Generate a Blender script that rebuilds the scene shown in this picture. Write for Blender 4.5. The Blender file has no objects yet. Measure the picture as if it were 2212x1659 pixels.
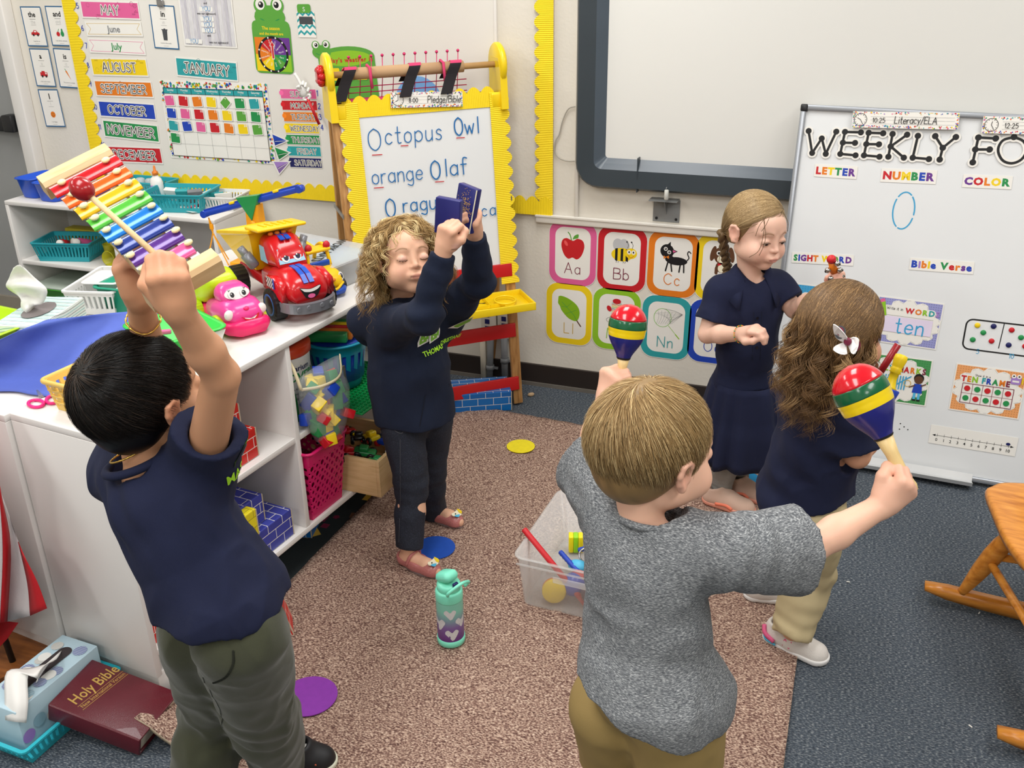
import bpy,math,random
import numpy as np
from mathutils import Matrix,Vector
random.seed(7);rng=np.random.default_rng(7)
S=bpy.context.scene;COL=S.collection
V=lambda *a: np.array(a,float)
def nrm(v): v=np.asarray(v,float);return v/np.linalg.norm(v)
# ---------------------------------------------------------------- camera
FPX,CX,CY=2100.0,1106.0,829.5
_d=nrm(V(1175-CX,5400-CY,FPX));_x=nrm(-V(-5200-CX,-100-CY,FPX));_x=nrm(_x-_d*(_x@_d));_up=-_d;_y=np.cross(_up,_x)
if _y[2] < 0: _y=-_y
RW=np.array([_x,_y,_up]);CAM=V(0,0,1.72)
cd=bpy.data.cameras.new('camera');cam=bpy.data.objects.new('camera',cd);COL.objects.link(cam);S.camera=cam
cd.sensor_width=36;cd.lens=FPX/2212*36;cd.clip_start=.05
_rb=RW @ np.diag([1,-1,-1.])
cam.matrix_world=Matrix.Translation(CAM) @ Matrix([list(r) for r in _rb]).to_4x4()
# ---------------------------------------------------------------- light
S.view_settings.view_transform='Standard';S.view_settings.look='None';S.view_settings.gamma=1;S.view_settings.use_curve_mapping=False
S.view_settings.exposure=0.0
w=bpy.data.worlds.new('world');S.world=w;w.use_nodes=True
w.node_tree.nodes['Background'].inputs[0].default_value=(.9,.95,1,1);w.node_tree.nodes['Background'].inputs[1].default_value=.4
LIGHT_W=29
for lx in (-3.0,-.9,1.2):
    for ly in (-1.6,.55,2.5):
        ld=bpy.data.lights.new('ceiling_panel_light','AREA');ld.shape='RECTANGLE';ld.size=.6;ld.size_y=1.2;ld.energy=LIGHT_W
        ld.color=(1,.99,.97)
        lo=bpy.data.objects.new('ceiling_panel_light',ld);lo.location=(lx,ly,2.715);COL.objects.link(lo)
# ---------------------------------------------------------------- pixel <-> plane helpers (pixels of the photograph)
def ray(x,y): return RW @ V(x-CX,y-CY,FPX)
def onZ(x,y,z=0.): d=ray(x,y);return CAM+d*((z-CAM[2])/d[2])
def onY(x,y,Y): d=ray(x,y);return CAM+d*((Y-CAM[1])/d[1])
class Fr:
    def __init__(s,o,u,v): s.o=V(*o);s.u=nrm(u);v=np.asarray(v,float);s.n=nrm(np.cross(s.u,v));s.v=np.cross(s.n,s.u)
    def px(s,x,y,off=0):
        d=ray(x,y);o=s.o+s.n*off;P=CAM+d*(((o-CAM)@s.n)/(d@s.n))-o;return V(P@s.u,P@s.v)
    def M(s,u=0,v=0,ang=0,off=0):
        R=Matrix(((s.u[0],s.v[0],s.n[0]),(s.u[1],s.v[1],s.n[1]),(s.u[2],s.v[2],s.n[2]))).to_4x4()
        return Matrix.Translation(s.o+s.u*u+s.v*v+s.n*off) @ R @ Matrix.Rotation(ang,4,'Z')
WY=3.54
WALL=Fr((0,WY,0),(1,0,0),(0,0,1))
FLOOR=Fr((0,0,0),(1,0,0),(0,1,0))
# ---------------------------------------------------------------- materials
_m={}
def lin(c):
    c=np.asarray(c,float)/255;return np.where(c <= .04045,c/12.92,((c+.055)/1.055)**2.4)
def mat(name,rgb=(200,200,200),rough=.55,metal=0,var=.05,vs=9,bump=0,bs=150,alpha=1,trans=0,emis=0,attr=None,sss=0,stretch=None,coat=0,ior=1.45,sheen=0):
    if name in _m: return _m[name]
    m=bpy.data.materials.new(name);m.use_nodes=True;nt=m.node_tree;N,L=nt.nodes,nt.links;b=N['Principled BSDF']
    c=lin(rgb);tc=N.new('ShaderNodeTexCoord');src=tc.outputs['Object']
    if stretch:
        mp=N.new('ShaderNodeMapping');mp.inputs['Scale'].default_value=stretch;L.new(src,mp.inputs[0]);src=mp.outputs[0]
    nz=N.new('ShaderNodeTexNoise');nz.inputs['Scale'].default_value=vs;nz.inputs['Detail'].default_value=3;L.new(src,nz.inputs[0])
    mr=N.new('ShaderNodeMapRange');mr.inputs[3].default_value=1-var*2;mr.inputs[4].default_value=1+var*2;L.new(nz.outputs[0],mr.inputs[0])
    hs=N.new('ShaderNodeHueSaturation');hs.inputs['Color'].default_value=(*c,1);L.new(mr.outputs[0],hs.inputs['Value'])
    if attr:
        at=N.new('ShaderNodeAttribute');at.attribute_name=attr;L.new(at.outputs['Color'],hs.inputs['Color'])
    L.new(hs.outputs[0],b.inputs['Base Color'])
    b.inputs['Roughness'].default_value=rough;b.inputs['Metallic'].default_value=metal;b.inputs['Alpha'].default_value=alpha
    b.inputs['Transmission Weight'].default_value=trans;b.inputs['IOR'].default_value=ior;b.inputs['Coat Weight'].default_value=coat
    b.inputs['Sheen Weight'].default_value=sheen
    if sss: b.inputs['Subsurface Weight'].default_value=sss;b.inputs['Subsurface Radius'].default_value=(.02,.008,.004);b.inputs['Subsurface Scale'].default_value=.35
    if emis: b.inputs['Emission Color'].default_value=(*c,1);b.inputs['Emission Strength'].default_value=emis
    if bump:
        n2=N.new('ShaderNodeTexNoise');n2.inputs['Scale'].default_value=bs;n2.inputs['Detail'].default_value=2;L.new(src,n2.inputs[0])
        bp=N.new('ShaderNodeBump');bp.inputs['Strength'].default_value=bump;bp.inputs['Distance'].default_value=.002;L.new(n2.outputs[0],bp.inputs['Height']);L.new(bp.outputs[0],b.inputs['Normal'])
    _m[name]=m;return m
def ramp_mat(name,stops,scale,rough=.8,bump=.5,detail=2,stretch=None,dist=.003,kind='noise',bs=None):
    if name in _m: return _m[name]
    m=bpy.data.materials.new(name);m.use_nodes=True;nt=m.node_tree;N,L=nt.nodes,nt.links;b=N['Principled BSDF']
    tc=N.new('ShaderNodeTexCoord');mp=N.new('ShaderNodeMapping');L.new(tc.outputs['Object'],mp.inputs[0])
    if stretch: mp.inputs['Scale'].default_value=stretch
    if kind == 'wave':
        nz=N.new('ShaderNodeTexWave');nz.inputs['Scale'].default_value=scale;nz.inputs['Distortion'].default_value=6;nz.inputs['Detail'].default_value=detail;nz.inputs['Detail Scale'].default_value=1.5
    else:
        nz=N.new('ShaderNodeTexNoise');nz.inputs['Scale'].default_value=scale;nz.inputs['Detail'].default_value=detail
    L.new(mp.outputs[0],nz.inputs[0])
    cr=N.new('ShaderNodeValToRGB');e=cr.color_ramp.elements
    while len(e) < len(stops): e.new(.5)
    for k,(p,c) in enumerate(stops): e[k].position=p;e[k].color=(*lin(c),1)
    L.new(nz.outputs[0],cr.inputs[0]);L.new(cr.outputs[0],b.inputs['Base Color']);b.inputs['Roughness'].default_value=rough
    if bump:
        bp=N.new('ShaderNodeBump');bp.inputs['Strength'].default_value=bump;bp.inputs['Distance'].default_value=dist;L.new(nz.outputs[0],bp.inputs['Height']);L.new(bp.outputs[0],b.inputs['Normal'])
    _m[name]=m;return m
PAL=dict(white=(232,230,226),black=(22,22,24),red=(196,28,38),blue=(28,66,176),yellow=(238,205,22),green=(34,140,74),teal=(42,156,160),orange=(226,122,26),
           pink=(222,96,150),purple=(104,52,140),lime=(140,192,40),navy=(22,26,88),lpurple=(160,125,195),grey=(120,122,125),brown=(95,60,38),marker=(40,130,190),gold=(205,168,60),maroon=(120,30,60),sky=(80,180,220),lgreen=(90,160,60),cream=(240,232,205),dgrey=(70,72,76),skin=(224,172,140),tan=(190,150,100))
def C(n,**k): return mat('print_'+n,PAL[n],k.pop('rough',.45),var=.02,**k)
def PL(n,rough=.3,**k): return mat('plastic_'+n,PAL[n],rough,var=.03,coat=.15,**k)
# ---------------------------------------------------------------- mesh builder
class MB:
    def __init__(s): s.v=[];s.f=[];s.m=[];s.sm=[];s.mats=[];s.n=0
    def mi(s,m):
        if m is None: return 0
        if m not in s.mats: s.mats.append(m)
        return s.mats.index(m)
    def add(s,v,f,m=None,smooth=False,M=None):
        v=np.asarray(v,float).reshape(-1,3)
        if M is not None: A=np.array(M);v=v @ A[:3,:3].T+A[:3,3]
        s.v.append(v);k=s.mi(m)
        for q in f: s.f.append(tuple(int(i)+s.n for i in q));s.m.append(k);s.sm.append(smooth)
        s.n += len(v);return s
    def box(s,c,d,m=None,M=None,bev=0,top=1):
        x,y,z=np.asarray(d,float)/2;c=np.asarray(c,float)
        if not bev:
            v=[(sx*x*(top if sz > 0 else 1),sy*y*(top if sz > 0 else 1),sz*z) for sz in (-1,1) for sy in (-1,1) for sx in (-1,1)]
            return s.add(np.array(v)+c,[(0,2,3,1),(4,5,7,6),(0,1,5,4),(2,6,7,3),(0,4,6,2),(1,3,7,5)],m,False,M)
        bev=min(bev,x*.98,y*.98,z*.98);r=rrect(2*x,2*y,bev,3)
        prof=[(-z,bev*.8),(-z+bev*.3,bev*.25),(-z+bev,0),(z-bev,0),(z-bev*.3,bev*.25),(z,bev*.8)]
        rings=[]
        for zz,ins in prof: k=np.array([(2*x-2*ins)/(2*x),(2*y-2*ins)/(2*y)])*(1+(top-1)*(zz+z)/(2*z));rings.append(np.c_[r*k,np.full(len(r),zz)])
        return s.rings(rings,m,True,M,c)
    def rings(s,rings,m=None,smooth=True,M=None,c=0,caps=True,closed=True):
        n=len(rings[0]);v=np.concatenate(rings)+c;f=[]
        for i in range(len(rings)-1):
            for j in range(n if closed else n-1): a,b=i*n+j,i*n+(j+1) % n;f.append((a,b,b+n,a+n))
        if caps: f.append(tuple(range(n))[::-1]);f.append(tuple((len(rings)-1)*n+j for j in range(n)))
        return s.add(v,f,m,smooth,M)
    def prism(s,poly,z0,z1,m=None,M=None,smooth=False):
        p=np.asarray(poly,float);n=len(p)
        v=np.r_[np.c_[p,np.full(n,z0)],np.c_[p,np.full(n,z1)]]
        f=[(j,(j+1) % n,(j+1) % n+n,j+n) for j in range(n)]
        s.add(v,f,m,smooth,M);s.add(v,[tuple(range(n))[::-1],tuple(range(n,2*n))],m,False,M);return s
    def lathe(s,prof,m=None,seg=24,M=None,smooth=True,caps=True):
        a=np.linspace(0,2*np.pi,seg,False);rings=[np.c_[r*np.cos(a),r*np.sin(a),np.full(seg,z)] for r,z in prof]
        return s.rings(rings,m,smooth,M,caps=caps)
    def tube(s,pts,r,m=None,seg=8,smooth=True,closed=False,flat=1):
        p=np.asarray(pts,float);n=len(p);r=np.broadcast_to(r,n)
        t=np.gradient(p,axis=0)
        if closed: t=np.roll(p,-1,0)-np.roll(p,1,0)
        t=t/np.maximum(np.linalg.norm(t,axis=1,keepdims=True),1e-9);ref=V(0,0,1) if abs(t[0][2]) < .9 else V(1,0,0)
        rings=[];a=np.linspace(0,2*np.pi,seg,False);u=nrm(np.cross(t[0],ref))
        for i in range(n):
            u=u-t[i]*(u@t[i]);u=nrm(u);w_=np.cross(t[i],u);rings.append(p[i]+r[i]*(np.outer(np.cos(a),u)*flat+np.outer(np.sin(a),w_)))
        if closed: rings.append(rings[0])
        return s.rings(rings,m,smooth,caps=not closed)
    def ball(s,c,r,m=None,seg=16,M=None,rings=9):
        r=np.broadcast_to(np.asarray(r,float),3);a=np.linspace(0,2*np.pi,seg,False)
        R=[]
        for t in np.linspace(-np.pi/2+.12,np.pi/2-.12,rings): R.append(np.c_[np.cos(t)*np.cos(a)*r[0],np.cos(t)*np.sin(a)*r[1],np.full(seg,np.sin(t)*r[2])])
        return s.rings(R,m,True,M,np.asarray(c,float))
    def cyl(s,a,b,r0,r1=None,m=None,seg=16,bev=0):
        a=np.asarray(a,float);b=np.asarray(b,float);r1=r0 if r1 is None else r1;L=np.linalg.norm(b-a);M=axis_M(a,b)
        if bev: return s.lathe([(r0-bev,0),(r0,bev),(r1,L-bev),(r1-bev,L)],m,seg,M)
        f0=len(s.f);s.lathe([(r0,0),(r1,L)],m,seg,M);s.sm[-2:]=[False,False];return s
    def build(s,name,m=None,parent=None,M=None):
        me=bpy.data.meshes.new(name);v=np.concatenate(s.v) if s.v else np.zeros((0,3))
        me.from_pydata(v.tolist(),[],s.f);mats=s.mats or []
        if m is not None and not mats: mats=[m]
        for q in mats: me.materials.append(q)
        if len(s.mats) > 1: me.polygons.foreach_set('material_index',s.m)
        me.polygons.foreach_set('use_smooth',s.sm);me.update()
        o=bpy.data.objects.new(name,me);COL.objects.link(o)
        if parent is not None: o.parent=parent
        if M is not None: o.matrix_local=M
        return o
def axis_M(a,b):
    a=np.asarray(a,float);z=nrm(np.asarray(b,float)-a);q=Vector(z).to_track_quat('Z','Y');return Matrix.Translation(a) @ q.to_matrix().to_4x4()
def rrect(w,h,r,k=4):
    out=[]
    for cx,cy,a0 in ((w/2-r,h/2-r,0),(-w/2+r,h/2-r,90),(-w/2+r,-h/2+r,180),(w/2-r,-h/2+r,270)):
        for i in range(k+1): a=math.radians(a0+90*i/k);out.append((cx+r*math.cos(a),cy+r*math.sin(a)))
    return np.array(out)
def circ(x,y,rx,ry=None,n=20,rot=0):
    ry=rx if ry is None else ry;a=np.linspace(0,2*np.pi,n,False);c,s_=math.cos(rot),math.sin(rot);X,Y=rx*np.cos(a),ry*np.sin(a);return np.c_[x+X*c-Y*s_,y+X*s_+Y*c]
def smooth(pts,n=6,closed=False):
    p=np.asarray(pts,float)
    if len(p) < 3: return p
    q=np.r_[p[-2:-1] if closed else [2*p[0]-p[1]],p,p[1:2] if closed else [2*p[-1]-p[-2]]];out=[]
    for i in range(1,len(q)-2):
        for t in np.arange(n)/n: a,b,c,d=q[i-1],q[i],q[i+1],q[i+2];out.append(.5*((2*b)+(c-a)*t+(2*a-5*b+4*c-d)*t*t+(3*b-a-3*c+d)*t**3))
    out.append(q[-2]);return np.array(out)
def TR(x=0,y=0,z=0,rx=0,ry=0,rz=0):
    return Matrix.Translation((x,y,z)) @ Matrix.Rotation(math.radians(rz),4,'Z') @ Matrix.Rotation(math.radians(ry),4,'Y') @ Matrix.Rotation(math.radians(rx),4,'X')
# ---------------------------------------------------------------- naming / tagging
def tag(o,label=None,cat=None,group=None,kind=None):
    if label: o['label']=label
    if cat: o['category']=cat
    if group: o['group']=group
    if kind: o['kind']=kind
    return o
def thing(name,label,cat,M=None,group=None):
    o=bpy.data.objects.new(name,None);COL.objects.link(o);o.empty_display_size=.05
    if M is not None: o.matrix_world=M
    return tag(o,label,cat,group)
def dup(root,M,label=None,group=None):
    r=root.copy();COL.objects.link(r);r.matrix_world=M
    if label: r['label']=label
    if group: r['group']=group
    for ch in list(root.children):
        c=ch.copy();COL.objects.link(c);c.parent=r
        for g in list(ch.children): d=g.copy();COL.objects.link(d);d.parent=c
    return r
# ---------------------------------------------------------------- stroke lettering
GL={}
for line in '''A .7;0 0 .35 1 .7 0;.13 .37 .57 .37
B .6;0 0 0 1 .3 1;~.3 1 .55 .92 .53 .62 .28 .54;0 .54 .28 .54;~.28 .54 .62 .45 .6 .08 .28 0;0 0 .28 0
C .65;~.65 .82 .38 1 .08 .8 0 .5 .08 .2 .38 0 .65 .18
D .65;0 0 0 1;~0 1 .4 .95 .65 .5 .4 .05 0 0
E .5;.5 1 0 1 0 0 .5 0;0 .52 .42 .52
F .5;.5 1 0 1 0 0;0 .52 .42 .52
G .7;~.68 .82 .38 1 .08 .8 0 .5 .08 .2 .38 0 .62 .12 .7 .42;.7 .42 .42 .42
H .6;0 0 0 1;.6 0 .6 1;0 .52 .6 .52
I .1;.05 0 .05 1
J .55;.4 1 .4 .3;~.4 .3 .33 .03 .15 0 0 .2;.15 1 .62 1
K .6;0 0 0 1;.55 1 0 .45 .6 0
L .5;0 1 0 0 .48 0
M .8;0 0 .08 1 .4 .3 .72 1 .8 0
N .65;0 0 0 1 .65 0 .65 1
O .7;~.35 1 .08 .82 0 .5 .08 .18 .35 0 .62 .18 .7 .5 .62 .82 .35 1
P .55;0 0 0 1;~0 1 .35 1 .55 .75 .35 .5 0 .48
R .6;0 0 0 1;~0 1 .35 1 .55 .75 .35 .5 0 .48;.25 .48 .6 0
S .55;~.52 .85 .28 1 .05 .85 .12 .6 .42 .45 .52 .2 .28 0 0 .15
T .6;0 1 .6 1;.3 1 .3 0
U .6;~0 1 0 .35 .1 .05 .3 0 .5 .05 .6 .35 .6 1
V .65;0 1 .32 0 .65 1
W .95;0 1 .24 0 .47 .8 .71 0 .95 1
X .6;0 0 .6 1;0 1 .6 0
Y .6;0 1 .3 .5 .6 1;.3 .5 .3 0
a .48;~.45 .5 .25 .62 .03 .45 .03 .15 .22 0 .45 .15;.46 .6 .46 0
b .48;0 1 0 0;~0 .15 .22 0 .45 .15 .45 .45 .22 .62 0 .48
c .42;~.42 .5 .22 .62 .03 .45 .03 .15 .22 0 .42 .1
d .48;~.45 .5 .25 .62 .03 .45 .03 .15 .22 0 .45 .15;.46 1 .46 0
e .46;~.03 .33 .45 .33 .4 .56 .22 .62 .03 .42 .05 .1 .25 0 .45 .12
f .36;~.4 .95 .25 1 .15 .85 .15 0;0 .6 .35 .6
g .48;~.45 .5 .25 .62 .03 .45 .03 .15 .22 0 .45 .15;~.46 .6 .46 -.15 .3 -.32 .05 -.22
h .42;0 1 0 0;~0 .4 .15 .6 .35 .6 .42 .4 .42 0
i .1;.05 .6 .05 0;.05 .82 .05 .85
j .2;~.15 .6 .15 -.15 0 -.3;.15 .82 .15 .85
k .4;0 1 0 0;.38 .6 0 .25 .4 0
l .1;.05 1 .05 0
m .6;0 .6 0 0;~0 .4 .12 .6 .26 .55 .3 .4 .3 0;~.3 .4 .42 .6 .56 .55 .6 .4 .6 0
n .42;0 .6 0 0;~0 .4 .15 .6 .35 .6 .42 .4 .42 0
o .46;~.23 .62 .03 .48 .03 .14 .23 0 .43 .14 .43 .48 .23 .62
p .48;0 .6 0 -.32;~0 .15 .22 0 .45 .15 .45 .45 .22 .62 0 .48
r .3;0 .6 0 0;~0 .4 .12 .58 .3 .6
s .36;~.36 .52 .2 .62 .04 .5 .12 .36 .3 .28 .36 .12 .2 0 0 .08
t .34;.15 .95 .15 .1;~.15 .1 .22 0 .35 .03;0 .62 .32 .62
u .42;~0 .6 0 .2 .1 0 .28 .02 .42 .2;.42 .6 .42 0
v .42;0 .6 .21 0 .42 .6
w .6;0 .6 .15 0 .3 .5 .45 0 .6 .6
x .4;0 0 .4 .6;0 .6 .4 0
y .42;0 .6 .2 .05;.42 .6 .1 -.32
0 .5;~.25 1 .05 .8 0 .5 .05 .2 .25 0 .45 .2 .5 .5 .45 .8 .25 1
1 .2;0 .8 .15 1 .15 0
2 .5;~.03 .8 .25 1 .47 .78 .35 .45 0 0;0 0 .5 0
3 .5;~.03 .85 .25 1 .45 .78 .2 .54;~.2 .54 .5 .4 .42 .05 .2 0 0 .15
4 .5;.38 0 .38 1 0 .35 .5 .35
5 .5;.45 1 .08 1 .05 .58;~.05 .58 .3 .64 .5 .4 .35 .03 0 .08
6 .5;~.4 1 .1 .7 0 .3 .2 0 .45 .12 .42 .42 .2 .5 .02 .3
7 .5;0 1 .5 1 .18 0
8 .5;~.25 1 .06 .8 .25 .54 .48 .25 .25 0 .02 .25 .25 .54 .44 .8 .25 1
9 .5;~.45 .6 .2 .5 .03 .72 .2 1 .44 .9 .45 .6 .35 0
: .1;.05 .15 .05 .18;.05 .55 .05 .58
/ .35;0 -.1 .35 1.05
! .1;.05 .3 .05 1;.05 0 .05 .03
. .1;.05 0 .05 .03
' .1;.05 .8 .05 1'''.split('\n'):
    h,*st=line.split(';');ch,adv=h.split(' ')
    L_=[]
    for q in st:
        sm=q[0] == '~';p=np.array(q.lstrip('~').split(),float).reshape(-1,2);L_.append(smooth(p,4) if sm else p)
    GL[ch]=(float(adv),L_)
_bt={}
def btext_mesh(s,bold=0):
    if (s,bold) in _bt: return _bt[s,bold]
    cu=bpy.data.curves.new('t','FONT');cu.body=s;cu.size=1;cu.offset=bold;cu.resolution_u=2;o=bpy.data.objects.new('t',cu);COL.objects.link(o)
    dg=bpy.context.evaluated_depsgraph_get();me=bpy.data.meshes.new_from_object(o.evaluated_get(dg))
    v=np.array([q.co[:] for q in me.vertices]).reshape(-1,3);f=[tuple(p.vertices) for p in me.polygons]
    bpy.data.objects.remove(o);bpy.data.curves.remove(cu);bpy.data.meshes.remove(me);_bt[s,bold]=(v,f);return v,f
class Ink:
    """flat print laid on a card: one mesh, every new shape a hair above the last"""
    def __init__(s,z=.0004,dz=.00003): s.b=MB();s.z=z;s.dz=dz
    def poly(s,p,m,dz=True):
        p=np.asarray(p,float);s.b.add(np.c_[p,np.full(len(p),s.z)],[tuple(range(len(p)))],m)
        s.z += s.dz if dz else 3e-6
        return s
    def rect(s,x0,y0,x1,y1,m): return s.poly([(x0,y0),(x1,y0),(x1,y1),(x0,y1)],m)
    def disc(s,x,y,r,m,ry=None,n=18,rot=0): return s.poly(circ(x,y,r,ry,n,rot),m)
    def ring(s,outer,inner,m):
        n=len(outer);v=np.r_[outer,inner];s.b.add(np.c_[v,np.full(2*n,s.z)],[(j,(j+1) % n,(j+1) % n+n,j+n) for j in range(n)],m);s.z += s.dz;return s
    def line(s,p,w,m,dz=True,dot=0):
        p=np.asarray(p,float);n=len(p);h=w/2
        for i in range(n-1):
            d=p[i+1]-p[i];l=np.hypot(*d)
            if l < 1e-7: continue
            q=V(-d[1],d[0])/l*h;s.poly([p[i]-q,p[i+1]-q,p[i+1]+q,p[i]+q],m,False)
        for i in range(n):
            if i in (0,n-1) or n < 8 or 1: s.poly(circ(p[i][0],p[i][1],h,n=8),m,False)
        if dz: s.z += s.dz
        return s
    def strokes(s,txt,x,y,h,al,sp,slant=0,wob=0):
        W=sum((GL[c][0] if c in GL else .35)+sp for c in txt)-sp;W *= h;X=x-W*{'l': 0,'c': .5,'r': 1}[al];out=[]
        for c in txt:
            if c not in GL: X += (.35+sp)*h;continue
            a,st=GL[c];jy=random.uniform(-wob,wob)*h
            for p in st: out.append(np.c_[X+p[:,0]*h+p[:,1]*slant*h,y+p[:,1]*h+jy])
            X += (a+sp)*h
        return out
    def text(s,txt,x,y,h,m,w=.1,al='c',sp=.18,out=None,ow=.3,slant=0,wob=0,wx=1):
        st=s.strokes(txt,x,y,h,al,sp,slant,wob)
        if wx != 1: st=[np.c_[x+(p[:,0]-x)*wx,p[:,1]] for p in st]
        if out is not None:
            for p in st: s.line(p,ow*h,out,False)
            s.z += .00006
        for p in st: s.line(p,w*h,m,False)
        s.z += s.dz;return s
    def bold(s,txt,x,y,h,m,al='c',bold=.0,wx=1,shear=0):
        v,f=btext_mesh(txt,bold);W=v[:,0].max() if len(v) else 0;v=v.copy();v[:,0]=(v[:,0]-W*{'l': 0,'c': .5,'r': 1}[al])*wx+v[:,1]*shear
        v=v*h/.72+V(x,y,0);v[:,2]=s.z;s.b.add(v,f,m);s.z += s.dz;return s
    def multi(s,txt,x,y,h,cols,al='c',bold=.03,wx=1,sp=.1):
        ws=[btext_mesh(c,bold)[0][:,0].max() if c != ' ' else .3 for c in txt];T=sum(ws)+sp*(len(txt)-1);X=x-T*h/.72*wx*{'c': .5,'l': 0}[al];k=0
        for c,a in zip(txt,ws):
            if c != ' ': s.bold(c,X,y,h,C(cols[k % len(cols)]),'l',bold,wx);s.z -= s.dz;k += 1
            X += (a+sp)*h/.72*wx
        s.z += s.dz;return s
    def done(s,parent,name='print',M=None): return s.b.build(name,None,parent,M)
def quad(fr,q,off=0):
    p=[fr.px(*a,off) for a in q];c=sum(p)/4;w=(np.linalg.norm(p[1]-p[0])+np.linalg.norm(p[2]-p[3]))/2;h=(np.linalg.norm(p[3]-p[0])+np.linalg.norm(p[2]-p[1]))/2
    d=(p[1]-p[0])+(p[2]-p[3]);e=(p[0]-p[3])+(p[1]-p[2]);a=(math.atan2(d[1],d[0])+math.atan2(-e[0],e[1]))/2;return c,w,h,a
def card(fr,q,name,label,cat,m,group=None,off=.001,th=.0006,rad=0,poly=None,size=None):
    c,w,h,a=quad(fr,q,off)
    if size: w,h=size
    pl=poly if poly is not None else (rrect(w,h,rad) if rad else np.array([(-w/2,-h/2),(w/2,-h/2),(w/2,h/2),(-w/2,h/2)]))
    o=MB().prism(pl,0,th,m).build(name,m,None,fr.M(c[0],c[1],a,off));tag(o,label,cat,group)
    return o,w,h,Ink(th+.0001)
# ================================================================ ROOM
m_wall=mat('painted_block_wall',(221,215,203),.6,var=.02,vs=3,bump=.35,bs=90)
m_board=mat('white_board_panel',(226,222,214),.35,var=.012,vs=3,bump=.1,bs=60)
m_greydoor=mat('grey_painted_metal',(150,151,150),.5,var=.03,vs=4)
m_base=mat('dark_brown_vinyl',(44,36,32),.45,var=.08,vs=6)
m_basegrey=mat('dusty_grey_vinyl',(110,104,96),.6,var=.1,vs=20)
m_white=mat('white_laminate',(228,224,220),.45,var=.02,vs=5,bump=.08,bs=60)
m_whitetrim=mat('white_gloss_trim',(230,226,220),.4,var=.02)
def strc(name,mb,m,parent=None): o=mb.build(name,m,parent);(parent is None) and tag(o,kind='structure');return o
m_floor=ramp_mat('blue_grey_loop_carpet',[(.3,(34,40,50)),(.44,(58,67,78)),(.55,(78,86,95)),(.68,(138,142,144))],135,.95,.8,3,(1,2.4,1),.004)
_n=m_floor.node_tree;_b=_n.nodes['Principled BSDF']
XL,XR,YB,ZC=-5.0,3.6,-3.2,2.75
strc('floor',MB().box(((XL+XR)/2,(YB+4)/2,-.05),(XR-XL,4-YB,.1)),m_floor)
for i,(fx,fy,r) in enumerate(((1865,1480,.045),(1900,1240,.05))):   # pale stains
    p=onZ(fx,fy,0)
strc('ceiling',MB().box(((XL+XR)/2,(YB+4)/2,ZC+.05),(XR-XL,4-YB,.1)),mat('ceiling_tile',(225,222,215),.8))
wall=strc('wall_back',MB().box(((XL+XR)/2,WY+.1,ZC/2),(XR-XL,.2,ZC)),m_wall)
strc('wall_left',MB().box((XL-.05,.3,ZC/2),(.1,7.2,ZC)),m_wall)
strc('wall_right',MB().box((XR+.05,.3,ZC/2),(.1,7.2,ZC)),m_wall)
strc('wall_front',MB().box(((XL+XR)/2,YB-.05,ZC/2),(XR-XL,.1,ZC)),m_wall)
X0=onY(80,371,WY)[0];X1=onY(103,371,WY)[0]
# grey door with push bar left of the white frame
door=strc('door_1',MB().box(((XL+X0)/2,WY-.012,1.06),(X0-XL,.02,2.1)),m_greydoor)
MB().box((X0-.33,WY-.05,onY(20,264,WY)[2]),(.55,.04,.06),mat('black_metal',(30,30,32),.4),bev=.006).build('push_bar',None,door)
MB().box((X0-.035,WY-.05,onY(42,262,WY)[2]),(.06,.06,.075),mat('black_metal'),bev=.006).build('latch',None,door)
strc('trim_1',MB().box(((X0+X1)/2,WY-.03,1.3),(X1-X0,.06,2.6),None,bev=.006),m_whitetrim)
strc('baseboard_left',MB().box(((XL+X0)/2,WY-.03,.05),(X0-XL,.02,.1)),mat('beige_vinyl',(150,142,128),.6))
bb=strc('baseboard_back',MB().box(((X1+XR)/2,WY-.006,.055),(XR-X1,.012,.08)),m_base)
MB().box(((X1+XR)/2,WY-.009,.008),(XR-X1,.018,.016),m_basegrey).build('floor_strip',None,bb)
# white marker board on the wall (left) : panel
gx=onY(1068,0,WY)[0];bz=.735
strc('trim_2',MB().box(((-3.34+gx)/2,WY-.006,(bz+2.3)/2),(gx+3.34,.012,2.3-bz)),m_board)
strc('trim_3',MB().box((gx+.006,WY-.008,(bz+2.3)/2),(.012,.016,2.3-bz),bev=.003),m_whitetrim)
lz=onY(1380,487,WY)[2]
led=strc('trim_4',MB().box((.6,WY-.009,lz),(3.6,.018,.034),None,bev=.004).box((.6,WY-.013,lz+.012),(3.6,.02,.006),None),mat('painted_trim',(222,217,208),.5))
rx=onY(1247,440,WY)[0]
strc('trim_5',MB().box((rx,WY-.008,(lz+2.4)/2),(.016,.016,2.4-lz),None,bev=.004),mat('painted_trim'))
# seams on the block wall
hw=Ink(0)
def handwriting(fr,txt,px,h,m,w=.09,al='c',par=None,z=.0135,ang=0,**k):
    c=fr.px(*px,z);ik=Ink(0);ik.text(txt,0,0,h,m,w,al,**k);return ik.done(par,'handwriting',fr.M(c[0],c[1],ang,z))
for t,q in (('5',(168,18)),('6',(179,66)),('7',(187,104)),('8',(191,146)),('9',(196,186)),('10',(206,236)),('11',(216,279)),('12',(224,318)),('1',(686,207)),('2',(690,235)),('3',(692,258)),('4',(696,281))):
    handwriting(WALL,t,q,.021,C('blue'),.13,par=wall)
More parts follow.
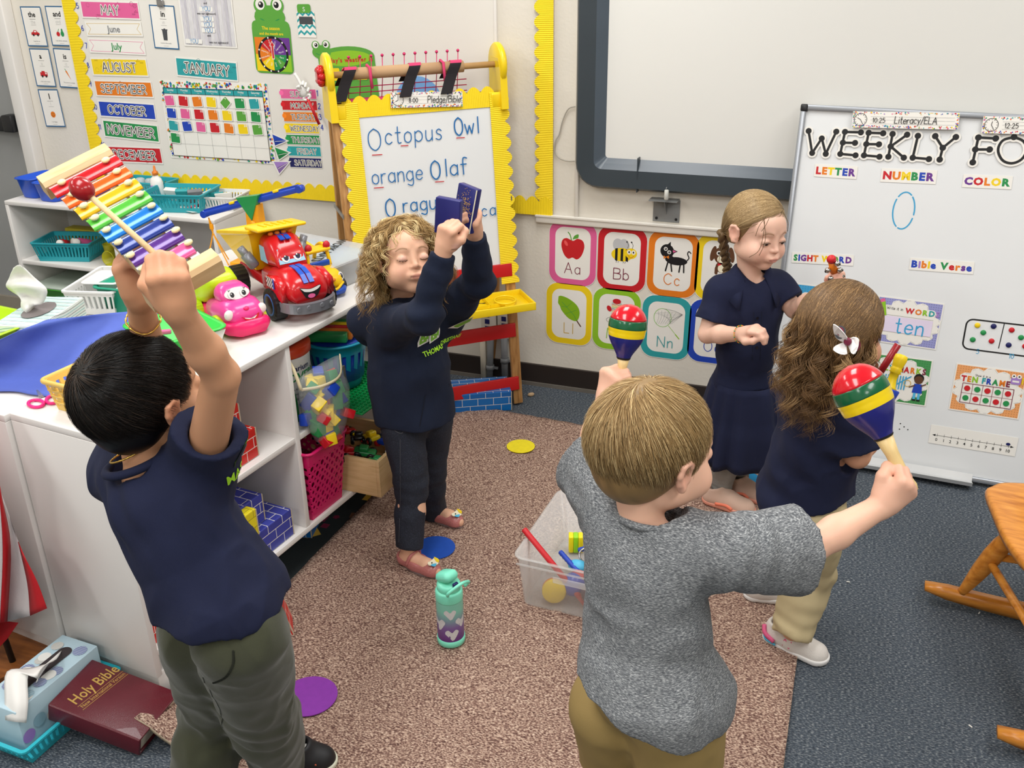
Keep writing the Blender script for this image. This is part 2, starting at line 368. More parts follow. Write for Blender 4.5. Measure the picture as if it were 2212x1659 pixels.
# ================================================================ BULLETIN BORDERS
m_bord=mat('yellow_corrugated_paper',(243,212,24),.6,var=.04,vs=12)
def border(name,label,fr,a,b,width,out=1,off=.014,pitch=.0066,sc=.052,amp=.011,M0=None,group=None,parent=None):
    """corrugated strip from a to b (plane coordinates); straight edge on the line, scallops on the left-hand side of a->b if out=1"""
    a,b=V(*a),V(*b);L=np.linalg.norm(b-a);t=(b-a)/L;q=V(-t[1],t[0])*out;n=int(L/pitch)*2;vs_=[]
    for i in range(n+1):
        s=L*i/n;e=width+amp*(abs(math.sin(math.pi*s/sc))**.8*2-1);z=.0014 if i % 2 else 0
        for wq in (0,e): p=a+t*s+q*wq;vs_.append((p[0],p[1],z+.0012))
    f=[(2*i,2*i+1,2*i+3,2*i+2) for i in range(n)]
    mb=MB().add(vs_,f,m_bord)
    o=mb.build(name,m_bord,parent,fr.M(0,0,0,off) if parent is None else M0);md=o.modifiers.new('t','SOLIDIFY');md.thickness=.0008
    if parent is None: tag(o,label,'border',group)
    return o
yl=WALL.px(139,0),WALL.px(206,360)
xl_=-3.333;zb=.735
border('scalloped_border','yellow corrugated scalloped border running up the left edge of the calendar board',WALL,(xl_,zb),(xl_,2.3),.062,-1,.0135)
border('scalloped_border','yellow corrugated scalloped border along the bottom of the calendar board above the shelf',WALL,(xl_+.01,zb-.012),(-2.0,zb-.012),.058,1,.0145)
border('scalloped_border','yellow corrugated scalloped border hanging down between the easel and the dark framed board',WALL,(-1.13,2.3),(-1.13,zb),.062,-1,.0135)
border('scalloped_border','short yellow corrugated scalloped border strip low behind the right side of the easel',WALL,(-1.55,zb),(-1.135,zb),.062,1,.0145)
# ================================================================ WALL CARDS
paper=mat('white_paper',(236,233,226),.4,var=.015);
def z1(*q): return [(x/2.989,y/2.989) for x,y in q]
months=[('MAY','pink',[(515,3),(890,8),(910,128),(532,118)]),('June',None,[(545,137),(910,142),(925,238),(565,232)]),('July',None,[(568,252),(930,252),(942,352),(583,345)]),
          ('AUGUST','yellow',[(578,372),(945,378),(960,495),(605,490)]),('SEPTEMBER','orange',[(600,515),(980,525),(992,638),(628,618)]),('OCTOBER','blue',[(632,650),(995,665),(1012,775),(648,758)]),
          ('NOVEMBER','green',[(662,782),(1020,795),(1027,912),(678,895)]),('DECEMBER','red',[(685,940),(1035,950),(1057,1062),(705,1045)]),('JANUARY','teal',[(1130,375),(1532,390),(1535,520),(1145,500)])]
def shade(n,k): nm='print_%s_%d' % (n,int(k*100));return mat(nm,tuple(int(c*k) for c in PAL[n]),.45,var=.02)
for t,col,q in months:
    lab='%s month card, %s' % (t,{'June': 'white pennant with grey lettering','July': 'white pennant with green lettering'}.get(t,'%s with white outlined capitals' % col)) + (' above the calendar' if t == 'JANUARY' else ' in the column left of the calendar')
    o,w_,h_,ik=card(WALL,z1(*q),'month_card',lab,'card',paper,'month name cards',off=.0135)
    if col:
        ik.rect(-w_/2+.005,-h_/2+.006,w_/2-.005,h_/2-.006,C(col));sc_=min(1,.9*w_/(sum(GL[c][0]+.18 for c in t)*h_*.5));hh=h_*.5
        r2=random.Random(t)
        for k in range(14):
            x,y=r2.uniform(-.46,.46)*w_,r2.uniform(-.38,.38)*h_;mm=shade(col,.86);s2=h_*.12
            [lambda: ik.line(circ(x,y,s2,n=9),.0014,mm),lambda: ik.line([(x-s2,y),(x,y+s2),(x+s2,y),(x-s2,y)],.0014,mm),lambda: ik.rect(x-s2,y-s2*.4,x+s2,y+s2*.2,mm)][k % 3]()
        ik.text(t,0,-hh/2,hh,C('black'),.085,out=paper,ow=.27,sp=.2,wx=sc_)
    else:
        mc=mat('print_gold' if t == 'June' else 'print_pink',PAL['gold' if t == 'June' else 'pink'],.45)
        fl=lambda k: [(-w_/2+k,h_/2-k),(w_/2-k,h_/2-k),(w_/2-k-.018,0),(w_/2-k,-h_/2+k),(-w_/2+k,-h_/2+k),(-w_/2+k+.018,0)]
        ik.line(fl(.008)+[fl(.008)[0]],.0016,mc);ik.bold(t,0,-h_*.22,h_*.46,C('grey') if t == 'June' else C('green'),bold=.02)
    ik.done(o)
# sight word cards
def picto(ik,kind,x,y,s):
    R,K,G=C('red'),C('black'),C('green')
    if kind == 'car': ik.poly([(x-s,y-s*.3),(x-s*.95,y+.15*s),(x-.55*s,y+.25*s),(x-.3*s,y+.6*s),(x+.3*s,y+.6*s),(x+.6*s,y+.2*s),(x+s,y+.1*s),(x+s,y-s*.3)],R);ik.disc(x-.5*s,y-.3*s,.22*s,K);ik.disc(x+.55*s,y-.3*s,.22*s,K);ik.rect(x-.25*s,y+.2*s,x+.3*s,y+.48*s,paper)
    if kind == 'fruit': ik.disc(x-.5*s,y-.2*s,.42*s,R);ik.line([(x-.5*s,y+.2*s),(x-.2*s,y+.7*s)],.1*s,G);ik.disc(x+.5*s,y-.15*s,.4*s,G,.5*s);ik.disc(x+.5*s,y+.4*s,.2*s,G,.4*s)
    if kind == 'truck': ik.rect(x-.9*s,y-.4*s,x+.9*s,y+.35*s,R);ik.rect(x-.5*s,y+.3*s,x+.3*s,y+.6*s,R);ik.disc(x-.45*s,y-.4*s,.24*s,K);ik.disc(x+.5*s,y-.4*s,.24*s,K);ik.rect(x+.35*s,y,x+.75*s,y+.25*s,paper)
    if kind == 'carrot': ik.poly([(x-.5*s,y+.7*s),(x-.15*s,y+.8*s),(x+.6*s,y-.9*s)],C('orange'));ik.line([(x-.35*s,y+.8*s),(x-.5*s,y+1.1*s)],.12*s,G)
    if kind == 'smile': ik.disc(x,y,.6*s,C('orange'));ik.disc(x-.2*s,y+.15*s,.08*s,K);ik.disc(x+.2*s,y+.15*s,.08*s,K);ik.line(smooth([(x-.3*s,y-.15*s),(x,y-.35*s),(x+.3*s,y-.15*s)],4),.07*s,K)
    if kind == 'bin': ik.poly([(x-.5*s,y+.7*s),(x+.5*s,y+.7*s),(x+.38*s,y-.9*s),(x-.38*s,y-.9*s)],C('dgrey'));ik.rect(x-.6*s,y+.7*s,x+.6*s,y+.85*s,C('dgrey'));ik.rect(x-.15*s,y+.85*s,x+.15*s,y+.98*s,C('dgrey'))
for t,q,kind,sent in (('the',[(128,42),(260,40),(312,302),(182,298)],'car','I see the car.'),('and',[(287,38),(425,38),(472,300),(340,295)],'fruit','I see cherry and pear.'),('a',[(187,313),(318,313),(362,560),(238,558)],'truck','a fire truck is here.'),
                  ('is',[(345,313),(478,313),(520,570),(385,565)],'carrot','The carrot is orange.'),('I',[(245,577),(370,575),(427,820),(297,817)],'smile','I am happy.'),('in',[(960,28),(1125,38),(1158,320),(1000,312)],'bin','Look in the trash.')):
    lab='white blue edged sight word card reading %s%s' % (t,' hung by a clip' if t == 'in' else ' left of the yellow border')
    o,w_,h_,ik=card(WALL,z1(*q),'word_card',lab,'card',paper,'sight word cards',off=.014 if t == 'in' else .006)
    k=.005;ik.ring([(-w_/2,-h_/2),(w_/2,-h_/2),(w_/2,h_/2),(-w_/2,h_/2)],[(-w_/2+k,-h_/2+k),(w_/2-k,-h_/2+k),(w_/2-k,h_/2-k),(-w_/2+k,h_/2-k)],mat('print_edgeblue',(38,96,140),.4))
    ik.bold(t,0,h_*.24,h_*.13 if t != 'I' else h_*.15,C('black'),bold=.03);ik.line([(-.016,h_*.185),(.016,h_*.185)],.0012,C('black'))
    ik.text(t,0,h_*.07,h_*.09,C('grey'),.04);ik.line([(-.014,h_*.04),(.014,h_*.04)],.0008,C('grey'))
    picto(ik,kind,0,-h_*.17,w_*.2);ik.bold(sent,0,-h_*.38,h_*.032,C('grey'));ik.line([(-.012,-h_*.43),(.012,-h_*.43)],.0007,C('grey'));ik.done(o)
    if t == 'in': MB().box((0,h_/2+.008,.006),(.03,.03,.012),mat('clip_steel',(170,170,172),.25,.9),bev=.004).cyl((0,h_/2+.02,.004),(0,h_/2+.045,.01),.006,.004,mat('clip_steel')).build('clip',None,o)
# wood plank sight-word poem sheet
o,w_,h_,ik=card(WALL,z1((1150,-35),(1495,-28),(1532,308),(1190,300)),'poem_sheet','sight word poem sheet on a grey plank background with YOU written in blue','poster',paper,off=.0135)
for k in range(15): x=-w_/2+.006+k*(w_-.012)/15;ik.rect(x+.0006,-h_/2+.006,x+(w_-.012)/15-.0006,h_/2-.003,shade('lpurple',.99) if 0 else mat('print_plank%d' % (k % 3),((206,203,208),(192,189,196),(214,212,214))[k % 3],.5,var=.14,vs=30,stretch=(6,1,1)))
yy=[(.33,'and',0),(.22,'YOU',1),(.13,'was our sightword.',0),(.03,'YOU',1),(-.08,'YOU',1),(-.19,'YOU',1),(-.29,'and',0)]
ik.bold('There is a sightword for the day',0,h_*.44,.0085,C('black'),bold=.01)
for y,t,b in yy:
    if b: ik.poly(rrect(w_*.25,h_*.085,.004)+V(0,h_*(y+.015)),paper);ik.text(t,0,h_*(y-.02),.017,C('marker'),.12,slant=.1)
    else: ik.bold(t,0,h_*y,.0085,C('black'),bold=.01)
ik.poly(rrect(w_*.32,h_*.09,.004)+V(-w_*.3,-h_*.4),paper);ik.text('YOU',-w_*.3,-h_*.435,.017,C('marker'),.12,slant=.1);ik.bold('was our sightword!',w_*.17,-h_*.42,.0085,C('black'),bold=.01);ik.done(o)
# frog season wheel
def frog(ik,x,y,s,G=None):
    G=G or C('lgreen');ik.disc(x,y,s,G,s*.62);
    for e in (-1,1): ik.disc(x+e*.55*s,y+.6*s,.42*s,G);ik.disc(x+e*.55*s,y+.66*s,.3*s,paper);ik.disc(x+e*.5*s,y+.64*s,.17*s,C('black'));ik.disc(x+e*.5*s-.05*s,y+.7*s,.06*s,paper)
    ik.line(smooth([(x-.6*s,y-.1*s),(x,y-.3*s),(x+.6*s,y-.1*s)],5),.05*s,C('green'))
o,w_,h_,ik=card(WALL,z1((1628,150),(1868,150),(1902,480),(1652,468)),'season_wheel','green frog season and month wheel chart with a rainbow coloured dial','poster',C('lgreen'),off=.0135,rad=.02)
frog(ik,0,h_*.62,w_*.4);ik.poly(rrect(w_*.98,h_*.3,.02)+V(0,h_*.4),C('lgreen'));ik.bold('The season',0,h_*.37,.013,C('yellow'),bold=.02);ik.bold('and the month are',0,h_*.27,.0105,C('yellow'),bold=.02)
for i,(c,sx,sy) in enumerate((('orange',-1,1),('purple',1,1),('yellow',-1,-1),('lime',1,-1))): ik.rect(min(0,sx*w_*.46),-h_*.12+min(0,sy*h_*.34),max(0,sx*w_*.46),-h_*.12+max(0,sy*h_*.34),C(c))
cy_=-h_*.12;R_=w_*.4;ik.disc(0,cy_,R_,C('black'),n=40)
cs=['purple','purple','purple','green','lgreen','green','yellow','yellow','orange','orange','red','red'];mn='January February March April May June July August September October November December'.split()
for i in range(12):
    a0,a1=math.pi/2-i*math.pi/6,math.pi/2-(i+1)*math.pi/6;rr=R_*.86
    ik.poly([(0,cy_)]+[(rr*math.cos(a0+(a1-a0)*t),cy_+rr*math.sin(a0+(a1-a0)*t)) for t in np.linspace(0,1,6)][::1],C(cs[i]));am=(a0+a1)/2
    s2=Ink(ik.z);s2.bold(mn[i],R_*.55,-.003,.007,paper);v=s2.b.v[0];c_,sn=math.cos(am),math.sin(am);v2=np.c_[v[:,0]*c_-v[:,1]*sn,v[:,0]*sn+v[:,1]*c_+cy_,v[:,2]];ik.b.add(v2,s2.b.f,paper);ik.z += ik.dz
    ik.disc(R_*.93*math.cos(am),cy_+R_*.93*math.sin(am),.0035,paper)
ik.poly([(-.006,cy_-.018),(.006,cy_-.018),(.006,cy_+R_*.45),(.014,cy_+R_*.45),(0,cy_+R_*.75),(-.014,cy_+R_*.45),(-.006,cy_+R_*.45)],C('white'));ik.poly([(-.004,cy_-.015),(.004,cy_-.015),(.004,cy_+R_*.48),(.01,cy_+R_*.48),(0,cy_+R_*.7),(-.01,cy_+R_*.48),(-.004,cy_+R_*.48)],C('red'));ik.done(o)
# chevron pocket with a small frog timer card
o,w_,h_,ik=card(WALL,z1((1912,75),(2028,80),(2045,245),(1932,240)),'card_pocket','small teal chevron card pocket right of the frog wheel','card holder',paper,off=.0135)
for k in range(4):
    y=-h_*.42+k*h_*.25;z=[]
    for i in range(7): z.append((-w_/2+i*w_/6,y+(h_*.12 if i % 2 else 0)))
    ik.poly(z+[(p[0],p[1]+h_*.1) for p in z[::-1]],C('teal'))
ik.rect(-w_*.38,h_*.02,w_*.38,h_*.32,C('dgrey'));ik.done(o)
o,w_,h_,ik=card(WALL,z1((1915,25),(2000,28),(2008,85),(1922,82)),'frog_card','little green frog card tucked into the chevron pocket','card',C('lgreen'),off=.0145,rad=.008);ik.text('S',0,-h_*.3,h_*.45,C('white'),.15);ik.done(o)
# calendar
q=z1((1022,510),(1722,545),(1785,1062),(1110,1018));o,w_,h_,ik=card(WALL,q,'calendar','January calendar chart with a confetti patterned edge and a grid of pockets','calendar',paper,off=.0135)
r2=random.Random(3)
for k in range(330):
    e=r2.choice('tblrtb');x,y=(r2.uniform(-.5,.5)*w_,(h_/2-.016+r2.uniform(-.012,.012))*(1 if e == 't' else -1)) if e in 'tb' else ((w_/2-.014+r2.uniform(-.011,.011))*(1 if e == 'r' else -1),r2.uniform(-.48,.48)*h_)
    if abs(x) > w_/2-.004 or abs(y) > h_/2-.004: continue
    s_=r2.uniform(.003,.007);a=r2.uniform(0,6.3);n_=r2.choice((3,4,10));ik.poly(circ(x,y,s_,n=n_,rot=a),C(r2.choice(['red','green','blue','yellow','teal','orange','lgreen'])));ik.z -= ik.dz*.8
gw,gh=.494,.287;g0=WALL.px(*z1((1057,548))[0]);
Wc,_,_,ca=quad(WALL,q)
GM=WALL.M(Wc[0],Wc[1],ca,0)
gx0,gy1=-gw/2-.003,h_/2-.03;hdr=.024;rh=(gh-hdr)/5;cw=gw/7
ik.rect(gx0,gy1-gh,gx0+gw,gy1,paper);ik.rect(gx0,gy1-hdr,gx0+gw,gy1,C('teal'))
for i,t in enumerate('Sunday Monday Tuesday Wednesday Thursday Friday Saturday'.split()): ik.bold(t,gx0+(i+.5)*cw,gy1-.013,.0085,paper,bold=.01);ik.bold(t[:3]+'.',gx0+(i+.5)*cw,gy1-.021,.004,paper)
for i in range(8): ik.line([(gx0+i*cw,gy1),(gx0+i*cw,gy1-gh)],.0007,C('grey'));ik.line([(gx0+i*cw,gy1),(gx0+i*cw,gy1-hdr)],.0018,C('black'))
for i in range(6): y=gy1-hdr-i*rh;ik.line([(gx0,y),(gx0+gw,y)],.0007,C('grey'))
ik.line([(gx0,gy1),(gx0+gw,gy1),(gx0+gw,gy1-gh),(gx0,gy1-gh),(gx0,gy1)],.002,C('black'));ik.line([(gx0,gy1-hdr),(gx0+gw,gy1-hdr)],.0016,C('black'));ik.done(o)
dots=MB()
ncol=['pink','red','orange','yellow','lgreen','green','teal','blue'];seq=[0,1,2,3,4,5,6,7,0,1,2,3,4,5,6,7,0,1,2,3,4,5]
for k in range(35):
    x,y=gx0+(k % 7+.5)*cw,gy1-hdr-(k//7+.5)*rh
    dots.cyl((x,y,.0008),(x,y,.002),.0055,None,mat('velcro_dot',(226,224,220),.7),12)
    if k < 22:
        a=random.Random(k).uniform(-.09,.09)+(0.78 if k == 4 else 0)
        M=GM @ Matrix.Translation((x,y,.0185)) @ Matrix.Rotation(a,4,'Z');s_=.0255 if k != 4 else .0225
        cc=MB().prism(rrect(2*s_,2*s_*.9,.005),0,.0008,paper).build('number_card',paper,None,M);tag(cc,'%s calendar number card in the %s row of the calendar' % (dict(lgreen='light green').get(ncol[seq[k]],ncol[seq[k]]),('top','second','third','fourth')[k//7]),'card','calendar number cards')
        i2=Ink(.0009);i2.poly(rrect(2*s_-.006,2*s_*.9-.006,.004),C(ncol[seq[k]]));i2.bold(str(k+1),s_*.55,s_*.35,.011,paper,bold=.02);i2.done(cc)
dots.build('velcro_dots',None,o)['kind']='stuff'
# weekday cards
for i,(t,c) in enumerate(zip('SUNDAY MONDAY TUESDAY WEDNESDAY THURSDAY FRIDAY SATURDAY'.split(),['pink','red','orange','yellow','green','teal','navy'])):
    x0,y0=1804+i*10,570+i*74;o,w_,h_,ik=card(WALL,z1((x0,y0),(2040+i*6,y0+10),(2048+i*6,y0+74),(x0+10,y0+66)),'weekday_card','%s %s weekday card in the stack right of the calendar' % (dict(navy='dark blue').get(c,c),t),'card',paper,'weekday name cards',off=.0135)
    ik.rect(-w_/2+.002,-h_/2+.002,w_/2-.002,h_/2-.001,C(c));ik.disc(-w_/2+.006,h_*.1,.01,shade(c,1.12) if c != 'navy' else C(c));ik.text(t,.012,-h_*.27,h_*.52,C('black'),.085,out=paper,ow=.28,sp=.2,wx=min(1,.85*w_/(sum(GL[q][0]+.2 for q in t)*h_*.52)));ik.done(o)
for (q,c,lab) in (([(1750,858),(1868,910),(1772,948)],'blue','blue paper plane arrow beside the THURSDAY card'),([(1765,942),(1882,985),(1800,1040)],'green','green paper plane arrow beside the FRIDAY card'),([(1757,1038),(1882,1040),(1803,1132)],'lpurple','light purple paper plane arrow below the green one')):
    p=[WALL.px(*a,.0145) for a in z1(*q)];c_=sum(p)/3;p=[a-c_ for a in p]
    o=MB().prism([a*1.0 for a in p][::-1],0,.0008,paper).build('arrow_marker',paper,None,WALL.M(*c_,0,.0148));tag(o,lab,'card','paper plane markers');ik=Ink(.001);ik.poly([a*.8 for a in p],C(c));ik.poly([p[1]*.78,(p[0]+p[2])*.36,p[2]*.78],shade(c,.8));ik.line([p[1]*.8,p[0]*.2+p[2]*.4],.0015,paper);ik.done(o)
# weather poster and blue dial behind the easel
q=[(690,132),(812,112),(815,215),(700,225)]
o,w_,h_,ik=card(WALL,q,'weather_poster','green arched weather poster with a frog peeking over, half hidden by the easel','poster',C('lgreen'),off=.0135,poly=None)
ik.disc(0,h_*.5,w_*.5,C('lgreen'),h_*.22,n=26);ik.disc(0,h_*.46,w_*.44,C('lime'),h_*.17,n=26);frog(ik,-w_*.42,h_*.62,w_*.17);ik.multi("Today's weather is",w_*.02,h_*.38,.017,['red'],bold=.03)
for k in range(3): ik.poly(rrect(.05,.05,.006)+V(-.06+k*.06,h_*.12),C('yellow'));ik.line(np.r_[rrect(.05,.05,.006),rrect(.05,.05,.006)[:1]]+V(-.06+k*.06,h_*.12),.002,C('green'))
ik.done(o)
c_=WALL.px(905,222,.0135);o=MB().prism(circ(0,0,.1,.1,32),0,.0008,mat('print_dialblue',(120,170,222),.4)).build('dial_card',None,None,WALL.M(*c_,0,.0135));tag(o,'round blue card on the wall behind the easel rod','poster')
# pointer stick with a white hand
ptr=thing('hand_pointer','classroom pointer with a white gloved hand on a red stick left of the easel','pointer',WALL.M(*WALL.px(662,195,.04),0,.06));g=mat('white_plastic',(238,236,232),.35)
hb=MB().ball((0,0,0),(.02,.024,.012),g).tube(smooth([(-.006,.018,0),(-.02,.045,0),(-.034,.066,0)],4),.0065,g).tube(smooth([(.004,.02,.006),(.008,.036,.01),(.008,.024,.018)],4),.0065,g).tube(smooth([(.012,.016,.006),(.02,.03,.01),(.018,.016,.018)],4),.006,g).tube(smooth([(.017,.006,.006),(.03,.012,.01),(.026,0,.016)],4),.0055,g).tube(smooth([(-.014,0,.008),(-.02,.014,.014),(-.006,.02,.018)],4),.006,g).tube(circ(.012,-.024,.017,.006,n=16,rot=-.5).tolist() and [(p[0],p[1],0) for p in circ(.012,-.024,.017,.008,n=16,rot=.5)],.005,g,closed=True)
hb.build('hand',None,ptr);MB().cyl((.014,-.028,0),(.05,-.13,-.01),.006,None,C('red')).build('stick',None,ptr)
# ================================================================ ALPHABET CARDS
def rr_ring(ik,w_,h_,r,t,m): ik.ring(rrect(w_-.004,h_-.004,r,6),rrect(w_-2*t,h_-2*t,r*.72,6),m)
def art(ik,k):
    K,R,G,Y,Wt=C('black'),C('red'),C('green'),C('yellow'),paper
    E=lambda x,y,rx,ry,m,rot=0: ik.disc(x,y,rx,m,ry,22,rot)
    if k == 'A': ik.poly(smooth([(0,.052),(.018,.062),(.04,.055),(.047,.03),(.036,-.005),(.018,-.022),(0,-.016),(-.018,-.022),(-.036,-.005),(-.047,.03),(-.04,.055),(-.018,.062)],4,True)[:-1],R);ik.line(smooth([(-.006,.055),(-.012,.075),(-.02,.085)],4),.004,C('lgreen'));ik.poly(smooth([(0,.058),(.006,.073),(.022,.08),(.02,.064)],4,True),C('lgreen'));E(-.028,.04,.006,.012,mat('print_hl',(235,90,90),.4),.5)
    if k == 'B':
        for x in (-.016,.008): E(x,.055,.021,.026,mat('print_wing',(190,190,192),.4),.2)
        E(0,.018,.042,.027,Y)
        for x in (-.022,.0,.02): ik.poly([(x-.005,-.006),(x+.005,-.009),(x+.005,.043),(x-.005,.041)],K)
        E(.036,.026,.023,.021,Y);[(E(.028+j*.017,.031,.008,.009,Wt),E(.028+j*.017,.031,.003,.004,K)) for j in (0,1)];ik.line(smooth([(.024,.018),(.036,.009),(.048,.018)],4),.0016,C('red'))
        for x in (.022,.04): ik.line(smooth([(x,.046),(x+.002,.06),(x-.004,.07)],4),.0014,K);E(x-.004,.071,.003,.003,K)
        for x in (-.02,-.012,.008,.015): ik.line([(x,-.008),(x-.002,-.015)],.0014,K)
    if k == 'C':
        E(-.024,.05,.026,.027,K,.5);ik.poly([(-.03,.07),(-.012,.088),(-.012,.068)],K);ik.poly([(-.005,.06),(.016,.052),(-.003,.04)],K);ik.poly([(-.003,.056),(.011,.051),(-.001,.046)],C('pink'))
        for x,y in ((-.03,.058),(-.016,.046)): E(x,y,.0075,.0075,Wt);E(x,y,.0045,.0045,K);E(x-.001,y+.001,.0015,.0015,Wt)
        E(.015,.014,.04,.016,K);E(-.012,.02,.018,.014,K)
        for x,d in ((-.018,-.008),(-.008,.006),(.03,-.004),(.042,.002)): ik.line([(x,.01),(x+d,-.028)],.0055,K)
        ik.line(smooth([(.05,.016),(.06,.03),(.054,.046),(.058,.056),(.066,.05)],4),.004,K);ik.poly([(-.034,.024),(-.022,.03),(-.01,.024),(-.022,.028)],C('orange'));ik.poly([(-.036,.032),(-.036,.018),(-.026,.025)],C('orange'));ik.poly([(-.016,.034),(-.016,.02),(-.026,.026)],C('orange'))
    if k == 'D': ik.line([(-.018,.0),(-.018,-.02)],.012,C('brown'));ik.line([(.02,.0),(.02,-.02)],.012,C('brown'));E(0,.005,.022,.022,C('brown'));E(0,.0,.013,.016,C('cream'));E(0,.05,.032,.034,C('brown'));E(-.034,.055,.01,.03,C('brown'),-.2);E(.034,.055,.01,.03,C('brown'),.2);E(.0,.035,.018,.016,C('cream'));[(E(e*.013,.058,.009,.009,Wt),E(e*.013,.058,.005,.005,K)) for e in (-1,1)];E(0,.044,.004,.003,R);ik.poly([(-.014,.008),(-.014,.022),(.014,.008),(.014,.022)],R)
    if k == 'L': ik.poly(smooth([(-.045,.072),(-.01,.07),(.03,.045),(.045,.012),(.034,-.024),(.0,-.018),(-.03,.012),(-.038,.03),(-.046,.05)],4,True)[:-1],mat('print_leaf',(130,178,28),.4));ik.line([(-.03,.05),(.02,0),(.036,-.028)],.0014,G);ik.line([(.034,-.024),(.05,-.046)],.005,C('brown'));[ik.line([(a,b),(a+c,b+d)],.001,G) for a,b,c,d in ((-.01,.03,.02,.02),(-.01,.03,-.024,-.0),(.008,.01,.022,.012),(.008,.01,-.022,-.008))]
    if k == 'M':
        E(0,.05,.021,.032,C('cream'))
        for j,c in enumerate(('blue','lime','yellow','red','blue','lime','yellow','red','teal')): ik.line([(-.02+i*.0066,.02+j*.006+(.003 if i % 2 else 0)) for i in range(7)],.0018,C(c))
        E(0,.078,.017,.011,R);E(-.03,.045,.009,.013,R,.5);ik.line(smooth([(-.02,.012),(-.04,.0),(-.03,-.012),(0,-.006),(.03,-.01)],4),.001,K)
    if k == 'N':
        g_=mat('print_netgreen',(120,190,60),.4);ik.line(circ(-.015,.04,.034,.038,26).tolist()+[circ(-.015,.04,.034,.038,26)[0]],.002,g_);ik.line([(.01,.01),(.048,-.032)],.0018,C('lime'));ik.line([(.04,-.024),(.055,-.04)],.004,C('lime'))
        for j in range(7): ik.line(smooth([(-.015+.034*math.cos(a_),.04+.038*math.sin(a_)) if 0 else (-.045+j*.0095,.055-.002*j),(.02,.068-.008*j),(.062,.062)],4),.0006,C('grey'))
        for j in range(6): ik.line(smooth([(-.038+j*.0085,.012+j*.001),(-.03+j*.01,.04),(-.034+j*.014,.07-j*.0005)],4),.0006,C('grey'))
        ik.line(smooth([(-.01,.078),(.03,.074),(.062,.063)],4),.0012,C('grey'));ik.line(smooth([(.015,.02),(.03,.04),(.062,.062)],4),.0012,C('grey'))
for t,(px_,py_),c,lab in (('Aa',(1237,548),'pink','red apple'),('Bb',(1343,560),'red','smiling bee'),('Cc',(1453,571),'orange','black cat'),('Dd',(1558,580),'yellow','brown puppy half hidden'),('Ll',(1229,679),'yellow','green leaf'),('Mm',(1331,691),'lime','striped mitten'),('Nn',(1438,708),'teal','butterfly net'),('Oo',(1541,718),'blue',None)):
    cc=WALL.px(px_,py_,.002);w_,h_=.196,.262
    nm=dict(A='Aa').get(t,t);o=MB().prism(rrect(w_,h_,.052,6),0,.001,paper).build('alphabet_card',paper,None,WALL.M(cc[0],cc[1],math.radians(-.5),.001))
    tag(o,('%s edged alphabet card %s with a %s' % (c,t,lab)) if lab else 'blue edged alphabet card Oo behind the girl in the polo dress','card','rounded alphabet cards')
    ik=Ink(.0011);rr_ring(ik,w_,h_,.05,.026,C(c));art(ik,t[0]);cl=dict(A='maroon',B='maroon',C='orange',D='lime',L='gold',M='lime',N='teal',O='blue')[t[0]];ik.text(t,.0,-.082,.044,C(cl),.07,sp=.28);ik.done(o)
# ================================================================ INTERACTIVE BOARD
m_iwb=mat('dark_slate_plastic',(52,60,66),.42,var=.03);m_iwb2=mat('slate_plastic_inner',(74,84,94),.3,var=.03)
ib=thing('interactive_board','large interactive whiteboard with a thick dark grey rounded frame on the back wall','whiteboard',WALL.M(0,0,0,0))
xa,za=onY(1249,300,WY)[0],.862;xi,zi=-.92,.905;xb,zt=.95,2.25
def fring(mb,x0,z0,x1,z1,k0,k1,r0,r1,d0,d1,m):
    A=rrect(x1-x0-2*k0,z1-z0-2*k0,r0,6)+V((x0+x1)/2,(z0+z1)/2);B=rrect(x1-x0-2*k1,z1-z0-2*k1,r1,6)+V((x0+x1)/2,(z0+z1)/2);n=len(A)
    mb.add(np.r_[np.c_[A,np.full(n,d0)],np.c_[B,np.full(n,d1)]],[(j,(j+1) % n,(j+1) % n+n,j+n) for j in range(n)],m,True)
fr_=MB();fring(fr_,xa,za,xb,zt,0,.0,.09,.09,0,.03,m_iwb);fring(fr_,xa,za,xb,zt,0,.012,.09,.08,.03,.055,m_iwb);fring(fr_,xa,za,xb,zt,.012,.075,.08,.03,.055,.05,m_iwb);fring(fr_,xa,za,xb,zt,.075,.095,.03,.02,.05,.035,m_iwb2);fring(fr_,xa,za,xb,zt,.095,.112,.02,.012,.035,.022,m_iwb2)
fr_.build('frame',None,ib)
MB().box(((xa+xb)/2,(za+zt)/2,.012),(xb-xa-.2,zt-za-.2,.02)).build('screen',mat('screen_white',(224,223,218),.3,var=.01,vs=2),ib)
j=onY(1382,410,WY)[0];MB().box((j,za+.06,.0375),(.004,.125,.03),m_iwb).build('joint',None,ib)
br=thing('wall_bracket','grey metal bracket plate on the wall under the dark framed board','bracket',WALL.M(*WALL.px(1440,452,0),0,0));mg=mat('grey_steel',(142,144,144),.45,.4)
MB().box((0,-.005,.002),(.1,.085,.003),mg,bev=.001).build('plate',None,br);MB().box((-.005,.042,.03),(.105,.003,.055),mg,TR(rx=0)).build('shelf',None,br);MB().prism([(0,0),(.05,0),(0,-.06)],-.001,.001,mg,TR(0,.04,.003,ry=-90)).build('gusset',None,br)
b2=MB();[b2.cyl((x,-.035,.003),(x,-.035,.006),.005,None,mat('black_metal')) for x in (-.036,.038)];b2.build('screws',None,br)['kind']='stuff'
mk=thing('plastic_tube','small clear plastic tube hanging under the dark board frame','clip',WALL.M(*WALL.px(1442,418,.05),0,.07));MB().cyl((0,-.018,0),(0,.018,0),.008,None,mat('frosted_plastic',(205,205,198),.3),bev=.002).build('tube',None,mk);MB().tube([(0,.018,0),(-.003,.024,-.002),(0,.027,-.003)],.0015,mg).build('hook',None,mk)
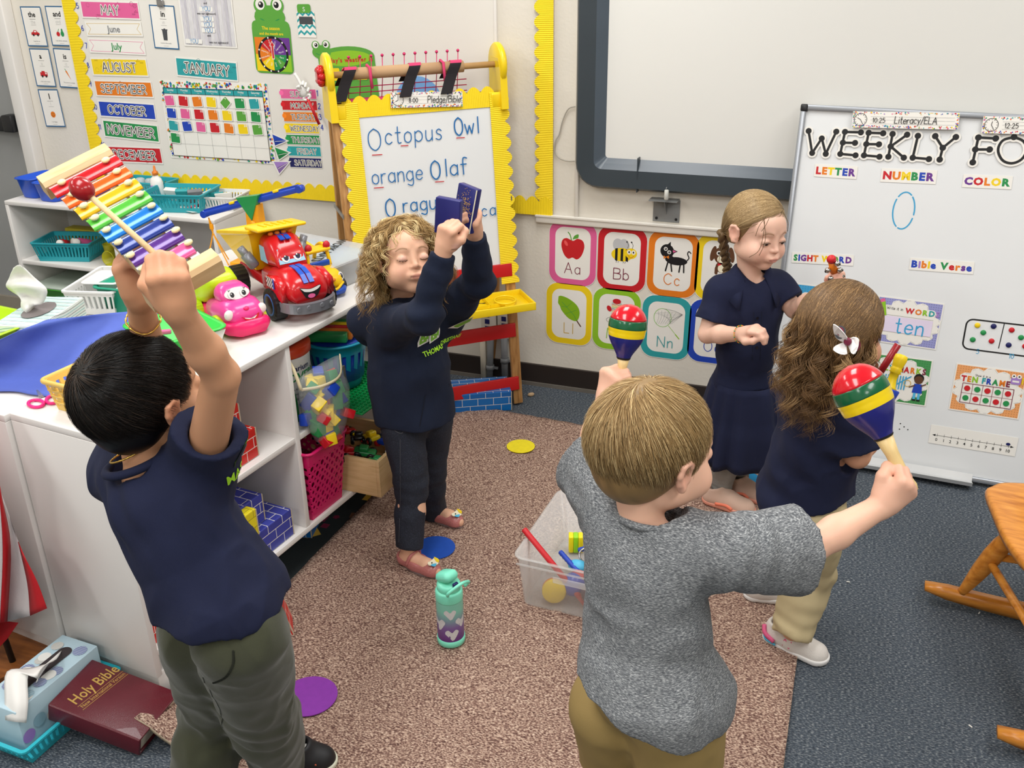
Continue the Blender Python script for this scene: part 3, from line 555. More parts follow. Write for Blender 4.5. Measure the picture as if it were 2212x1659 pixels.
cb=[(1249,229),(1228,235),(1215,262),(1208,290),(1200,305),(1198,325),(1206,340),(1222,347),(1236,348),(1250,347)]
o=MB().tube(smooth([onY(x,y,WY-.01) for x,y in cb],5),.0022,mat('grey_cable',(170,165,155),.5)).build('cable',None,None);tag(o,'thin grey cable looping out from the left edge of the dark board','cable')
# ================================================================ LEANING WHITEBOARD
BF=Fr((-.252,3.27,.012),(.9986,-.052,.0),(.012,.205,1.18));BW,BH=.94,1.205
m_wb=mat('whiteboard_enamel',(226,228,229),.22,var=.012,vs=4);m_al=mat('brushed_aluminium',(168,172,178),.35,.6,stretch=(1,30,1))
wbd=thing('whiteboard','large whiteboard leaning on the back wall with WEEKLY headings and posters','whiteboard',BF.M())
MB().box((BW/2,BH/2,-.006),(BW-.01,BH-.01,.012)).build('panel',m_wb,wbd)
for c,d in (((.009,BH/2,0),(.018,BH,.022)),((BW-.009,BH/2,0),(.018,BH,.022)),((BW/2,BH-.009,0),(BW-.03,.018,.022)),((BW/2,.009,0),(BW-.03,.018,.022))): MB().box(c,d,bev=.004).build('frame_rail',m_al,wbd)
for x in (.011,BW-.011): MB().box((x,BH-.011,.001),(.024,.024,.027),bev=.005).build('corner_cap',mat('black_metal'),wbd)
MB().prism([(0,0),(.05,0),(.056,.014),(.05,.014),(.046,.005),(.008,.005),(0,.028)],0,.56,None,Matrix.Translation((.16,.0,.01)) @ Matrix(((0,0,1,0),(0,1,0,0),(1,0,0,0),(0,0,0,1)))).build('marker_tray',mat('tray_aluminium',(205,206,206),.4,.3),wbd)
ik=Ink(.0004)
for x,y in ((1945,915),(1953,922),(1943,927),(1961,928)): p=BF.px(x,y);ik.disc(p[0],p[1],.0022,C('black'))
p=BF.px(1952,455);R_=random.Random(2)
a=np.radians(np.linspace(60,410,30));e=np.c_[p[0]+.033*np.cos(a),p[1]+.06*np.sin(a)];
ik.done(wbd,'pen_marks')['kind']='stuff';ik=Ink(.0004)
for s0,s1 in ((0,6),(7,15),(16,23),(24,29)): ik.line(e[s0:s1+1],.0045,mat('print_skymarker',(62,160,205),.4),True)
m_sm=_m['print_skymarker'];ik.done(wbd,'handwritten_zero')['kind']='stuff';ik=Ink(.0004)
c0,c1,c2,c3=[BF.px(*q) for q in ((2090,684),(2345,722),(2330,790),(2080,748))];cx_=(c0+c1+c2+c3)/4;rot_=math.atan2(c1[1]-c0[1],c1[0]-c0[0])
bw_,bh_=np.linalg.norm(c1-c0),np.linalg.norm(c3-c0)
rr=rrect(bw_,bh_,.02,5);rr=np.r_[rr,rr[:1]];ik.line(rr+cx_,.005,C('black'));p,q=BF.px(2170,697),BF.px(2157,752);ik.line([p,q],.0028,C('black'))
ik.done(wbd,'dice_box_outline')['kind']='stuff';ik=Ink(.0004)
for t,q in (('5',(2111,764)),('10',(2184,774))): p=BF.px(*q);ik.text(t,p[0],p[1],.015,m_sm,.13)
ik.done(wbd,'handwritten_numbers')['kind']='stuff'
def zz(*q): return [(1680+x/1.975,220+y/1.975) for x,y in q]
mag=0
for x,y,c in ((852,953,'yellow'),(921,957,'navy'),(877,984,'green'),(832,1014,'green'),(912,1020,'red'),(998,973,'red'),(985,1037,'navy'),(1038,1005,'green'),(1055,1042,'red')):
    p=BF.px(*zz((x,y))[0]);o=MB().lathe([(.0085,0),(.0088,.002),(.007,.0035),(.001,.004)],C(c),14,None).build('magnet_dot',None,None,BF.M(p[0],p[1],0,.0005));
    tag(o,'%s round magnet %s of the drawn dice box' % (dict(navy='dark blue').get(c,c),{832: 'in the lower left corner',852: 'in the top left corner',877: 'in the middle of the left half',921: 'at the top left',912: 'at the lower left',998: 'in the top',985: 'at the bottom',1038: 'in the middle of the right half',1055: 'at the right edge'}[x]),'magnet','counter magnets on the whiteboard')
# time strips
def time_strip(fr,q,t,txt,lab,hands,off):
    o,w_,h_,ik=card(fr,q,'time_strip',lab,'label',paper,off=off);r_=random.Random(t)
    for k in range(210):
        e=r_.random();x,y=(r_.uniform(-.5,.5)*w_,r_.choice((-1,1))*(h_/2-r_.uniform(.001,.008))) if e < .8 else (r_.choice((-1,1))*(w_/2-r_.uniform(.001,.008)),r_.uniform(-.5,.5)*h_)
        x=max(-w_/2+.003,min(w_/2-.003,x));y=max(-h_/2+.002,min(h_/2-.002,y));ik.poly(circ(x,y,r_.uniform(.001,.0027),n=7),C(r_.choice(['red','green','blue','yellow','pink','orange','teal','lpurple'])),False)
    cx=-w_/2+h_*.5;ik.line(circ(cx,0,h_*.38,n=30).tolist()+[[cx+h_*.38,0]],.0016,C('black'))
    for i in range(12): a=i*math.pi/6;ik.disc(cx+h_*.31*math.cos(a),h_*.31*math.sin(a),.0012,C('black'),n=6)
    for a,l in hands: a=math.radians(90-a);ik.line([(cx,0),(cx+l*h_*math.cos(a),l*h_*math.sin(a))],.0016,C('black'))
    ik.line([(cx+h_*.6,-h_*.24),(w_/2-.012,-h_*.24)],.0005,C('grey'));ik.line([(cx+h_*.6,.0),(w_/2-.012,0)],.0005,C('grey'));ik.line([(cx+h_*.6,h_*.2),(w_/2-.012,h_*.2)],.0005,C('grey'))
    ik.text(t,cx+h_*.75,-h_*.16,h_*.28,C('black'),.12,'l',sp=.2);ik.text(txt,cx+h_*2.05,-h_*.2,h_*.42,C('black'),.09,'l',sp=.17,slant=.08,wob=.05,wx=.85);ik.done(o)
time_strip(BF,zz((322,40),(778,48),(768,120),(315,108)),'10:25','Literacy/ELA','time strip reading 10:25 Literacy/ELA with confetti edge atop the whiteboard',((300,.22),(150,.3)),.0125)
time_strip(BF,zz((878,55),(1334,78),(1322,152),(870,128)),'12:25','Math','time strip with a clock reading 12:25 at the right top of the whiteboard',((10,.2),(150,.3)),.0125)
# WEEKLY FO... cut-out letters
bl=lambda x,y: BF.px(*zz((x,y))[0],.003)
wl=[('W',[[(132,124),(147,218),(188,156),(205,222),(250,127)]]),('E',[[(355,130),(287,128),(267,222),(332,228)],[(278,174),(330,175)]]),('E',[[(450,134),(388,132),(368,228),(434,234)],[(378,180),(432,181)]]),('K',[[(490,137),(472,234)],[(552,140),(482,190),(538,238)]]),('L',[[(598,145),(576,238),(645,244)]]),('Y',[[(672,146),(704,196),(760,150)],[(704,196),(691,246)]]),('F',[[(930,156),(856,152),(832,258)],[(843,203),(904,203)]]),('O',[[(1008,150),(960,165),(940,205),(958,248),(998,262),(1040,245),(1062,205),(1048,168),(1008,150)]])]
for nth,(t,st) in enumerate(wl):
    P_=[np.array([bl(*a) for a in s_]) for s_ in st];
    if t == 'O': P_=[smooth(P_[0],5)]
    c=np.mean(np.concatenate(P_),0);P_=[p-c for p in P_];b=Ink(0);z=b.z
    def tk(mb,pts,w_,z0,m): 
        for i in range(len(pts)-1):
            d=pts[i+1]-pts[i];l=np.hypot(*d)
            if l > 1e-5: q=V(-d[1],d[0])/l*w_/2;mb.prism([pts[i]-q,pts[i+1]-q,pts[i+1]+q,pts[i]+q],z0-.0006+i*3e-6,z0+i*3e-6,m)
        for i,p in enumerate(pts): mb.prism(circ(p[0],p[1],w_/2,n=12),z0-.0006,z0+i*3e-6+2e-5,m)
    mb=MB();mb2=MB()
    for k,p in enumerate(P_): 
        tk(mb,p,.0205,.0008+k*1e-4,paper);[mb.prism(circ(e[0],e[1],.0155,n=16),.0002,.0009+k*1e-4+j*1e-5,paper) for j,e in enumerate(p if t != 'O' else p[:1])]
        tk(mb2,p,.0078,.0014+k*1e-4,C('black'));[mb2.prism(circ(e[0],e[1],.0097,n=16),.001,.0016+k*1e-4+j*1e-5,C('black')) for j,e in enumerate(p if t != 'O' else p[:1])]
    o=mb.build('cutout_letter',None,None,BF.M(c[0],c[1],0,.003));tag(o,'black dotted cut-out letter %s%s' % (t,{1: ', the first E of WEEKLY',2: ', the second E of WEEKLY',6: ' after WEEKLY',7: ' at the right edge after WEEKLY F'}.get(nth,' of the WEEKLY heading')),'letter','cut-out heading letters');mb2.build('letter_face',None,o)
rb=['red','orange','yellow','green','blue','purple']
for t,q,cols in (('LETTER',[(160,262),(342,278),(335,332),(155,317)],rb),('NUMBER',[(442,280),(682,295),(672,355),(440,338)],rb),('COLOR',[(792,308),(1005,318),(995,376),(787,362)],['purple','red','orange','yellow','green']),
                   ('SIGHT WORD',[(62,636),(325,658),(322,703),(60,683)],['green','blue','purple','red','orange','yellow','lgreen','blue','purple']),('Bible Verse',[(565,660),(840,688),(832,740),(562,712)],['blue','lpurple','orange','yellow','blue','green','red','orange','purple','blue'])):
    o,w_,h_,ik=card(BF,zz(*q),'heading_card','white heading card with rainbow lettering %s on the whiteboard' % t,'label',paper,'rainbow heading cards',off=.001)
    ww=sum(btext_mesh(c,.04)[0][:,0].max() if c != ' ' else .3 for c in t)/.72*h_*.55+len(t)*.05*h_;ik.multi(t,0,-h_*.26,h_*.55,cols,bold=.055,wx=min(1.1,.92*w_/ww),sp=.07);ik.done(o)
# activity posters
def cloud(w_,h_,k=1.):
    out=[]
    for i in range(14): a=2*math.pi*i/14;out.append((w_*.45*k*math.cos(a),h_*.42*k*math.sin(a)))
    P_=[]
    for i in range(14):
        a,b=V(*out[i]),V(*out[(i+1) % 14]);m_=(a+b)/2;m_=m_+m_/np.linalg.norm(m_)*.013*k
        P_ += [a,(a+m_)/2+m_/np.linalg.norm(m_)*.005,m_,(b+m_)/2+m_/np.linalg.norm(m_)*.005]
    return np.array(P_)
def poster(q,col,lab,fn,dotc):
    bg=mat('print_bg_'+lab[:12].replace(' ','_'),col,.4,var=.02);o,w_,h_,ik=card(BF,zz(*q),'activity_poster',lab,'poster',paper,'number activity posters',off=.001)
    ik.rect(-w_/2+.004,-h_/2+.004,w_/2-.004,h_/2-.004,bg);dm=mat('print_dt_'+lab[:12].replace(' ','_'),tuple(int(c*.8) for c in col),.4)
    for i in range(26):
        for j in range(19):
            x,y=-w_/2+.008+i*(w_-.016)/25,-h_/2+.008+j*(h_-.016)/18
            if abs(x) > w_*.38 or abs(y) > h_*.34: ik.poly(circ(x,y,.0016,n=6),dm,False)
    ik.poly(cloud(w_,h_),paper);d=cloud(w_*.96,h_*.95);
    for i in range(0,len(d),2): ik.line([d[i],d[(i+1) % len(d)]],.0006,C('grey'),False)
    fn(ik,w_,h_);ik.done(o)
def f_ten(ik,w_,h_):
    ik.text('Write it in',-w_*.22,h_*.24,.009,C('black'),.12);ik.multi('WORDS',w_*.2,h_*.2,.018,['red','orange','lime','teal','lpurple'],bold=.04)
    for y in (.12,-.06,-.24): ik.line([(-w_*.42,h_*y),(w_*.38,h_*y)],.0008,C('grey'))
    ik.rect(-w_*.42,-h_*.24,w_*.38,h_*.1,mat('print_palelilac',(226,214,236),.4));ik.text('ten',.01,-h_*.24,.05,m_sm,.1,sp=.25)
    ik.poly([(-w_*.45,h_*.36),(-w_*.38,h_*.4),(-w_*.33,h_*.1),(-w_*.39,h_*.08)],C('lime'));ik.poly([(-w_*.45,h_*.36),(-w_*.38,h_*.4),(-w_*.4,h_*.46),(-w_*.46,h_*.43)],C('pink'))
def f_tally(ik,w_,h_):
    ik.text('Show it with',-w_*.14,h_*.3,.006,C('grey'),.12);ik.multi('TALLY MARKS',.0,h_*.17,.02,['maroon','red','orange','lime','teal','maroon','red','orange','lime'],bold=.04,wx=.85)
    for g in (-.24,.02): [ik.line([(w_*(g+.04*i),-h_*.2),(w_*(g+.04*i+.01),h_*.08)],.004,m_sm) for i in range(4)];ik.line([(w_*(g-.03),-h_*.14),(w_*(g+.2),h_*.1)],.004,m_sm)
    x,y=w_*.34,-h_*.1;ik.disc(x,y+.03,.016,C('black'));ik.disc(x,y+.024,.014,C('brown'));ik.poly([(x-.012,y+.01),(x+.012,y+.01),(x+.016,y-.022),(x-.016,y-.022)],C('blue'));[ik.rect(x+k,y-.045,x+k+.008,y-.022,C('sky')) for k in (-.011,.003)];[ik.rect(x+k-.001,y-.05,x+k+.01,y-.044,C('black')) for k in (-.011,.003)];ik.line([(x-.01,y+.004),(x-.026,y-.004)],.004,C('brown'));ik.line([(x+.01,y+.004),(x+.024,y+.012)],.004,C('brown'));ik.line(circ(x-.034,y+.008,.011,n=16).tolist()+[[x-.023,y+.008]],.002,C('gold'))
def f_frame(ik,w_,h_):
    ik.text('Show it in a',-w_*.1,h_*.28,.007,C('black'),.12);ik.multi('TEN FRAME',-w_*.05,h_*.15,.019,['red','orange','lime','teal','blue','green','orange','maroon'],bold=.045,wx=.9)
    x0,x1,y0,y1=-w_*.36,w_*.36,-h_*.3,h_*.11
    for x in (x0,x1): ik.line([(x,y0),(x,y1)],.002,C('maroon'))
    for y in (y0,y1): ik.line([(x0,y),(x1,y)],.002,C('maroon'))
    ik.line([(x0,(y0+y1)/2),(x1,(y0+y1)/2)],.0012,C('maroon'));[ik.line([(x0+(x1-x0)*i/5,y0),(x0+(x1-x0)*i/5,y1)],.0012,C('maroon')) for i in range(1,5)]
    for i in range(5):
        for j in range(2): ik.disc(x0+(x1-x0)*(i+.5)/5,y0+(y1-y0)*(.75-j*.5),.0095,C('red') if (i+j) % 2 == 0 else C('green'))
    x,y=w_*.36,h_*.3;ik.poly(rrect(.03,.026,.005)+V(x,y),C('lpurple'));[ik.disc(x+k,y+.014,.007,paper) for k in (-.008,.008)];[ik.disc(x+k,y+.014,.0028,C('black')) for k in (-.008,.008)];ik.rect(x-.01,y-.006,x+.01,y,paper);ik.rect(x+.018,y-.01,x+.022,y+.012,C('yellow'))
def f_pic(ik,w_,h_): ik.multi('PICTURE',0,h_*.18,.018,['blue','teal','green','orange'],bold=.04);ik.line([(-w_*.1,-h_*.2),(-w_*.1,h_*.05),(w_*.1,h_*.05),(w_*.1,-h_*.2),(-w_*.1,-h_*.2)],.003,m_sm)
def f_bl(ik,w_,h_): ik.multi('BASE TEN',0,h_*.18,.018,['red','pink','brown','teal'],bold=.04);ik.line([(-w_*.25,-h_*.3),(-w_*.25,h_*.1),(w_*.1,h_*.1),(w_*.1,-h_*.3),(-w_*.25,-h_*.3)],.003,C('dgrey'))
poster([(432,828),(716,860),(672,1055),(395,1022)],(150,152,205),'purple edged poster Write it in WORDS with ten written on it',f_ten,0)
poster([(380,1066),(662,1103),(632,1298),(345,1262)],(70,150,84),'green edged TALLY MARKS poster below the purple one',f_tally,0)
poster([(768,1118),(1065,1150),(1030,1358),(722,1310)],(232,160,100),'orange edged TEN FRAME poster with red and green dots',f_frame,0)
poster([(80,775),(385,806),(355,1000),(48,965)],(70,165,215),'blue dotted poster mostly hidden behind the girl with the hair bow',f_pic,0)
poster([(22,1018),(318,1052),(290,1245),(5,1210)],(190,200,90),'yellow green dotted poster behind the curly ponytail at the board edge',f_bl,0)
o,w_,h_,ik=card(BF,zz((655,1375),(1027,1435),(1012,1515),(642,1452)),'number_line','white number line strip from 0 to 10 with a blue dot on the whiteboard','label',paper,off=.001)
ik.line([(-w_*.45,-.002),(w_*.46,-.002)],.0014,C('black'));[ik.poly([(s_*w_*.47,-.002),(s_*w_*.43,.002),(s_*w_*.43,-.006)],C('black')) for s_ in (-1,1)]
for i in range(11): x=w_*(-.41+i*.082);ik.line([(x,-.006),(x,.004)],.001,C('black'));ik.bold(str(i),x-.001,-.022,.0105,C('black'),bold=.01)
ik.disc(w_*.4,.006,.0068,C('navy'),.005);ik.done(o)
# ================================================================ EASEL
th_,rl_=.686,.0;eu=V(math.cos(th_),math.sin(th_),.012);EF=Fr((-1.78,3.082,0),eu,(0,0,1));EWd,EH,ES=.597,1.245,.166
m_oak=ramp_mat('oak_wood',[(.3,(150,104,56)),(.5,(178,130,76)),(.7,(196,150,94))],3.5,.5,.15,3,(30,1.6,30),.001);m_oakd=ramp_mat('brown_hardboard',[(.3,(96,66,34)),(.7,(112,78,42))],20,.7,.2)
m_ply=PL('yellow',.35);m_redw=mat('red_painted_wood',(190,22,26),.35,var=.03)
ez=thing('easel','wooden two-sided childrens easel with yellow paper holder and red rails','easel',EF.M())
def leg(x,s0,s1,nm='leg'):
    a,b=V(x,0,s0),V(x,EH-.05,s1);d=nrm(b-a);mb=MB();n=V(0,0,1);n=nrm(n-d*(n@d));M=Matrix(((1,d[0],n[0],a[0]),(0,d[1],n[1],a[1]),(0,d[2],n[2],a[2]),(0,0,0,1)))
    mb.box((0,np.linalg.norm(b-a)/2,0),(.038,np.linalg.norm(b-a),.02),None,M,.003);return mb.build(nm,m_oak,ez)
for x in (.0,EWd): leg(x,ES,.03);leg(x,-ES*.75,-.03)
def onface(h,side=1): return (.03+(ES-.03)*(1-h/EH))*side if side > 0 else -(.03+(ES*.75-.03)*(1-h/EH))
tilt=math.atan2(ES-.03,EH)
def FM(x,h,dz=0,side=1): return Matrix.Translation((x,h,onface(h,side)+dz)) @ Matrix.Rotation(-tilt*side,4,'X')
MB().box((0,0,0),(EWd-.02,.64,.006),None,FM(EWd/2,.875,.006)).build('whiteboard_panel',m_wb,ez)
MB().box((0,0,0),(EWd-.03,.66,.006),None,FM(EWd/2,.87,-.004,-1)).build('back_panel',m_oakd,ez)
MB().box((0,0,0),(EWd-.03,.62,.004),None,FM(EWd/2,.84,.0,1)).build('panel_backing',m_oakd,ez)
for h,w_ in ((.08,.055),(.30,.055),(.54,.05)): MB().box((0,0,0),(EWd+.01,w_,.012),None,FM(EWd/2,h+.01,.012),.002).build('red_rail',m_redw,ez)
# side spacer
for x in (-.02,EWd+.02): MB().box((x,.82,0),(.004,.016,.19),mat('zinc_strip',(150,150,148),.35,.7)).build('hinge_strap',None,ez)
# paper borders stuck on the easel whiteboard
Ff=Fr(EF.o,EF.u,EF.v);I4=FM(0,0,.0105)
for a,b,o_ in (((.075,.5),(.075,1.21),1),((EWd-.04,1.21),(EWd-.04,.5),1),((EWd-.02,1.16),(.02,1.16),-1)): border('paper_border','',Ff,a,b,.062,o_,parent=ez,M0=I4 @ Matrix.Translation((0,0,.002 if a[1] != b[1] else .0)))
ch=list(ez.children)
# tray
ty=.455;tz=onface(ty)+.005;tm=MB();TWd=EWd+.07
ti=MB();ti.box((EWd/2,ty-.01,tz+.085),(TWd,.006,.17),m_ply,bev=.002)
for z_ in (tz+.002,tz+.168): ti.box((EWd/2,ty-.002,z_),(TWd,.03,.007),m_ply,bev=.002)
for x in (EWd/2-TWd/2,EWd/2+TWd/2): ti.box((x,ty-.002,tz+.085),(.007,.03,.175),m_ply,bev=.002)
ti.box((EWd/2,ty-.0,tz+.11),(TWd-.2,.012,.005),m_ply);ti.box((EWd-.12,ty-.0,tz+.06),(.005,.012,.11),m_ply)
for x in (EWd-.055,): ti.tube([(x+.04*math.cos(a),ty+.008,tz+.085+.045*math.sin(a)) for a in np.linspace(0,6.28,28,False)],.004,m_ply,closed=True)
tr=ti.build('tray',None,ez)
ri=random.Random(5);sb=MB()
for k in range(9): x,z=EWd-.2+ri.uniform(-.06,.12),tz+ri.uniform(.03,.15);sb.tube(smooth([(x+ri.uniform(-.025,.025),ty-.0063,z+ri.uniform(-.015,.015)) for _ in range(3)],3),.0009,C('black'),4)
sb.build('marker_scribbles',None,tr)['kind']='stuff'
# paper roll brackets at the top
for sx,x in ((-1,-.012),(1,EWd+.012)):
    b=MB();b.lathe([(.07,-.012),(.076,-.006),(.076,.006),(.07,.012)],m_ply,32,Matrix.Translation((x,EH+.05,.0)) @ Matrix.Rotation(math.pi/2,4,'Y') @ Matrix.Scale(1.05,4,(1,0,0)))
    b.prism([(-.075,-.10),(.075,-.10),(.062,.03),(.045,.075),(-.045,.075),(-.062,.03)],-.013,.013,m_ply,Matrix.Translation((x,EH,0)) @ Matrix.Rotation(-math.pi/2,4,'Y'))
    b.box((x-sx*.02,EH-.07,.05),(.05,.05,.012),m_ply,bev=.004);b.build('roll_bracket',None,ez)
kb=MB();[kb.ball((-.034-.004*(k % 2),EH+.05+.024*math.cos(k*.785),.024*math.sin(k*.785)),(.014,.013,.013),PL('red',.2),12) for k in range(8)];kb.cyl((-.05,EH+.05,0),(-.012,EH+.05,0),.022,None,PL('red',.2));kb.build('flower_knob',None,ez)
m_dow=mat('tan_wood_dowel',(188,150,104),.5,var=.06,vs=30)
MB().cyl((-.02,EH+.05,0),(EWd+.01,EH+.05,0),.011,None,m_dow).build('rod',None,ez);rl=MB().cyl((.05,EH+.05,.0),(EWd-.12,EH+.05,.0),.0205,None,mat('kraft_tube',(186,150,112),.8)).build('paper_roll',None,ez)
# pink wire basket hung by black straps behind the easel
m_pw=mat('magenta_wire',(200,40,100),.35,.2);m_blk=mat('black_felt',(26,22,26),.9);m_pk=mat('pink_felt',(205,60,105),.85)
hg=thing('hanging_rack','magenta wire rack hung from the easel rod by black and pink straps','rack',EF.M());ry_=EH+.05
for x in (.07,.3,.45):
    pts=smooth([(0,-.08,.065),(0,-.03,.035),(0,.01,.024),(0,.024,.004),(0,.012,-.021),(0,-.04,-.03)],4);n=len(pts)
    v=np.array([(x+s_+((p[1]-.024)*.55),ry_+p[1],p[2]-.0) for p in pts for s_ in (-.021,.021)]);mb=MB().add(v,[(2*i,2*i+1,2*i+3,2*i+2) for i in range(n-1)])
    mb.mats=[m_blk,m_pk];mb.m=[1 if 8 < i < 16 else 0 for i in range(n-1)];o=mb.build('strap',None,hg);md=o.modifiers.new('t','SOLIDIFY');md.thickness=.004
for x in (.135,.4): MB().box((x,ry_+.0,.0),(.012,.055,.05),m_pk,TR(0,0,0),.003).build('hook',m_pk,hg) if 0 else MB().tube([(x,ry_-.05,.03),(x-.002,ry_+.02,.026),(x-.006,ry_+.026,0),(x-.004,ry_+.0,-.026)],.0055,m_pk,6).build('hook',None,hg)
wr=MB()
for k in range(11): x=.06+k*.04;wr.tube([(x,ry_-.09,-.035),(x+.012,ry_-.02,-.05),(x+.018,ry_+.045,-.06)],.0016,m_pw,6);wr.ball((x+.018,ry_+.049,-.06),.006,m_pw,8,rings=5)
for h in (-.09,-.07,-.05): wr.tube([(.03,ry_+h,-.04),(.5,ry_+h,-.04)],.0018,m_pw,6)
wr.build('wire_basket',None,hg);MB().box((.27,ry_-.105,-.03),(.42,.03,.03),m_pk,bev=.006).build('rim_band',None,hg)
Ebr=Fr(EF.o+EF.n*.0,EF.u,EF.v)
EB=Fr(EF.o+EF.n*(onface(0)+.012),EF.u,EF.v*math.cos(tilt)-EF.n*math.sin(tilt))
time_strip(EB,[(843,203),(1000,194),(998,227),(845,236)],'8:00','Pledge/Bible','time strip reading 8:00 Pledge/Bible taped to the top of the easel',((240,.2),(0,.3)),.008)
# handwriting on the easel
mk_=mat('print_inkblue',(30,108,172),.4);he=Ink(.0)
def hwr(t,x,y,h,w=.075,**k): p=EB.px(x,y,-.001);he.text(t,p[0],p[1],h,mk_,w,'l',**k)
def und(x,y,l): p=EB.px(x,y,-.001);he.line([p,p+V(l,-.001)],.003,C('red'))
hwr('O',798,326,.074,.05,wx=.85);hwr('ctopus',833,312,.06,.06,sp=.24,wx=.93,slant=.05);und(804,335,.035);und(866,315,.026)
hwr('O',983,293,.062,.08,wx=.7);hwr('wl',1005,289,.056,.08,sp=.25);und(986,298,.03)
hwr('orange',805,398,.055,.065,sp=.2,wx=.93);und(808,406,.034);hwr('O',932,388,.066,.075,wx=.75);hwr('laf',963,380,.06,.075,sp=.2);und(940,393,.032)
hwr('O',835,470,.066,.075,wx=.75);hwr('ragun',872,458,.052,.085,sp=.22);hwr('tica',1015,470,.045,.085,sp=.3)
he.done(ez,'handwriting',Matrix.Identity(4)).matrix_local=Matrix(EF.M()).inverted() @ EB.M(0,0,0,-.0005)
# ================================================================ TOY SHELF
SD=V(.1093,.994,0);SQ=V(-.994,.1093,0);SO=V(-1.485,1.455,0)
SM=Matrix(((SD[0],SQ[0],0,SO[0]),(SD[1],SQ[1],0,SO[1]),(0,0,1,0),(0,0,0,1)))
SI=np.array(SM.inverted())
def SL(px,py,z): p=onZ(px,py,z);return (SI @ np.r_[p,1])[:2]
def SP(x,y,z=0,a=0): return SM @ TR(x,y,z,0,0,a)
def SFp(px,py,dep=0):
    r=ray(px,py);o=SO+SQ*dep;t=((o-CAM)@SQ)/(r@SQ);return (SI @ np.r_[CAM+t*r,1])[[0,2]]
ZT,ZM,ZB,SLEN,SDP,T=.737,.445,.145,1.25,.31,.018
def bookcase(name,label,M,L,dp,zt,zm,zb,div,plinth=.07,opn=0):
    r=thing(name,label,'shelf',M)
    MB().box((L/2,dp/2,zt-T/2),(L,dp,T),bev=.002).build('top_board',m_white,r)
    for x in (T/2,L-T/2): MB().box((x,dp/2,(zt-T+plinth)/2),(T,dp,zt-T-plinth),bev=.0015).build('side_panel',m_white,r)
    for x in div: MB().box((x,dp/2,(zt-T+zb)/2),(T,dp-.006,zt-T-zb),bev=.0015).build('divider',m_white,r)
    MB().box((L/2,dp-.006,(zt+plinth)/2-T/2),(L-2*T,.008,zt-plinth-T)).build('back_board',mat('grey_white_board',(196,194,192),.6),r)
    xs=[T/2]+list(div)+[L-T/2]
    for a,b in zip(xs[:-1],xs[1:]): MB().box(((a+b)/2,dp/2,zm-T/2),(b-a-T,dp-.012,T),bev=.0015).build('shelf_board',m_white,r)
    MB().box((L/2,dp/2,zb-T/2),(L-2*T,dp-.004,T),bev=.0015).build('bottom_board',m_white,r)
    for x0,w_ in (((L/2+.006,L-.03),) if not opn else ((.05,.08),(L-.05,.08))): MB().box((x0,dp/2,plinth/2),(w_,dp-.09 if not opn else dp-.02,plinth),bev=.002).build('plinth',m_white,r)
    return r
def bookcase2(*a,**k): r=bookcase(*a,**k);return r
sh=bookcase('toy_shelf','white toy shelf in front with building blocks and bins in its open bays',SM,SLEN,SDP,ZT,ZM,ZB,[.625],opn=1)
# near end plinth that sticks out at the corner
sh2=bookcase('toy_shelf','second white shelf standing back to back behind the toy shelf, under the tissue box',SM @ TR(-.012,SDP+.004,0),SLEN,.42,ZT-.002,ZM,ZB,[.625])
# ---------------------------------------------------------------- helpers for plastic goods
def slat_basket(mb,w,d,h,m,n=14,tp=.86,t=.004,rim=.012,lo=.25,hi=.8,M=None,band=True):
    def P_(x,y,z): k=tp+(1-tp)*z/h;return (x*k,y*k,z)
    def wall(a,b,n):
        a,b=V(*a),V(*b);L=np.linalg.norm(b-a)
        def seg(s0,s1,z0,z1):
            q=[]
            for s,z in ((s0,z0),(s1,z0),(s1,z1),(s0,z1)): p=a+(b-a)*s;q.append(P_(p[0],p[1],z))
            nrm_=nrm(np.cross(V(*q[1])-V(*q[0]),V(*q[3])-V(*q[0])))*t;v=q+[tuple(V(*c)-nrm_) for c in q]
            mb.add(v,[(0,1,2,3),(7,6,5,4),(0,4,5,1),(1,5,6,2),(2,6,7,3),(3,7,4,0)],m,False,M)
        seg(0,1,0,h*lo);seg(0,1,h*hi,h)
        for i in range(n+1): c=i/n;seg(max(0,c-.25/n),min(1,c+.25/n),h*lo,h*hi)
    W,D=w/2,d/2
    nd=max(2,int(n*d/w));wall((-W,-D),(W,-D),n);wall((W,-D),(W,D),nd);wall((W,D),(-W,D),n);wall((-W,D),(-W,-D),nd)
    r=rrect(w+rim,d+rim,.015,3);r2_=rrect(w-.006,d-.006,.01,3);nn=len(r);zt_=h
    v=np.r_[np.c_[r,np.full(nn,zt_-.003)],np.c_[r,np.full(nn,zt_+.002)],np.c_[r2_,np.full(nn,zt_+.002)],np.c_[r2_,np.full(nn,zt_-.003)]]
    mb.add(v,[(k*nn+j,k*nn+(j+1) % nn,((k+1) % 4)*nn+(j+1) % nn,((k+1) % 4)*nn+j) for k in range(4) for j in range(nn)],m,False,M)
    mb.box((0,0,.002),(w*tp,d*tp,.004),m,M);return mb
def tub(mb,w,d,h,m,r=.02,t=.003,tp=.85,rim=.008,M=None,k=4):
    def R(ww,dd,rr,z): return np.c_[rrect(ww,dd,rr,k),np.full(4*(k+1),z)]
    rings=[R(w*tp-.01,d*tp-.01,r*.8,0),R(w*tp,d*tp,r,.004),R(w,d,r,h),R(w+2*rim,d+2*rim,r+rim,h),R(w+2*rim,d+2*rim,r+rim,h+.003),R(w-2*t,d-2*t,r-t*.5,h+.003),R(w*tp-2*t,d*tp-2*t,r-t*.5,.006)]
    return mb.rings(rings,m,True,M)
def bx(name,label,cat,M,d,m,bev=.003,group=None): o=MB().box((0,0,d[2]/2),d,m,bev=bev).build(name,m,None,M);return tag(o,label,cat,group)
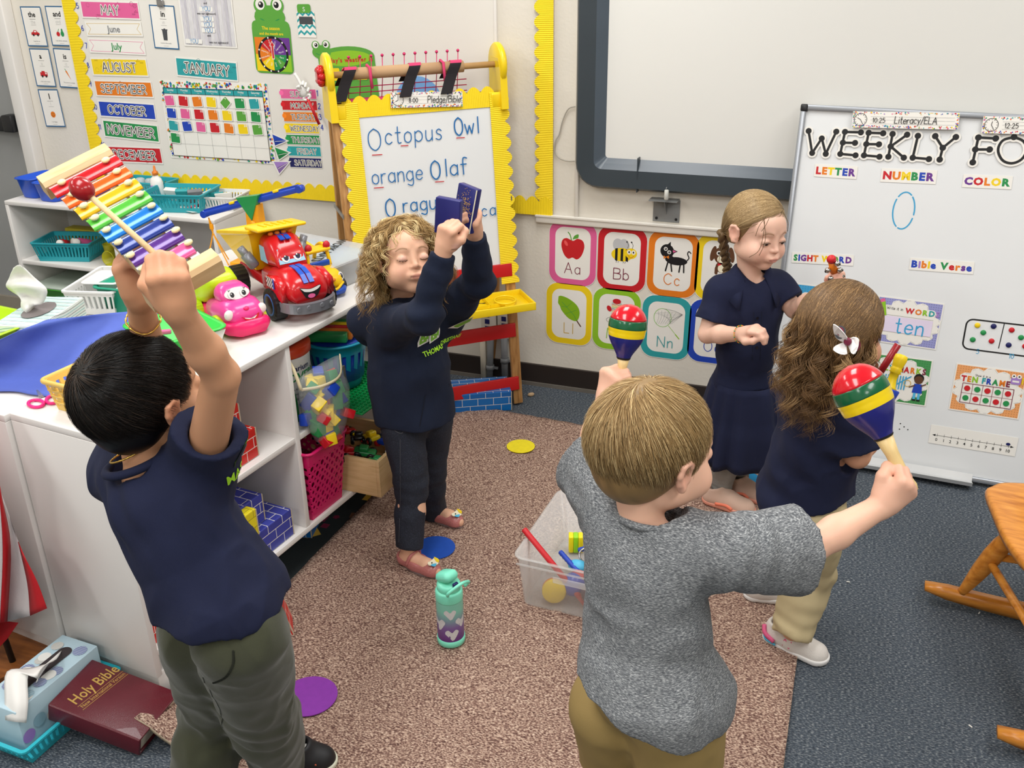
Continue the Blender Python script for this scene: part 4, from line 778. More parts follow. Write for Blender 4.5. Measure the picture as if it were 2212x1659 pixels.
# ---------------------------------------------------------------- cardboard brick blocks
def brick_mat(name,c,c2,ln=(225,222,215)):
    m=bpy.data.materials.new(name);m.use_nodes=True;nt=m.node_tree;N,L=nt.nodes,nt.links;b=N['Principled BSDF']
    uv=N.new('ShaderNodeUVMap');bt=N.new('ShaderNodeTexBrick');L.new(uv.outputs[0],bt.inputs['Vector']);bt.inputs['Scale'].default_value=1;bt.inputs['Mortar Size'].default_value=.0011
    bt.inputs['Brick Width'].default_value=.062;bt.inputs['Row Height'].default_value=.031;bt.inputs['Color1'].default_value=(*lin(c),1);bt.inputs['Color2'].default_value=(*lin(c2),1);bt.inputs['Mortar'].default_value=(*lin(ln),1);bt.inputs['Mortar Smooth'].default_value=.1
    L.new(bt.outputs['Color'],b.inputs['Base Color']);b.inputs['Roughness'].default_value=.35;return m
MBK=dict(red=brick_mat('print_red_bricks',(206,34,24),(188,26,20)),purple=brick_mat('print_purple_bricks',(62,70,160),(54,60,146)),yellow=brick_mat('print_yellow_bricks',(226,208,36),(214,196,30),(150,140,40)),blue=brick_mat('print_blue_bricks',(20,112,190),(16,98,176)),navy=brick_mat('print_navy_bricks',(36,36,70),(30,30,62),(90,90,110)))
def brick_block(c,M,d,label,group='cardboard brick blocks'):
    x,y,z=V(*d)/2;v=[(sx*x,sy*y,sz*z+z) for sz in (-1,1) for sy in (-1,1) for sx in (-1,1)];f=[(0,2,3,1),(4,5,7,6),(0,1,5,4),(2,6,7,3),(0,4,6,2),(1,3,7,5)]
    me=bpy.data.meshes.new('cardboard_block');me.from_pydata(v,[],f);uvl=me.uv_layers.new(name='UVMap')
    for p in me.polygons:
        n=np.abs(V(*p.normal));k=int(n.argmax())
        for li in p.loop_indices: co=me.vertices[me.loops[li].vertex_index].co;uvl.data[li].uv={0: (co.y,co.z),1: (co.x,co.z),2: (co.x,co.y) if x >= y else (co.y,co.x)}[k]
    me.materials.append(MBK[c]);o=bpy.data.objects.new('cardboard_block',me);COL.objects.link(o);o.matrix_world=M;tag(o,label,'block',group)
    md=o.modifiers.new('b','BEVEL');md.width=.003;md.segments=2
    e=MB();
    for sx in (-1,1):
        for sy in (-1,1): e.box((sx*(x-.0005),sy*(y-.0005),z),(.003,.003,2*z-.004),mat('worn_card_edge',(190,176,150),.8))
    e.build('worn_edges',None,o)['kind']='stuff'
    return o
BD=(.30,.15,.075)
def bb_(c,x,y,z,a,d,lab): return brick_block(c,SP(x,y,z,a),d,lab)
# bay 1, middle shelf: two long red blocks stacked ; (local x along the shelf, y into it)
bb_('red',.415,.165,ZM+.001,90,(.27,.15,.088),'red brick printed cardboard block, lower of the two stacked on the middle shelf')
bb_('red',.37,.17,ZM+.091,90,(.27,.15,.088),'red brick printed cardboard block, upper of the two stacked on the middle shelf')
bb_('blue',.1,.1,ZM+.001,90,(.15,.15,.15),'bright blue brick block on the middle shelf at the near end')
# bay 1 bottom
bb_('purple',.5,.16,ZB+.001,90,(.29,.145,.088),'indigo brick block, lower of two on the bottom shelf beside the divider')
bb_('purple',.415,.175,ZB+.091,90,(.27,.15,.088),'indigo brick block, upper of two on the bottom shelf beside the divider')
bb_('red',.385,.085,ZB+.001,90,(.15,.07,.085),'small red brick block under the yellow one on the bottom shelf')
bb_('yellow',.385,.085,ZB+.088,90,(.15,.085,.085),'yellow brick block on the bottom shelf in front of the indigo blocks')
bb_('red',.1,.12,ZB+.001,90,(.2,.14,.1),'red brick block at the near end of the bottom shelf, lower of two')
bb_('navy',.11,.13,ZB+.205,90,(.2,.14,.07),'dark navy brick block at the near end atop the red blocks')
bb_('red',.1,.12,ZB+.103,90,(.2,.14,.1),'red brick block at the near end of the bottom shelf, upper of two')
p=onZ(598,1345,.0);
brick_block('red',Matrix.Translation((-1.375,1.715,.02)) @ Matrix.Rotation(math.radians(35),4,'Z') @ Matrix.Rotation(math.radians(-14),4,'Y'),(.20,.08,.13),'red brick block lying tilted on the floor behind the legs of the boy in navy')
p=onZ(1050,880,0);brick_block('blue',Matrix.Translation((-1.37,3.27,.002)) @ Matrix.Rotation(math.radians(28),4,'Z'),(.27,.15,.085),'blue brick printed cardboard block on the floor under the easel')
bb_('blue',.80,.17,.006,20,(.16,.1,.05),'blue brick block pushed under the toy shelf')
# pink basket bay 2 bottom
def holes_basket(mb,w,d,h,m,tp=.82):
    def wall(P0,P1,nx,nz):
        P0,P1=V(*P0),V(*P1)
        def pt(s,z): p=P0+(P1-P0)*s;k=tp+(1-tp)*z;return (p[0]*k,p[1]*k,z*h)
        for i in range(nx):
            for j in range(nz):
                s0,s1,z0,z1=i/nx,(i+1)/nx,.12+.7*j/nz,.12+.7*(j+1)/nz;cs,cz=(s0+s1)/2,(z0+z1)/2;ri_=.32 if (i+j) % 2 else .22;ins=[];out=[]
                for k in range(12):
                    a=2*math.pi*k/12;ins.append(pt(cs+ri_*(s1-s0)*math.cos(a),cz+ri_*(z1-z0)*math.sin(a)));mx=max(abs(math.cos(a)),abs(math.sin(a)));out.append(pt(cs+.5*(s1-s0)*math.cos(a)/mx,cz+.5*(z1-z0)*math.sin(a)/mx))
                mb.add(out+ins,[(k,(k+1) % 12,(k+1) % 12+12,k+12) for k in range(12)],m)
        mb.add([pt(0,0),pt(1,0),pt(1,.12),pt(0,.12)],[(0,1,2,3)],m);mb.add([pt(0,.82),pt(1,.82),pt(1,1),pt(0,1)],[(0,1,2,3)],m)
    W,D=w/2,d/2;wall((-W,-D),(W,-D),7,6);wall((W,-D),(W,D),8,6);wall((W,D),(-W,D),7,6);wall((-W,D),(-W,-D),8,6);mb.box((0,0,.002),(w*tp,d*tp,.004),m)
    r=rrect(w+.012,d+.012,.02,4);mb.tube(np.c_[r,np.full(len(r),h)],.005,m,6,closed=True);return mb
m_mag=PL('pink',.3);m_mag=mat('magenta_plastic',(206,24,98),.35,var=.03,coat=.1)
o=holes_basket(MB(),.18,.28,.235,m_mag).build('plastic_basket',None,None,SP(.73,.125,ZB+.001));md=o.modifiers.new('t','SOLIDIFY');md.thickness=.0025;tag(o,'magenta plastic basket with round holes on the bottom shelf','basket')
o=MB().lathe([(.0,.0),(.06,.003),(.062,.05),(.055,.055),(.0,.057)],mat('amber_plastic',(110,40,24),.2),20).build('toy_disc',None,None,SP(.73,.12,ZB+.1));tag(o,'dark amber round toy lid inside the magenta basket','toy')
# wooden drawer box with toys
m_pine=ramp_mat('pale_pine',[(.3,(206,170,118)),(.6,(222,188,138)),(.8,(200,160,108))],3,.55,.1,3,(3,3,30),.001)
dr=thing('wooden_box','pale wooden drawer box full of toys jutting out of the bottom shelf','box',SP(.965,.06,ZB+.001,4));DW,DD,DH=.25,.30,.125
for c,d in (((0,-DD/2,DH/2),(DW,.012,DH)),((0,DD/2,DH/2),(DW,.012,DH)),((-DW/2+.006,0,DH/2),(.012,DD-.012,DH)),((DW/2-.006,0,DH/2),(.012,DD-.012,DH))): MB().box(c,d,bev=.001).build('board',m_pine,dr)
MB().box((0,0,.005),(DW-.02,DD-.02,.008)).build('base',m_pine,dr)
def wheel_ring(mb,c,r,w,m1,m2,ax='x'):
    M=Matrix.Translation(c) @ (Matrix.Rotation(math.pi/2,4,'Y') if ax == 'x' else Matrix.Rotation(math.pi/2,4,'X'));mb.lathe([(r*.8,-w/2),(r,-w*.3),(r,w*.3),(r*.8,w/2)],m1,16,M);mb.cyl_=0;mb.lathe([(r*.45,-w*.56),(r*.45,w*.56)],m2,12,M)
r_=random.Random(11)
def mini_car(x,y,z,a,body,hub,lab,tilt=0,s=1.):
    t=thing('toy_car',lab,'toy',dr.matrix_world @ TR(x,y,z,tilt,r_.uniform(-20,20),a),'toy vehicles in the wooden box');b=MB().box((0,0,.02*s),(.035*s,.07*s,.016*s),PL(body),bev=.005*s).box((0,.005*s,.034*s),(.028*s,.03*s,.016*s),PL(body),bev=.005*s);b.build('body',None,t)
    for sx in (-1,1):
        for sy in (-1,1): w_=MB();wheel_ring(w_,(sx*.021*s,sy*.022*s,.014*s),.014*s,.01*s,hub[0],hub[1]);w_.build('wheel',None,t)
ye,rd,bk=PL('yellow'),PL('red'),PL('black')
mini_car(-.05,-.06,.085,20,'green',(bk,ye),'green toy car in the wooden box',10)
mini_car(.05,-.1,.09,80,'blue',(rd,ye),'blue toy car with big red and yellow wheels in the wooden box',0,1.25)
mini_car(-.05,.06,.1,-30,'red',(ye,rd),'red toy car with yellow wheels at the back of the wooden box',10)
mini_car(.02,.0,.085,120,'black',(bk,PL('white')),'black toy car with white hubs in the middle of the wooden box',30)
mini_car(-.09,-.02,.09,65,'red',(bk,PL('white')),'red racing car with white hubs by the left wall of the wooden box',20,1.1);mini_car(-.02,.1,.1,10,'black',(bk,ye),'black toy car with yellow hubs at the back of the wooden box',-15);mini_car(-.08,-.12,.075,100,'green',(bk,bk),'dark wheeled green car in the near left corner of the wooden box',5);mini_car(.02,-.05,.1,150,'yellow',(bk,rd),'yellow toy car with red hubs in the wooden box',15)
mini_car(.07,.08,.075,50,'red',(bk,ye),'small red toy truck at the far corner of the wooden box',5,.9)
for k,(x,y,c) in enumerate(((-.08,-.1,'green'),(-.02,-.12,'white'),(.09,-.04,'white'),(-.07,.0,'blue'))): o=MB().box((0,0,.03),(.045,.03,.03),PL(c),None,.004).box((0,0,.055),(.02,.02,.014),PL(c),None,.003).build('toy_brick',None,None,dr.matrix_world @ TR(x,y,.04,10*k,8,33*k));tag(o,'%s toy brick lying in the wooden box %s' % (c,('near the front left','at the front','by the right wall','by the left wall')[k]),'toy','toy bricks in the wooden box')
# green studded base plate jutting from the middle shelf
bp_=MB().box((0,0,.003),(.30,.30,.004),PL('green',.35),None,.0015)
m_gr=mat('green_plate_plastic',(0,128,62),.35,var=.02);bp_=MB().box((0,0,.003),(.34,.34,.004),m_gr,None,.0015)
for i in range(21):
    for j in range(21): bp_.lathe([(.0042,.005),(.0042,.0085),(.0035,.009)],m_gr,7,TR((i-10)*.0158,(j-10)*.0158,0))
o=bp_.build('base_plate',None,None,SP(.98,.08,ZM+.0005,0));tag(o,'green studded building base plate lying on the middle shelf','base plate')
# bucket, blue basket on the middle shelf
bk_=thing('storage_bucket','white toy bucket with red orange lid and printed label on the middle shelf','bucket',SP(.74,.13,ZM+.008));MB().lathe([(.07,0),(.075,.003),(.084,.185),(.084,.188)],mat('white_pail',(232,232,230),.3),32).build('pail',None,bk_);MB().lathe([(.086,.19),(.089,.193),(.089,.215),(.082,.221),(.03,.223)],mat('redorange_lid',(206,66,30),.35),32).build('lid',None,bk_)
def wrap_print(parent,R0,z0,items,name='label'):
    mb=MB()
    for t,ang,z,h,m,b_ in items:
        v,f=btext_mesh(t,b_);v=v*h/.72;W_=v[:,0].max();a=ang+(v[:,0]-W_/2)/R0;zz_=z+v[:,1];rr_=R0+.0012+z_taper(zz_);mb.add(np.c_[rr_*np.cos(a),rr_*np.sin(a),zz_],f,m)
    return mb.build(name,None,parent)
z_taper=lambda z: (z-.1)*.048
fa=math.radians(-118)
wrap_print(bk_,.0795,0,[('imaginarium',fa,.15,.017,C('navy'),.02),('DISCOVERY',fa,.118,.026,C('green'),.02),('Little Kids',fa,.09,.008,C('dgrey'),.01),('Stack and Play',fa,.075,.008,C('dgrey'),.01),('Building Set',fa,.06,.008,C('dgrey'),.01)])
MB().tube(smooth([(-.07,-.05,.18),(-.06,-.075,.12),(-.055,-.085,.06),(-.05,-.08,.0)],5),.004,mat('green_yarn',(20,96,40),.9)).build('cord',None,bk_)
tb=thing('round_basket','turquoise slotted round basket of building blocks beside the white bucket','basket',SP(.965,.1,ZM+.009));m_tq=mat('turquoise_plastic',(14,140,170),.35,var=.03);b=MB();
for i in range(20):
    a0,a1=2*math.pi*i/20,2*math.pi*(i+.55)/20
    for (z0,z1,aa,ab) in ((.03,.12,a0,a1),): 
        R1=.07+.17*z0;R2=.07+.17*z1;b.add([(R1*math.cos(aa),R1*math.sin(aa),z0),(R1*math.cos(ab),R1*math.sin(ab),z0),(R2*math.cos(ab),R2*math.sin(ab),z1),(R2*math.cos(aa),R2*math.sin(aa),z1)],[(0,1,2,3)],m_tq)
b.lathe([(.002,.002),(.068,.002),(.075,.03)],m_tq,32,None,True,False).lathe([(.0904,.12),(.094,.15),(.103,.152),(.103,.158),(.092,.158),(.088,.12)],m_tq,32,None,True,False)
b.build('basket',None,tb);b=MB()
o=MB().lathe([(.08,.03),(.085,.12),(.07,.15),(0.001,.16)],PL('blue'),20).build('liner',None,tb)
for k,c in enumerate('green orange red yellow green'.split()): bx('long_block','%s toy plank laid across the turquoise basket' % c if k < 4 else 'second green toy plank across the turquoise basket','block',tb.matrix_world @ TR(-.06+k*.028,0,.162,0,0,20),(.026,.15,.03),PL(c),.004,'planks on the turquoise basket')
# clear zip bag of blocks hanging out
bg=thing('zip_bag','clear zipped bag of coloured building blocks on the middle shelf edge','bag',SP(.735,-.012,ZM-.06));m_clr=mat('clear_vinyl',(235,240,242),.08,trans=.0,alpha=.18)
A=[]
for z,w_,dd in ((.0,.05,.02),(.02,.1,.06),(.08,.145,.095),(.15,.165,.1),(.2,.17,.075),(.235,.165,.02)): A.append(np.c_[circ(0,-.0,w_/2*1.1,dd/2*1.15,24),np.full(24,z)]+V(0,-.01 if z < .2 else .0,0))
MB().rings(A,m_clr).build('vinyl_bag',None,bg)
m_zip=mat('cream_zipper',(222,208,170),.6);MB().tube(smooth([(-.09,.0,.2),(-.04,-.04,.2),(.03,-.046,.205),(.09,-.006,.238)],6),.005,m_zip,6,flat=.5).tube(smooth([(-.09,.0,.2),(-.09,.02,.26),(-.085,.05,.3)],5),.005,m_zip,6).build('zipper',None,bg);MB().box((.062,-.035,.213),(.01,.006,.012),mat('zinc_strip')).box((.064,-.037,.195),(.007,.003,.03),mat('zinc_strip')).build('zip_pull',None,bg)
cs_=['red','green','yellow','blue','blue','yellow','green'];r_=random.Random(4)
nb=0
for k in range(46):
    z=.02+.18*(k/46);w_=.04 if z < .03 else .058;x,y=r_.uniform(-w_,w_),r_.uniform(-.035,.02);c=cs_[k % 7] if k not in (20,26) else 'yellow'
    o=MB().box((0,0,0),r_.choice([(.046,.036,.03),(.07,.034,.026),(.056,.03,.038)]),PL(c),None,.002).build('toy_block',None,None,bg.matrix_world @ TR(x,y,z,r_.uniform(0,90),r_.uniform(0,90),r_.uniform(0,90)))
    tag(o,'%s plastic block inside the clear zipped bag' % c,'block','%s blocks in the zipped bag' % c)
# ================================================================ BACK SHELF
BX0,BX1,BYF,BZ,BZM=-3.55,-2.455,3.19,.70,.43
sb_=bookcase('wall_shelf','white low shelf against the back wall holding turquoise baskets and a blue caddy',Matrix.Translation((BX0,BYF,0)),BX1-BX0,WY-BYF-.02,BZ,BZM,.1,[.565])
def onb(px,py,z=BZ): return onZ(px,py,z)
m_teal=mat('teal_basket_plastic',(40,160,172),.4,var=.03);m_bcad=mat('royal_blue_plastic',(16,84,210),.3,var=.03,coat=.1)
def at(px,py,z,a=0,ctr=None): p=onZ(px,py,z);return Matrix.Translation(p) @ Matrix.Rotation(math.radians(a),4,'Z')
cd_=thing('tool_caddy','royal blue plastic caddy with two bins at the left end of the wall shelf','caddy',Matrix.Translation((-3.41,3.33,BZ+.001)) @ Matrix.Rotation(math.radians(-4),4,'Z'))
tub(MB(),.11,.18,.085,m_bcad,.03,M=TR(-.06,0,0)).build('bin',None,cd_);tub(MB(),.12,.18,.08,m_bcad,.03,M=TR(.07,-.02,0)).build('bin',None,cd_)
o=tub(MB(),.11,.15,.05,PL('purple'),.02).build('small_tub',None,None,Matrix.Translation((-3.16,3.3,BZ+.001)));tag(o,'small purple tub beside the blue caddy on the wall shelf','tub')
def tb_basket(M,w,d,h,m,lab,n=16,nm='slotted_basket'): o=slat_basket(MB(),w,d,h,m,n).build(nm,None,None,M);return tag(o,lab,'basket')
tb_basket(Matrix.Translation((-2.71,3.325,BZ+.001)) @ Matrix.Rotation(math.radians(12),4,'Z'),.27,.2,.075,m_teal,'turquoise slotted basket with cards, in the middle of the wall shelf top')
tb_basket(Matrix.Translation((-2.97,3.44,BZ+.001)),.24,.12,.075,m_teal,'turquoise slotted basket behind, under the DECEMBER card')
for k in range(3): bx('flash_card_box',('white card pack with teal print in the turquoise basket','pale card pack leaning in the turquoise basket','grey card pack in the turquoise basket')[k],'cards',Matrix.Translation((-2.74+k*.05,3.33,BZ+.03)) @ Matrix.Rotation(math.radians(20*k),4,'Z') @ Matrix.Rotation(.5,4,'X'),(.06,.02,.06),(paper,C('teal'),C('grey'))[k],.002)
gl=thing('glue_bottle','white glue bottle with orange cap standing behind the turquoise basket','bottle',Matrix.Translation((-2.87,3.38,BZ+.012)));MB().lathe([(.027,0),(.03,.004),(.03,.07),(.024,.09),(.012,.1),(.012,.105)],mat('white_plastic',(238,236,232),.35),20,Matrix.Scale(.7,4,(0,1,0))).build('bottle',None,gl);MB().lathe([(.013,.105),(.013,.118),(.006,.123),(.0045,.14),(.002,.145)],PL('orange'),14).build('cap',None,gl);i_=Ink();i_.rect(-.017,.02,.017,.062,C('lpurple'));i_.bold('GLUE',0,.04,.009,paper);i_.done(gl,'label',Matrix.Translation((0,-.0213,0)) @ Matrix.Rotation(math.pi/2,4,'X'))
for k,(x,r0) in enumerate(((-3.0,.02),(-2.95,.018))): o=MB().lathe([(r0,0),(r0,.05),(r0*.6,.055)],mat('clear_jar',(220,224,226),.1,alpha=.55),16).build('small_jar',None,None,Matrix.Translation((x,3.43,BZ+.03)));tag(o,('clear plastic jar in the back turquoise basket, left one','clear plastic jar in the back turquoise basket, right one')[k],'jar')
m_whb=mat('white_basket_plastic',(226,226,224),.4)
tb_basket(Matrix.Translation((-2.545,3.39,BZ+.001)) @ Matrix.Rotation(math.radians(8),4,'Z'),.17,.15,.055,m_whb,'white slotted basket of cards at the right end of the wall shelf',12)
for k in range(2): bx('picture_card',('teal card upright in the white basket','pink edged card upright in the white basket')[k],'card',Matrix.Translation((-2.56+.035*k,3.38,BZ+.01)) @ Matrix.Rotation(.35,4,'X') @ Matrix.Rotation(.3,4,'Z'),(.07,.005,.06),(C('teal'),paper)[k],.002)
mk2=thing('marker','pink marker lying over the front edge of the wall shelf','marker',at(427,447,BZ+.01,80));MB().cyl((-.055,0,.006),(.03,0,.006),.0065,None,mat('faded_pink',(206,92,110),.5),bev=.001).build('barrel',None,mk2);MB().cyl((-.066,0,.006),(-.055,0,.006),.006,.007,paper).build('cap',None,mk2)
r_=random.Random(9)
for k in range(7): p=V(-2.64+r_.uniform(-.05,.05),3.3+r_.uniform(-.06,.05),BZ+.001);o=MB().add([(-.02,-.008,0),(.025,-.012,.001),(.03,.01,.004),(-.01,.012,.002)],[(0,1,2,3)],paper).build('paper_scrap',paper,None,Matrix.Translation(p+V(0,0,k*.002)) @ Matrix.Rotation(k,4,'Z'));tag(o,'crumpled white paper scrap in the pile beside the pink marker','paper','paper scraps on the wall shelf')
# middle shelf
tb_basket(Matrix.Translation((-3.345,3.315,BZM+.001)) @ Matrix.Rotation(math.radians(14),4,'Z'),.27,.19,.085,m_teal,'turquoise slotted basket of paint bottles on the middle board of the wall shelf')
bx('crayon_box','long yellow cardboard box behind the paint basket on the wall shelf','box',Matrix.Translation((-3.33,3.455,BZM+.001)),(.3,.06,.09),mat('yellow_carton',(214,196,60),.6),.003)
for k,(x,y,c,a) in enumerate(((-3.36,3.31,'red',20),(-3.32,3.34,'dgrey',35),(-3.27,3.35,'pink',-20))): t=thing('paint_bottle','%s paint bottle with white cap lying in the turquoise basket' % dict(dgrey='grey').get(c,c),'bottle',Matrix.Translation((x,y,BZM+.055)) @ Matrix.Rotation(math.radians(a),4,'Z') @ Matrix.Rotation(math.radians(70),4,'X'));MB().lathe([(.018,0),(.02,.003),(.02,.06),(.012,.068)],C(c),16).build('bottle',None,t);MB().lathe([(.016,.068),(.016,.085),(.014,.087)],paper,16).build('cap',None,t)
m_yt=mat('translucent_yellow',(196,190,30),.3,alpha=.85)
for k in range(2): o=MB().lathe([(.026,0),(.032,.07),(.034,.072),(.03,.072),(.024,.004)],m_yt,18).build('plastic_cup',None,None,Matrix.Translation((-3.14+.06*k,3.33-.02*k,BZM+.001+.03*k)) @ Matrix.Rotation(k*1.5,4,'X'));tag(o,('yellow plastic cup standing right of the paint basket','yellow plastic cup lying on its side on the wall shelf')[k],'cup')
m_gb=mat('green_bin_plastic',(78,176,50),.35,var=.03)
gb=thing('storage_bin','green plastic storage bin with clear lid at the bottom of the wall shelf','bin',Matrix.Translation((-3.3,3.33,.101)));tub(MB(),.4,.26,.2,m_gb,.04,tp=.88).build('bin',None,gb);MB().box((0,0,.21),(.42,.28,.012),mat('clear_lid',(214,226,214),.15,alpha=.55),None,.006).build('lid',None,gb)
o=MB().ball((0,0,.05),(.06,.05,.05),mat('dark_green_cloth',(16,50,36),.9)).build('cloth_pouch',None,None,Matrix.Translation((-2.85,3.3,.101+.12)));o2=tag(o,'dark green cloth pouch at the bottom of the wall shelf','pouch');o.location.z=.101
o=MB().prism([(-.05,0),(.05,0),(.03,.03),(0,.05)],-.02,.02,PL('purple'),TR(0,0,0,90)).build('toy_wedge',None,None,Matrix.Translation((-2.86,3.26,BZM+.001)));tag(o,'purple toy wedge on the middle board of the wall shelf','toy')
# ================================================================ RUG + SPOTS
m_rug=ramp_mat('brown_fleck_rug_pile',[(.3,(74,44,38)),(.42,(122,90,80)),(.52,(164,134,118)),(.62,(200,172,152)),(.72,(228,206,188))],175,.95,1,2,(1,1.7,1),.006)
m_rugb=mat('rug_backing',(168,152,130),.9)
NX,NY=60,70;rc=[V(-1.452,1.33),V(-.0,1.20),V(-.02,3.17),V(-1.42,3.245)];R=[];rr_=np.random.default_rng(1)
for j in range(NY+1):
    for i in range(NX+1):
        s,t=i/NX,j/NY;p=(rc[0]*(1-s)+rc[1]*s)*(1-t)+(rc[3]*(1-s)+rc[2]*s)*t;dc=math.hypot((p[0]+1.45)*1.,(p[1]-1.33));z=.013+.055*math.exp(-(dc/.1)**2)+.0012*rr_.standard_normal()
        R.append((p[0],p[1],z))
f=[(j*(NX+1)+i,j*(NX+1)+i+1,(j+1)*(NX+1)+i+1,(j+1)*(NX+1)+i) for j in range(NY) for i in range(NX)]
mb=MB();mb.mats=[m_rug,m_rugb];mb.add(R,f,m_rug,True);rug=mb.build('rug',None,None);rug.data.materials.append(m_rugb) if len(rug.data.materials) < 2 else None
md=rug.modifiers.new('t','SOLIDIFY');md.thickness=.010;md.offset=-1;md.material_offset_rim=1;md.material_offset=1;tag(rug,'large brown and cream flecked rug with a curled corner beside the book','rug')
fb=MB();r_=random.Random(6)
for k in range(26): x=-1.452+r_.uniform(-.01,.05);y=1.33-.09*(x+1.452)+r_.uniform(-.004,.02);z=.052*math.exp(-((x+1.45)/.1)**2)+.004;fb.tube(smooth([(x,y,z),(x-.01+r_.uniform(-.01,.01),y-.012,z-.012),(x-.02+r_.uniform(-.015,.01),y-.02+r_.uniform(-.01,.01),max(.002,z-.035))],3),.0008,m_rugb,4)
fb.build('fringe',None,rug)['kind']='stuff'
for px_,py_,c,lab,rr2 in ((1125,965,'yellow','yellow round floor spot near the far edge of the rug',.052),(940,1184,'blue','blue round floor spot between the feet of the curly haired girl',.062),(668,1505,'purple','purple round floor spot at the front of the rug',.07),(1608,1036,'sky','light blue round floor spot behind the beige slip-on shoes',.055)):
    p=onZ(px_,py_,.0145);cm=mat('spot_'+c,dict(yellow=(232,214,30),blue=(18,76,176),purple=(132,50,160),sky=(20,152,214))[c],.7,var=.06,vs=60)
    o=MB().prism(circ(0,0,rr2,n=36),0,.002,cm).build('floor_spot',cm,None,Matrix.Translation((p[0],p[1],.0155)));tag(o,lab,'floor marker','round floor spots')
# ================================================================ WATER BOTTLE
bt=thing('water_bottle','mint and purple heart patterned water bottle standing on the rug','bottle',Matrix.Translation((*onZ(975,1383,.014)[:2],.0145)) @ Matrix.Rotation(math.radians(-25),4,'Z'));m_mint=mat('mint_plastic',(128,226,196),.35,var=.02)
m_grad=bpy.data.materials.new('bottle_gradient_print');m_grad.use_nodes=True;nt=m_grad.node_tree;N,L=nt.nodes,nt.links;tc=N.new('ShaderNodeTexCoord');sp=N.new('ShaderNodeSeparateXYZ');L.new(tc.outputs['Object'],sp.inputs[0]);mr=N.new('ShaderNodeMapRange');mr.inputs[1].default_value=.01;mr.inputs[2].default_value=.135;L.new(sp.outputs[2],mr.inputs[0]);cr=N.new('ShaderNodeValToRGB');e=cr.color_ramp.elements
for k,(p,c) in enumerate(((.1,(96,42,118)),(.45,(122,94,152)),(.85,(126,196,176)))):
    if k > 1: e.new(.9)
    e[k].position=p;e[k].color=(*lin(c),1)
L.new(mr.outputs[0],cr.inputs[0]);L.new(cr.outputs[0],N['Principled BSDF'].inputs['Base Color']);N['Principled BSDF'].inputs['Roughness'].default_value=.35
Rb=.0355
MB().lathe([(.033,0),(Rb+.002,.004),(Rb+.002,.02),(Rb,.021)],m_mint,32).build('base_boot',None,bt);MB().lathe([(Rb,.02),(Rb,.14)],m_grad,40,caps=False).build('body',None,bt)
MB().lathe([(Rb,.14),(Rb+.0006,.142),(Rb+.0006,.165),(Rb-.002,.17),(.0,.172)],m_mint,32).build('collar',None,bt)
hp=lambda s: [(0,-s),(s*.75,-.1*s),(s*.95,.45*s),(s*.5,.8*s),(0,.35*s),(-s*.5,.8*s),(-s*.95,.45*s),(-s*.75,-.1*s)]
m_heart=mat('glitter_heart',(206,206,208),.5,var=.12,vs=400);hb_=MB()
for a,z,s in ((-95,.075,.021),(-40,.11,.017),(-35,.045,.019),(-150,.115,.015),(-150,.05,.02),(10,.08,.018),(70,.06,.02),(70,.11,.017),(130,.08,.02),(180,.1,.015)):
    h=smooth(hp(s),3,True);c_=h.mean(0);an=math.radians(a);v=[(1,c_)];pts=[];n=len(h)
    for k in (1.,.55,.02): pts += [(an+(c_[0]+(q[0]-c_[0])*k)/Rb,z+c_[1]+(q[1]-c_[1])*k) for q in h]
    hb_.add([((Rb+.0006)*math.cos(a_),(Rb+.0006)*math.sin(a_),z_) for a_,z_ in pts],[(r0*n+j,r0*n+(j+1) % n,(r0+1)*n+(j+1) % n,(r0+1)*n+j) for r0 in (0,1) for j in range(n)],m_heart,True)
hb_.build('heart_print',None,bt)
ld_=MB();ld_.lathe([(.028,.168),(.031,.172),(.031,.186),(.026,.19),(0,.191)],m_mint,28);ld_.box((0,0,0),(.056,.044,.028),m_mint,TR(-.006,0,.205,0,-24,0) ,.012);lid=ld_.build('lid',None,bt);MB().tube(smooth([(.03,-.03,.176),(.04,-.034,.192),(.052,0,.21),(.04,.034,.192),(.03,.03,.176)],6),.0045,m_mint,8).build('carry_loop',None,bt);MB().box((.027,0,.192),(.008,.016,.014),C('navy'),None,.002).build('latch',None,bt)
# ================================================================ CLEAR BIN WITH INSTRUMENTS
m_bin=mat('frosted_clear_plastic',(226,226,224),.25,alpha=.33,var=.01)
bnM=Matrix.Translation((-.575,2.262,.0145)) @ Matrix.Rotation(math.radians(-2),4,'Z');bn=thing('clear_bin','frosted clear plastic bin of toy instruments standing on the rug','bin',bnM)
def bin_shell(w,d,h,tp,t): 
    o=tub(MB(),w,d,h,m_bin,.022,t,tp,.008);return o
bin_shell(.38,.375,.165,.93,.0022).build('tub',None,bn);MB().box((0,-.19,.12),(.16,.006,.02),m_bin,None,.003).box((0,-.189,.145),(.372,.004,.004),m_bin).build('grip',None,bn)
def inb(x,y,z,rx=0,ry=0,rz=0): return bnM @ TR(x,y,z,rx,ry,rz)
def rod(nm,lab,a,b,r,m,grooves=0,cat='rhythm stick',group=None):
    a,b=V(*a),V(*b);L_=np.linalg.norm(b-a);pr=[(r*.7,0),(r,.003)]
    if grooves: n=int(L_/.006);pr += [(r*(1 if k % 2 else .86),.004+k*(L_-.008)/n) for k in range(n+1)]
    pr += [(r,L_-.003),(r*.7,L_)];o=MB().lathe(pr,m,10).build(nm,m,None,bnM @ axis_M(a,b));return tag(o,lab,cat,group)
rod('rhythm_stick','long red rhythm stick leaning out of the near left corner of the clear bin',(-.205,-.085,.19),(-.0,-.13,.012),.0085,C('red'))
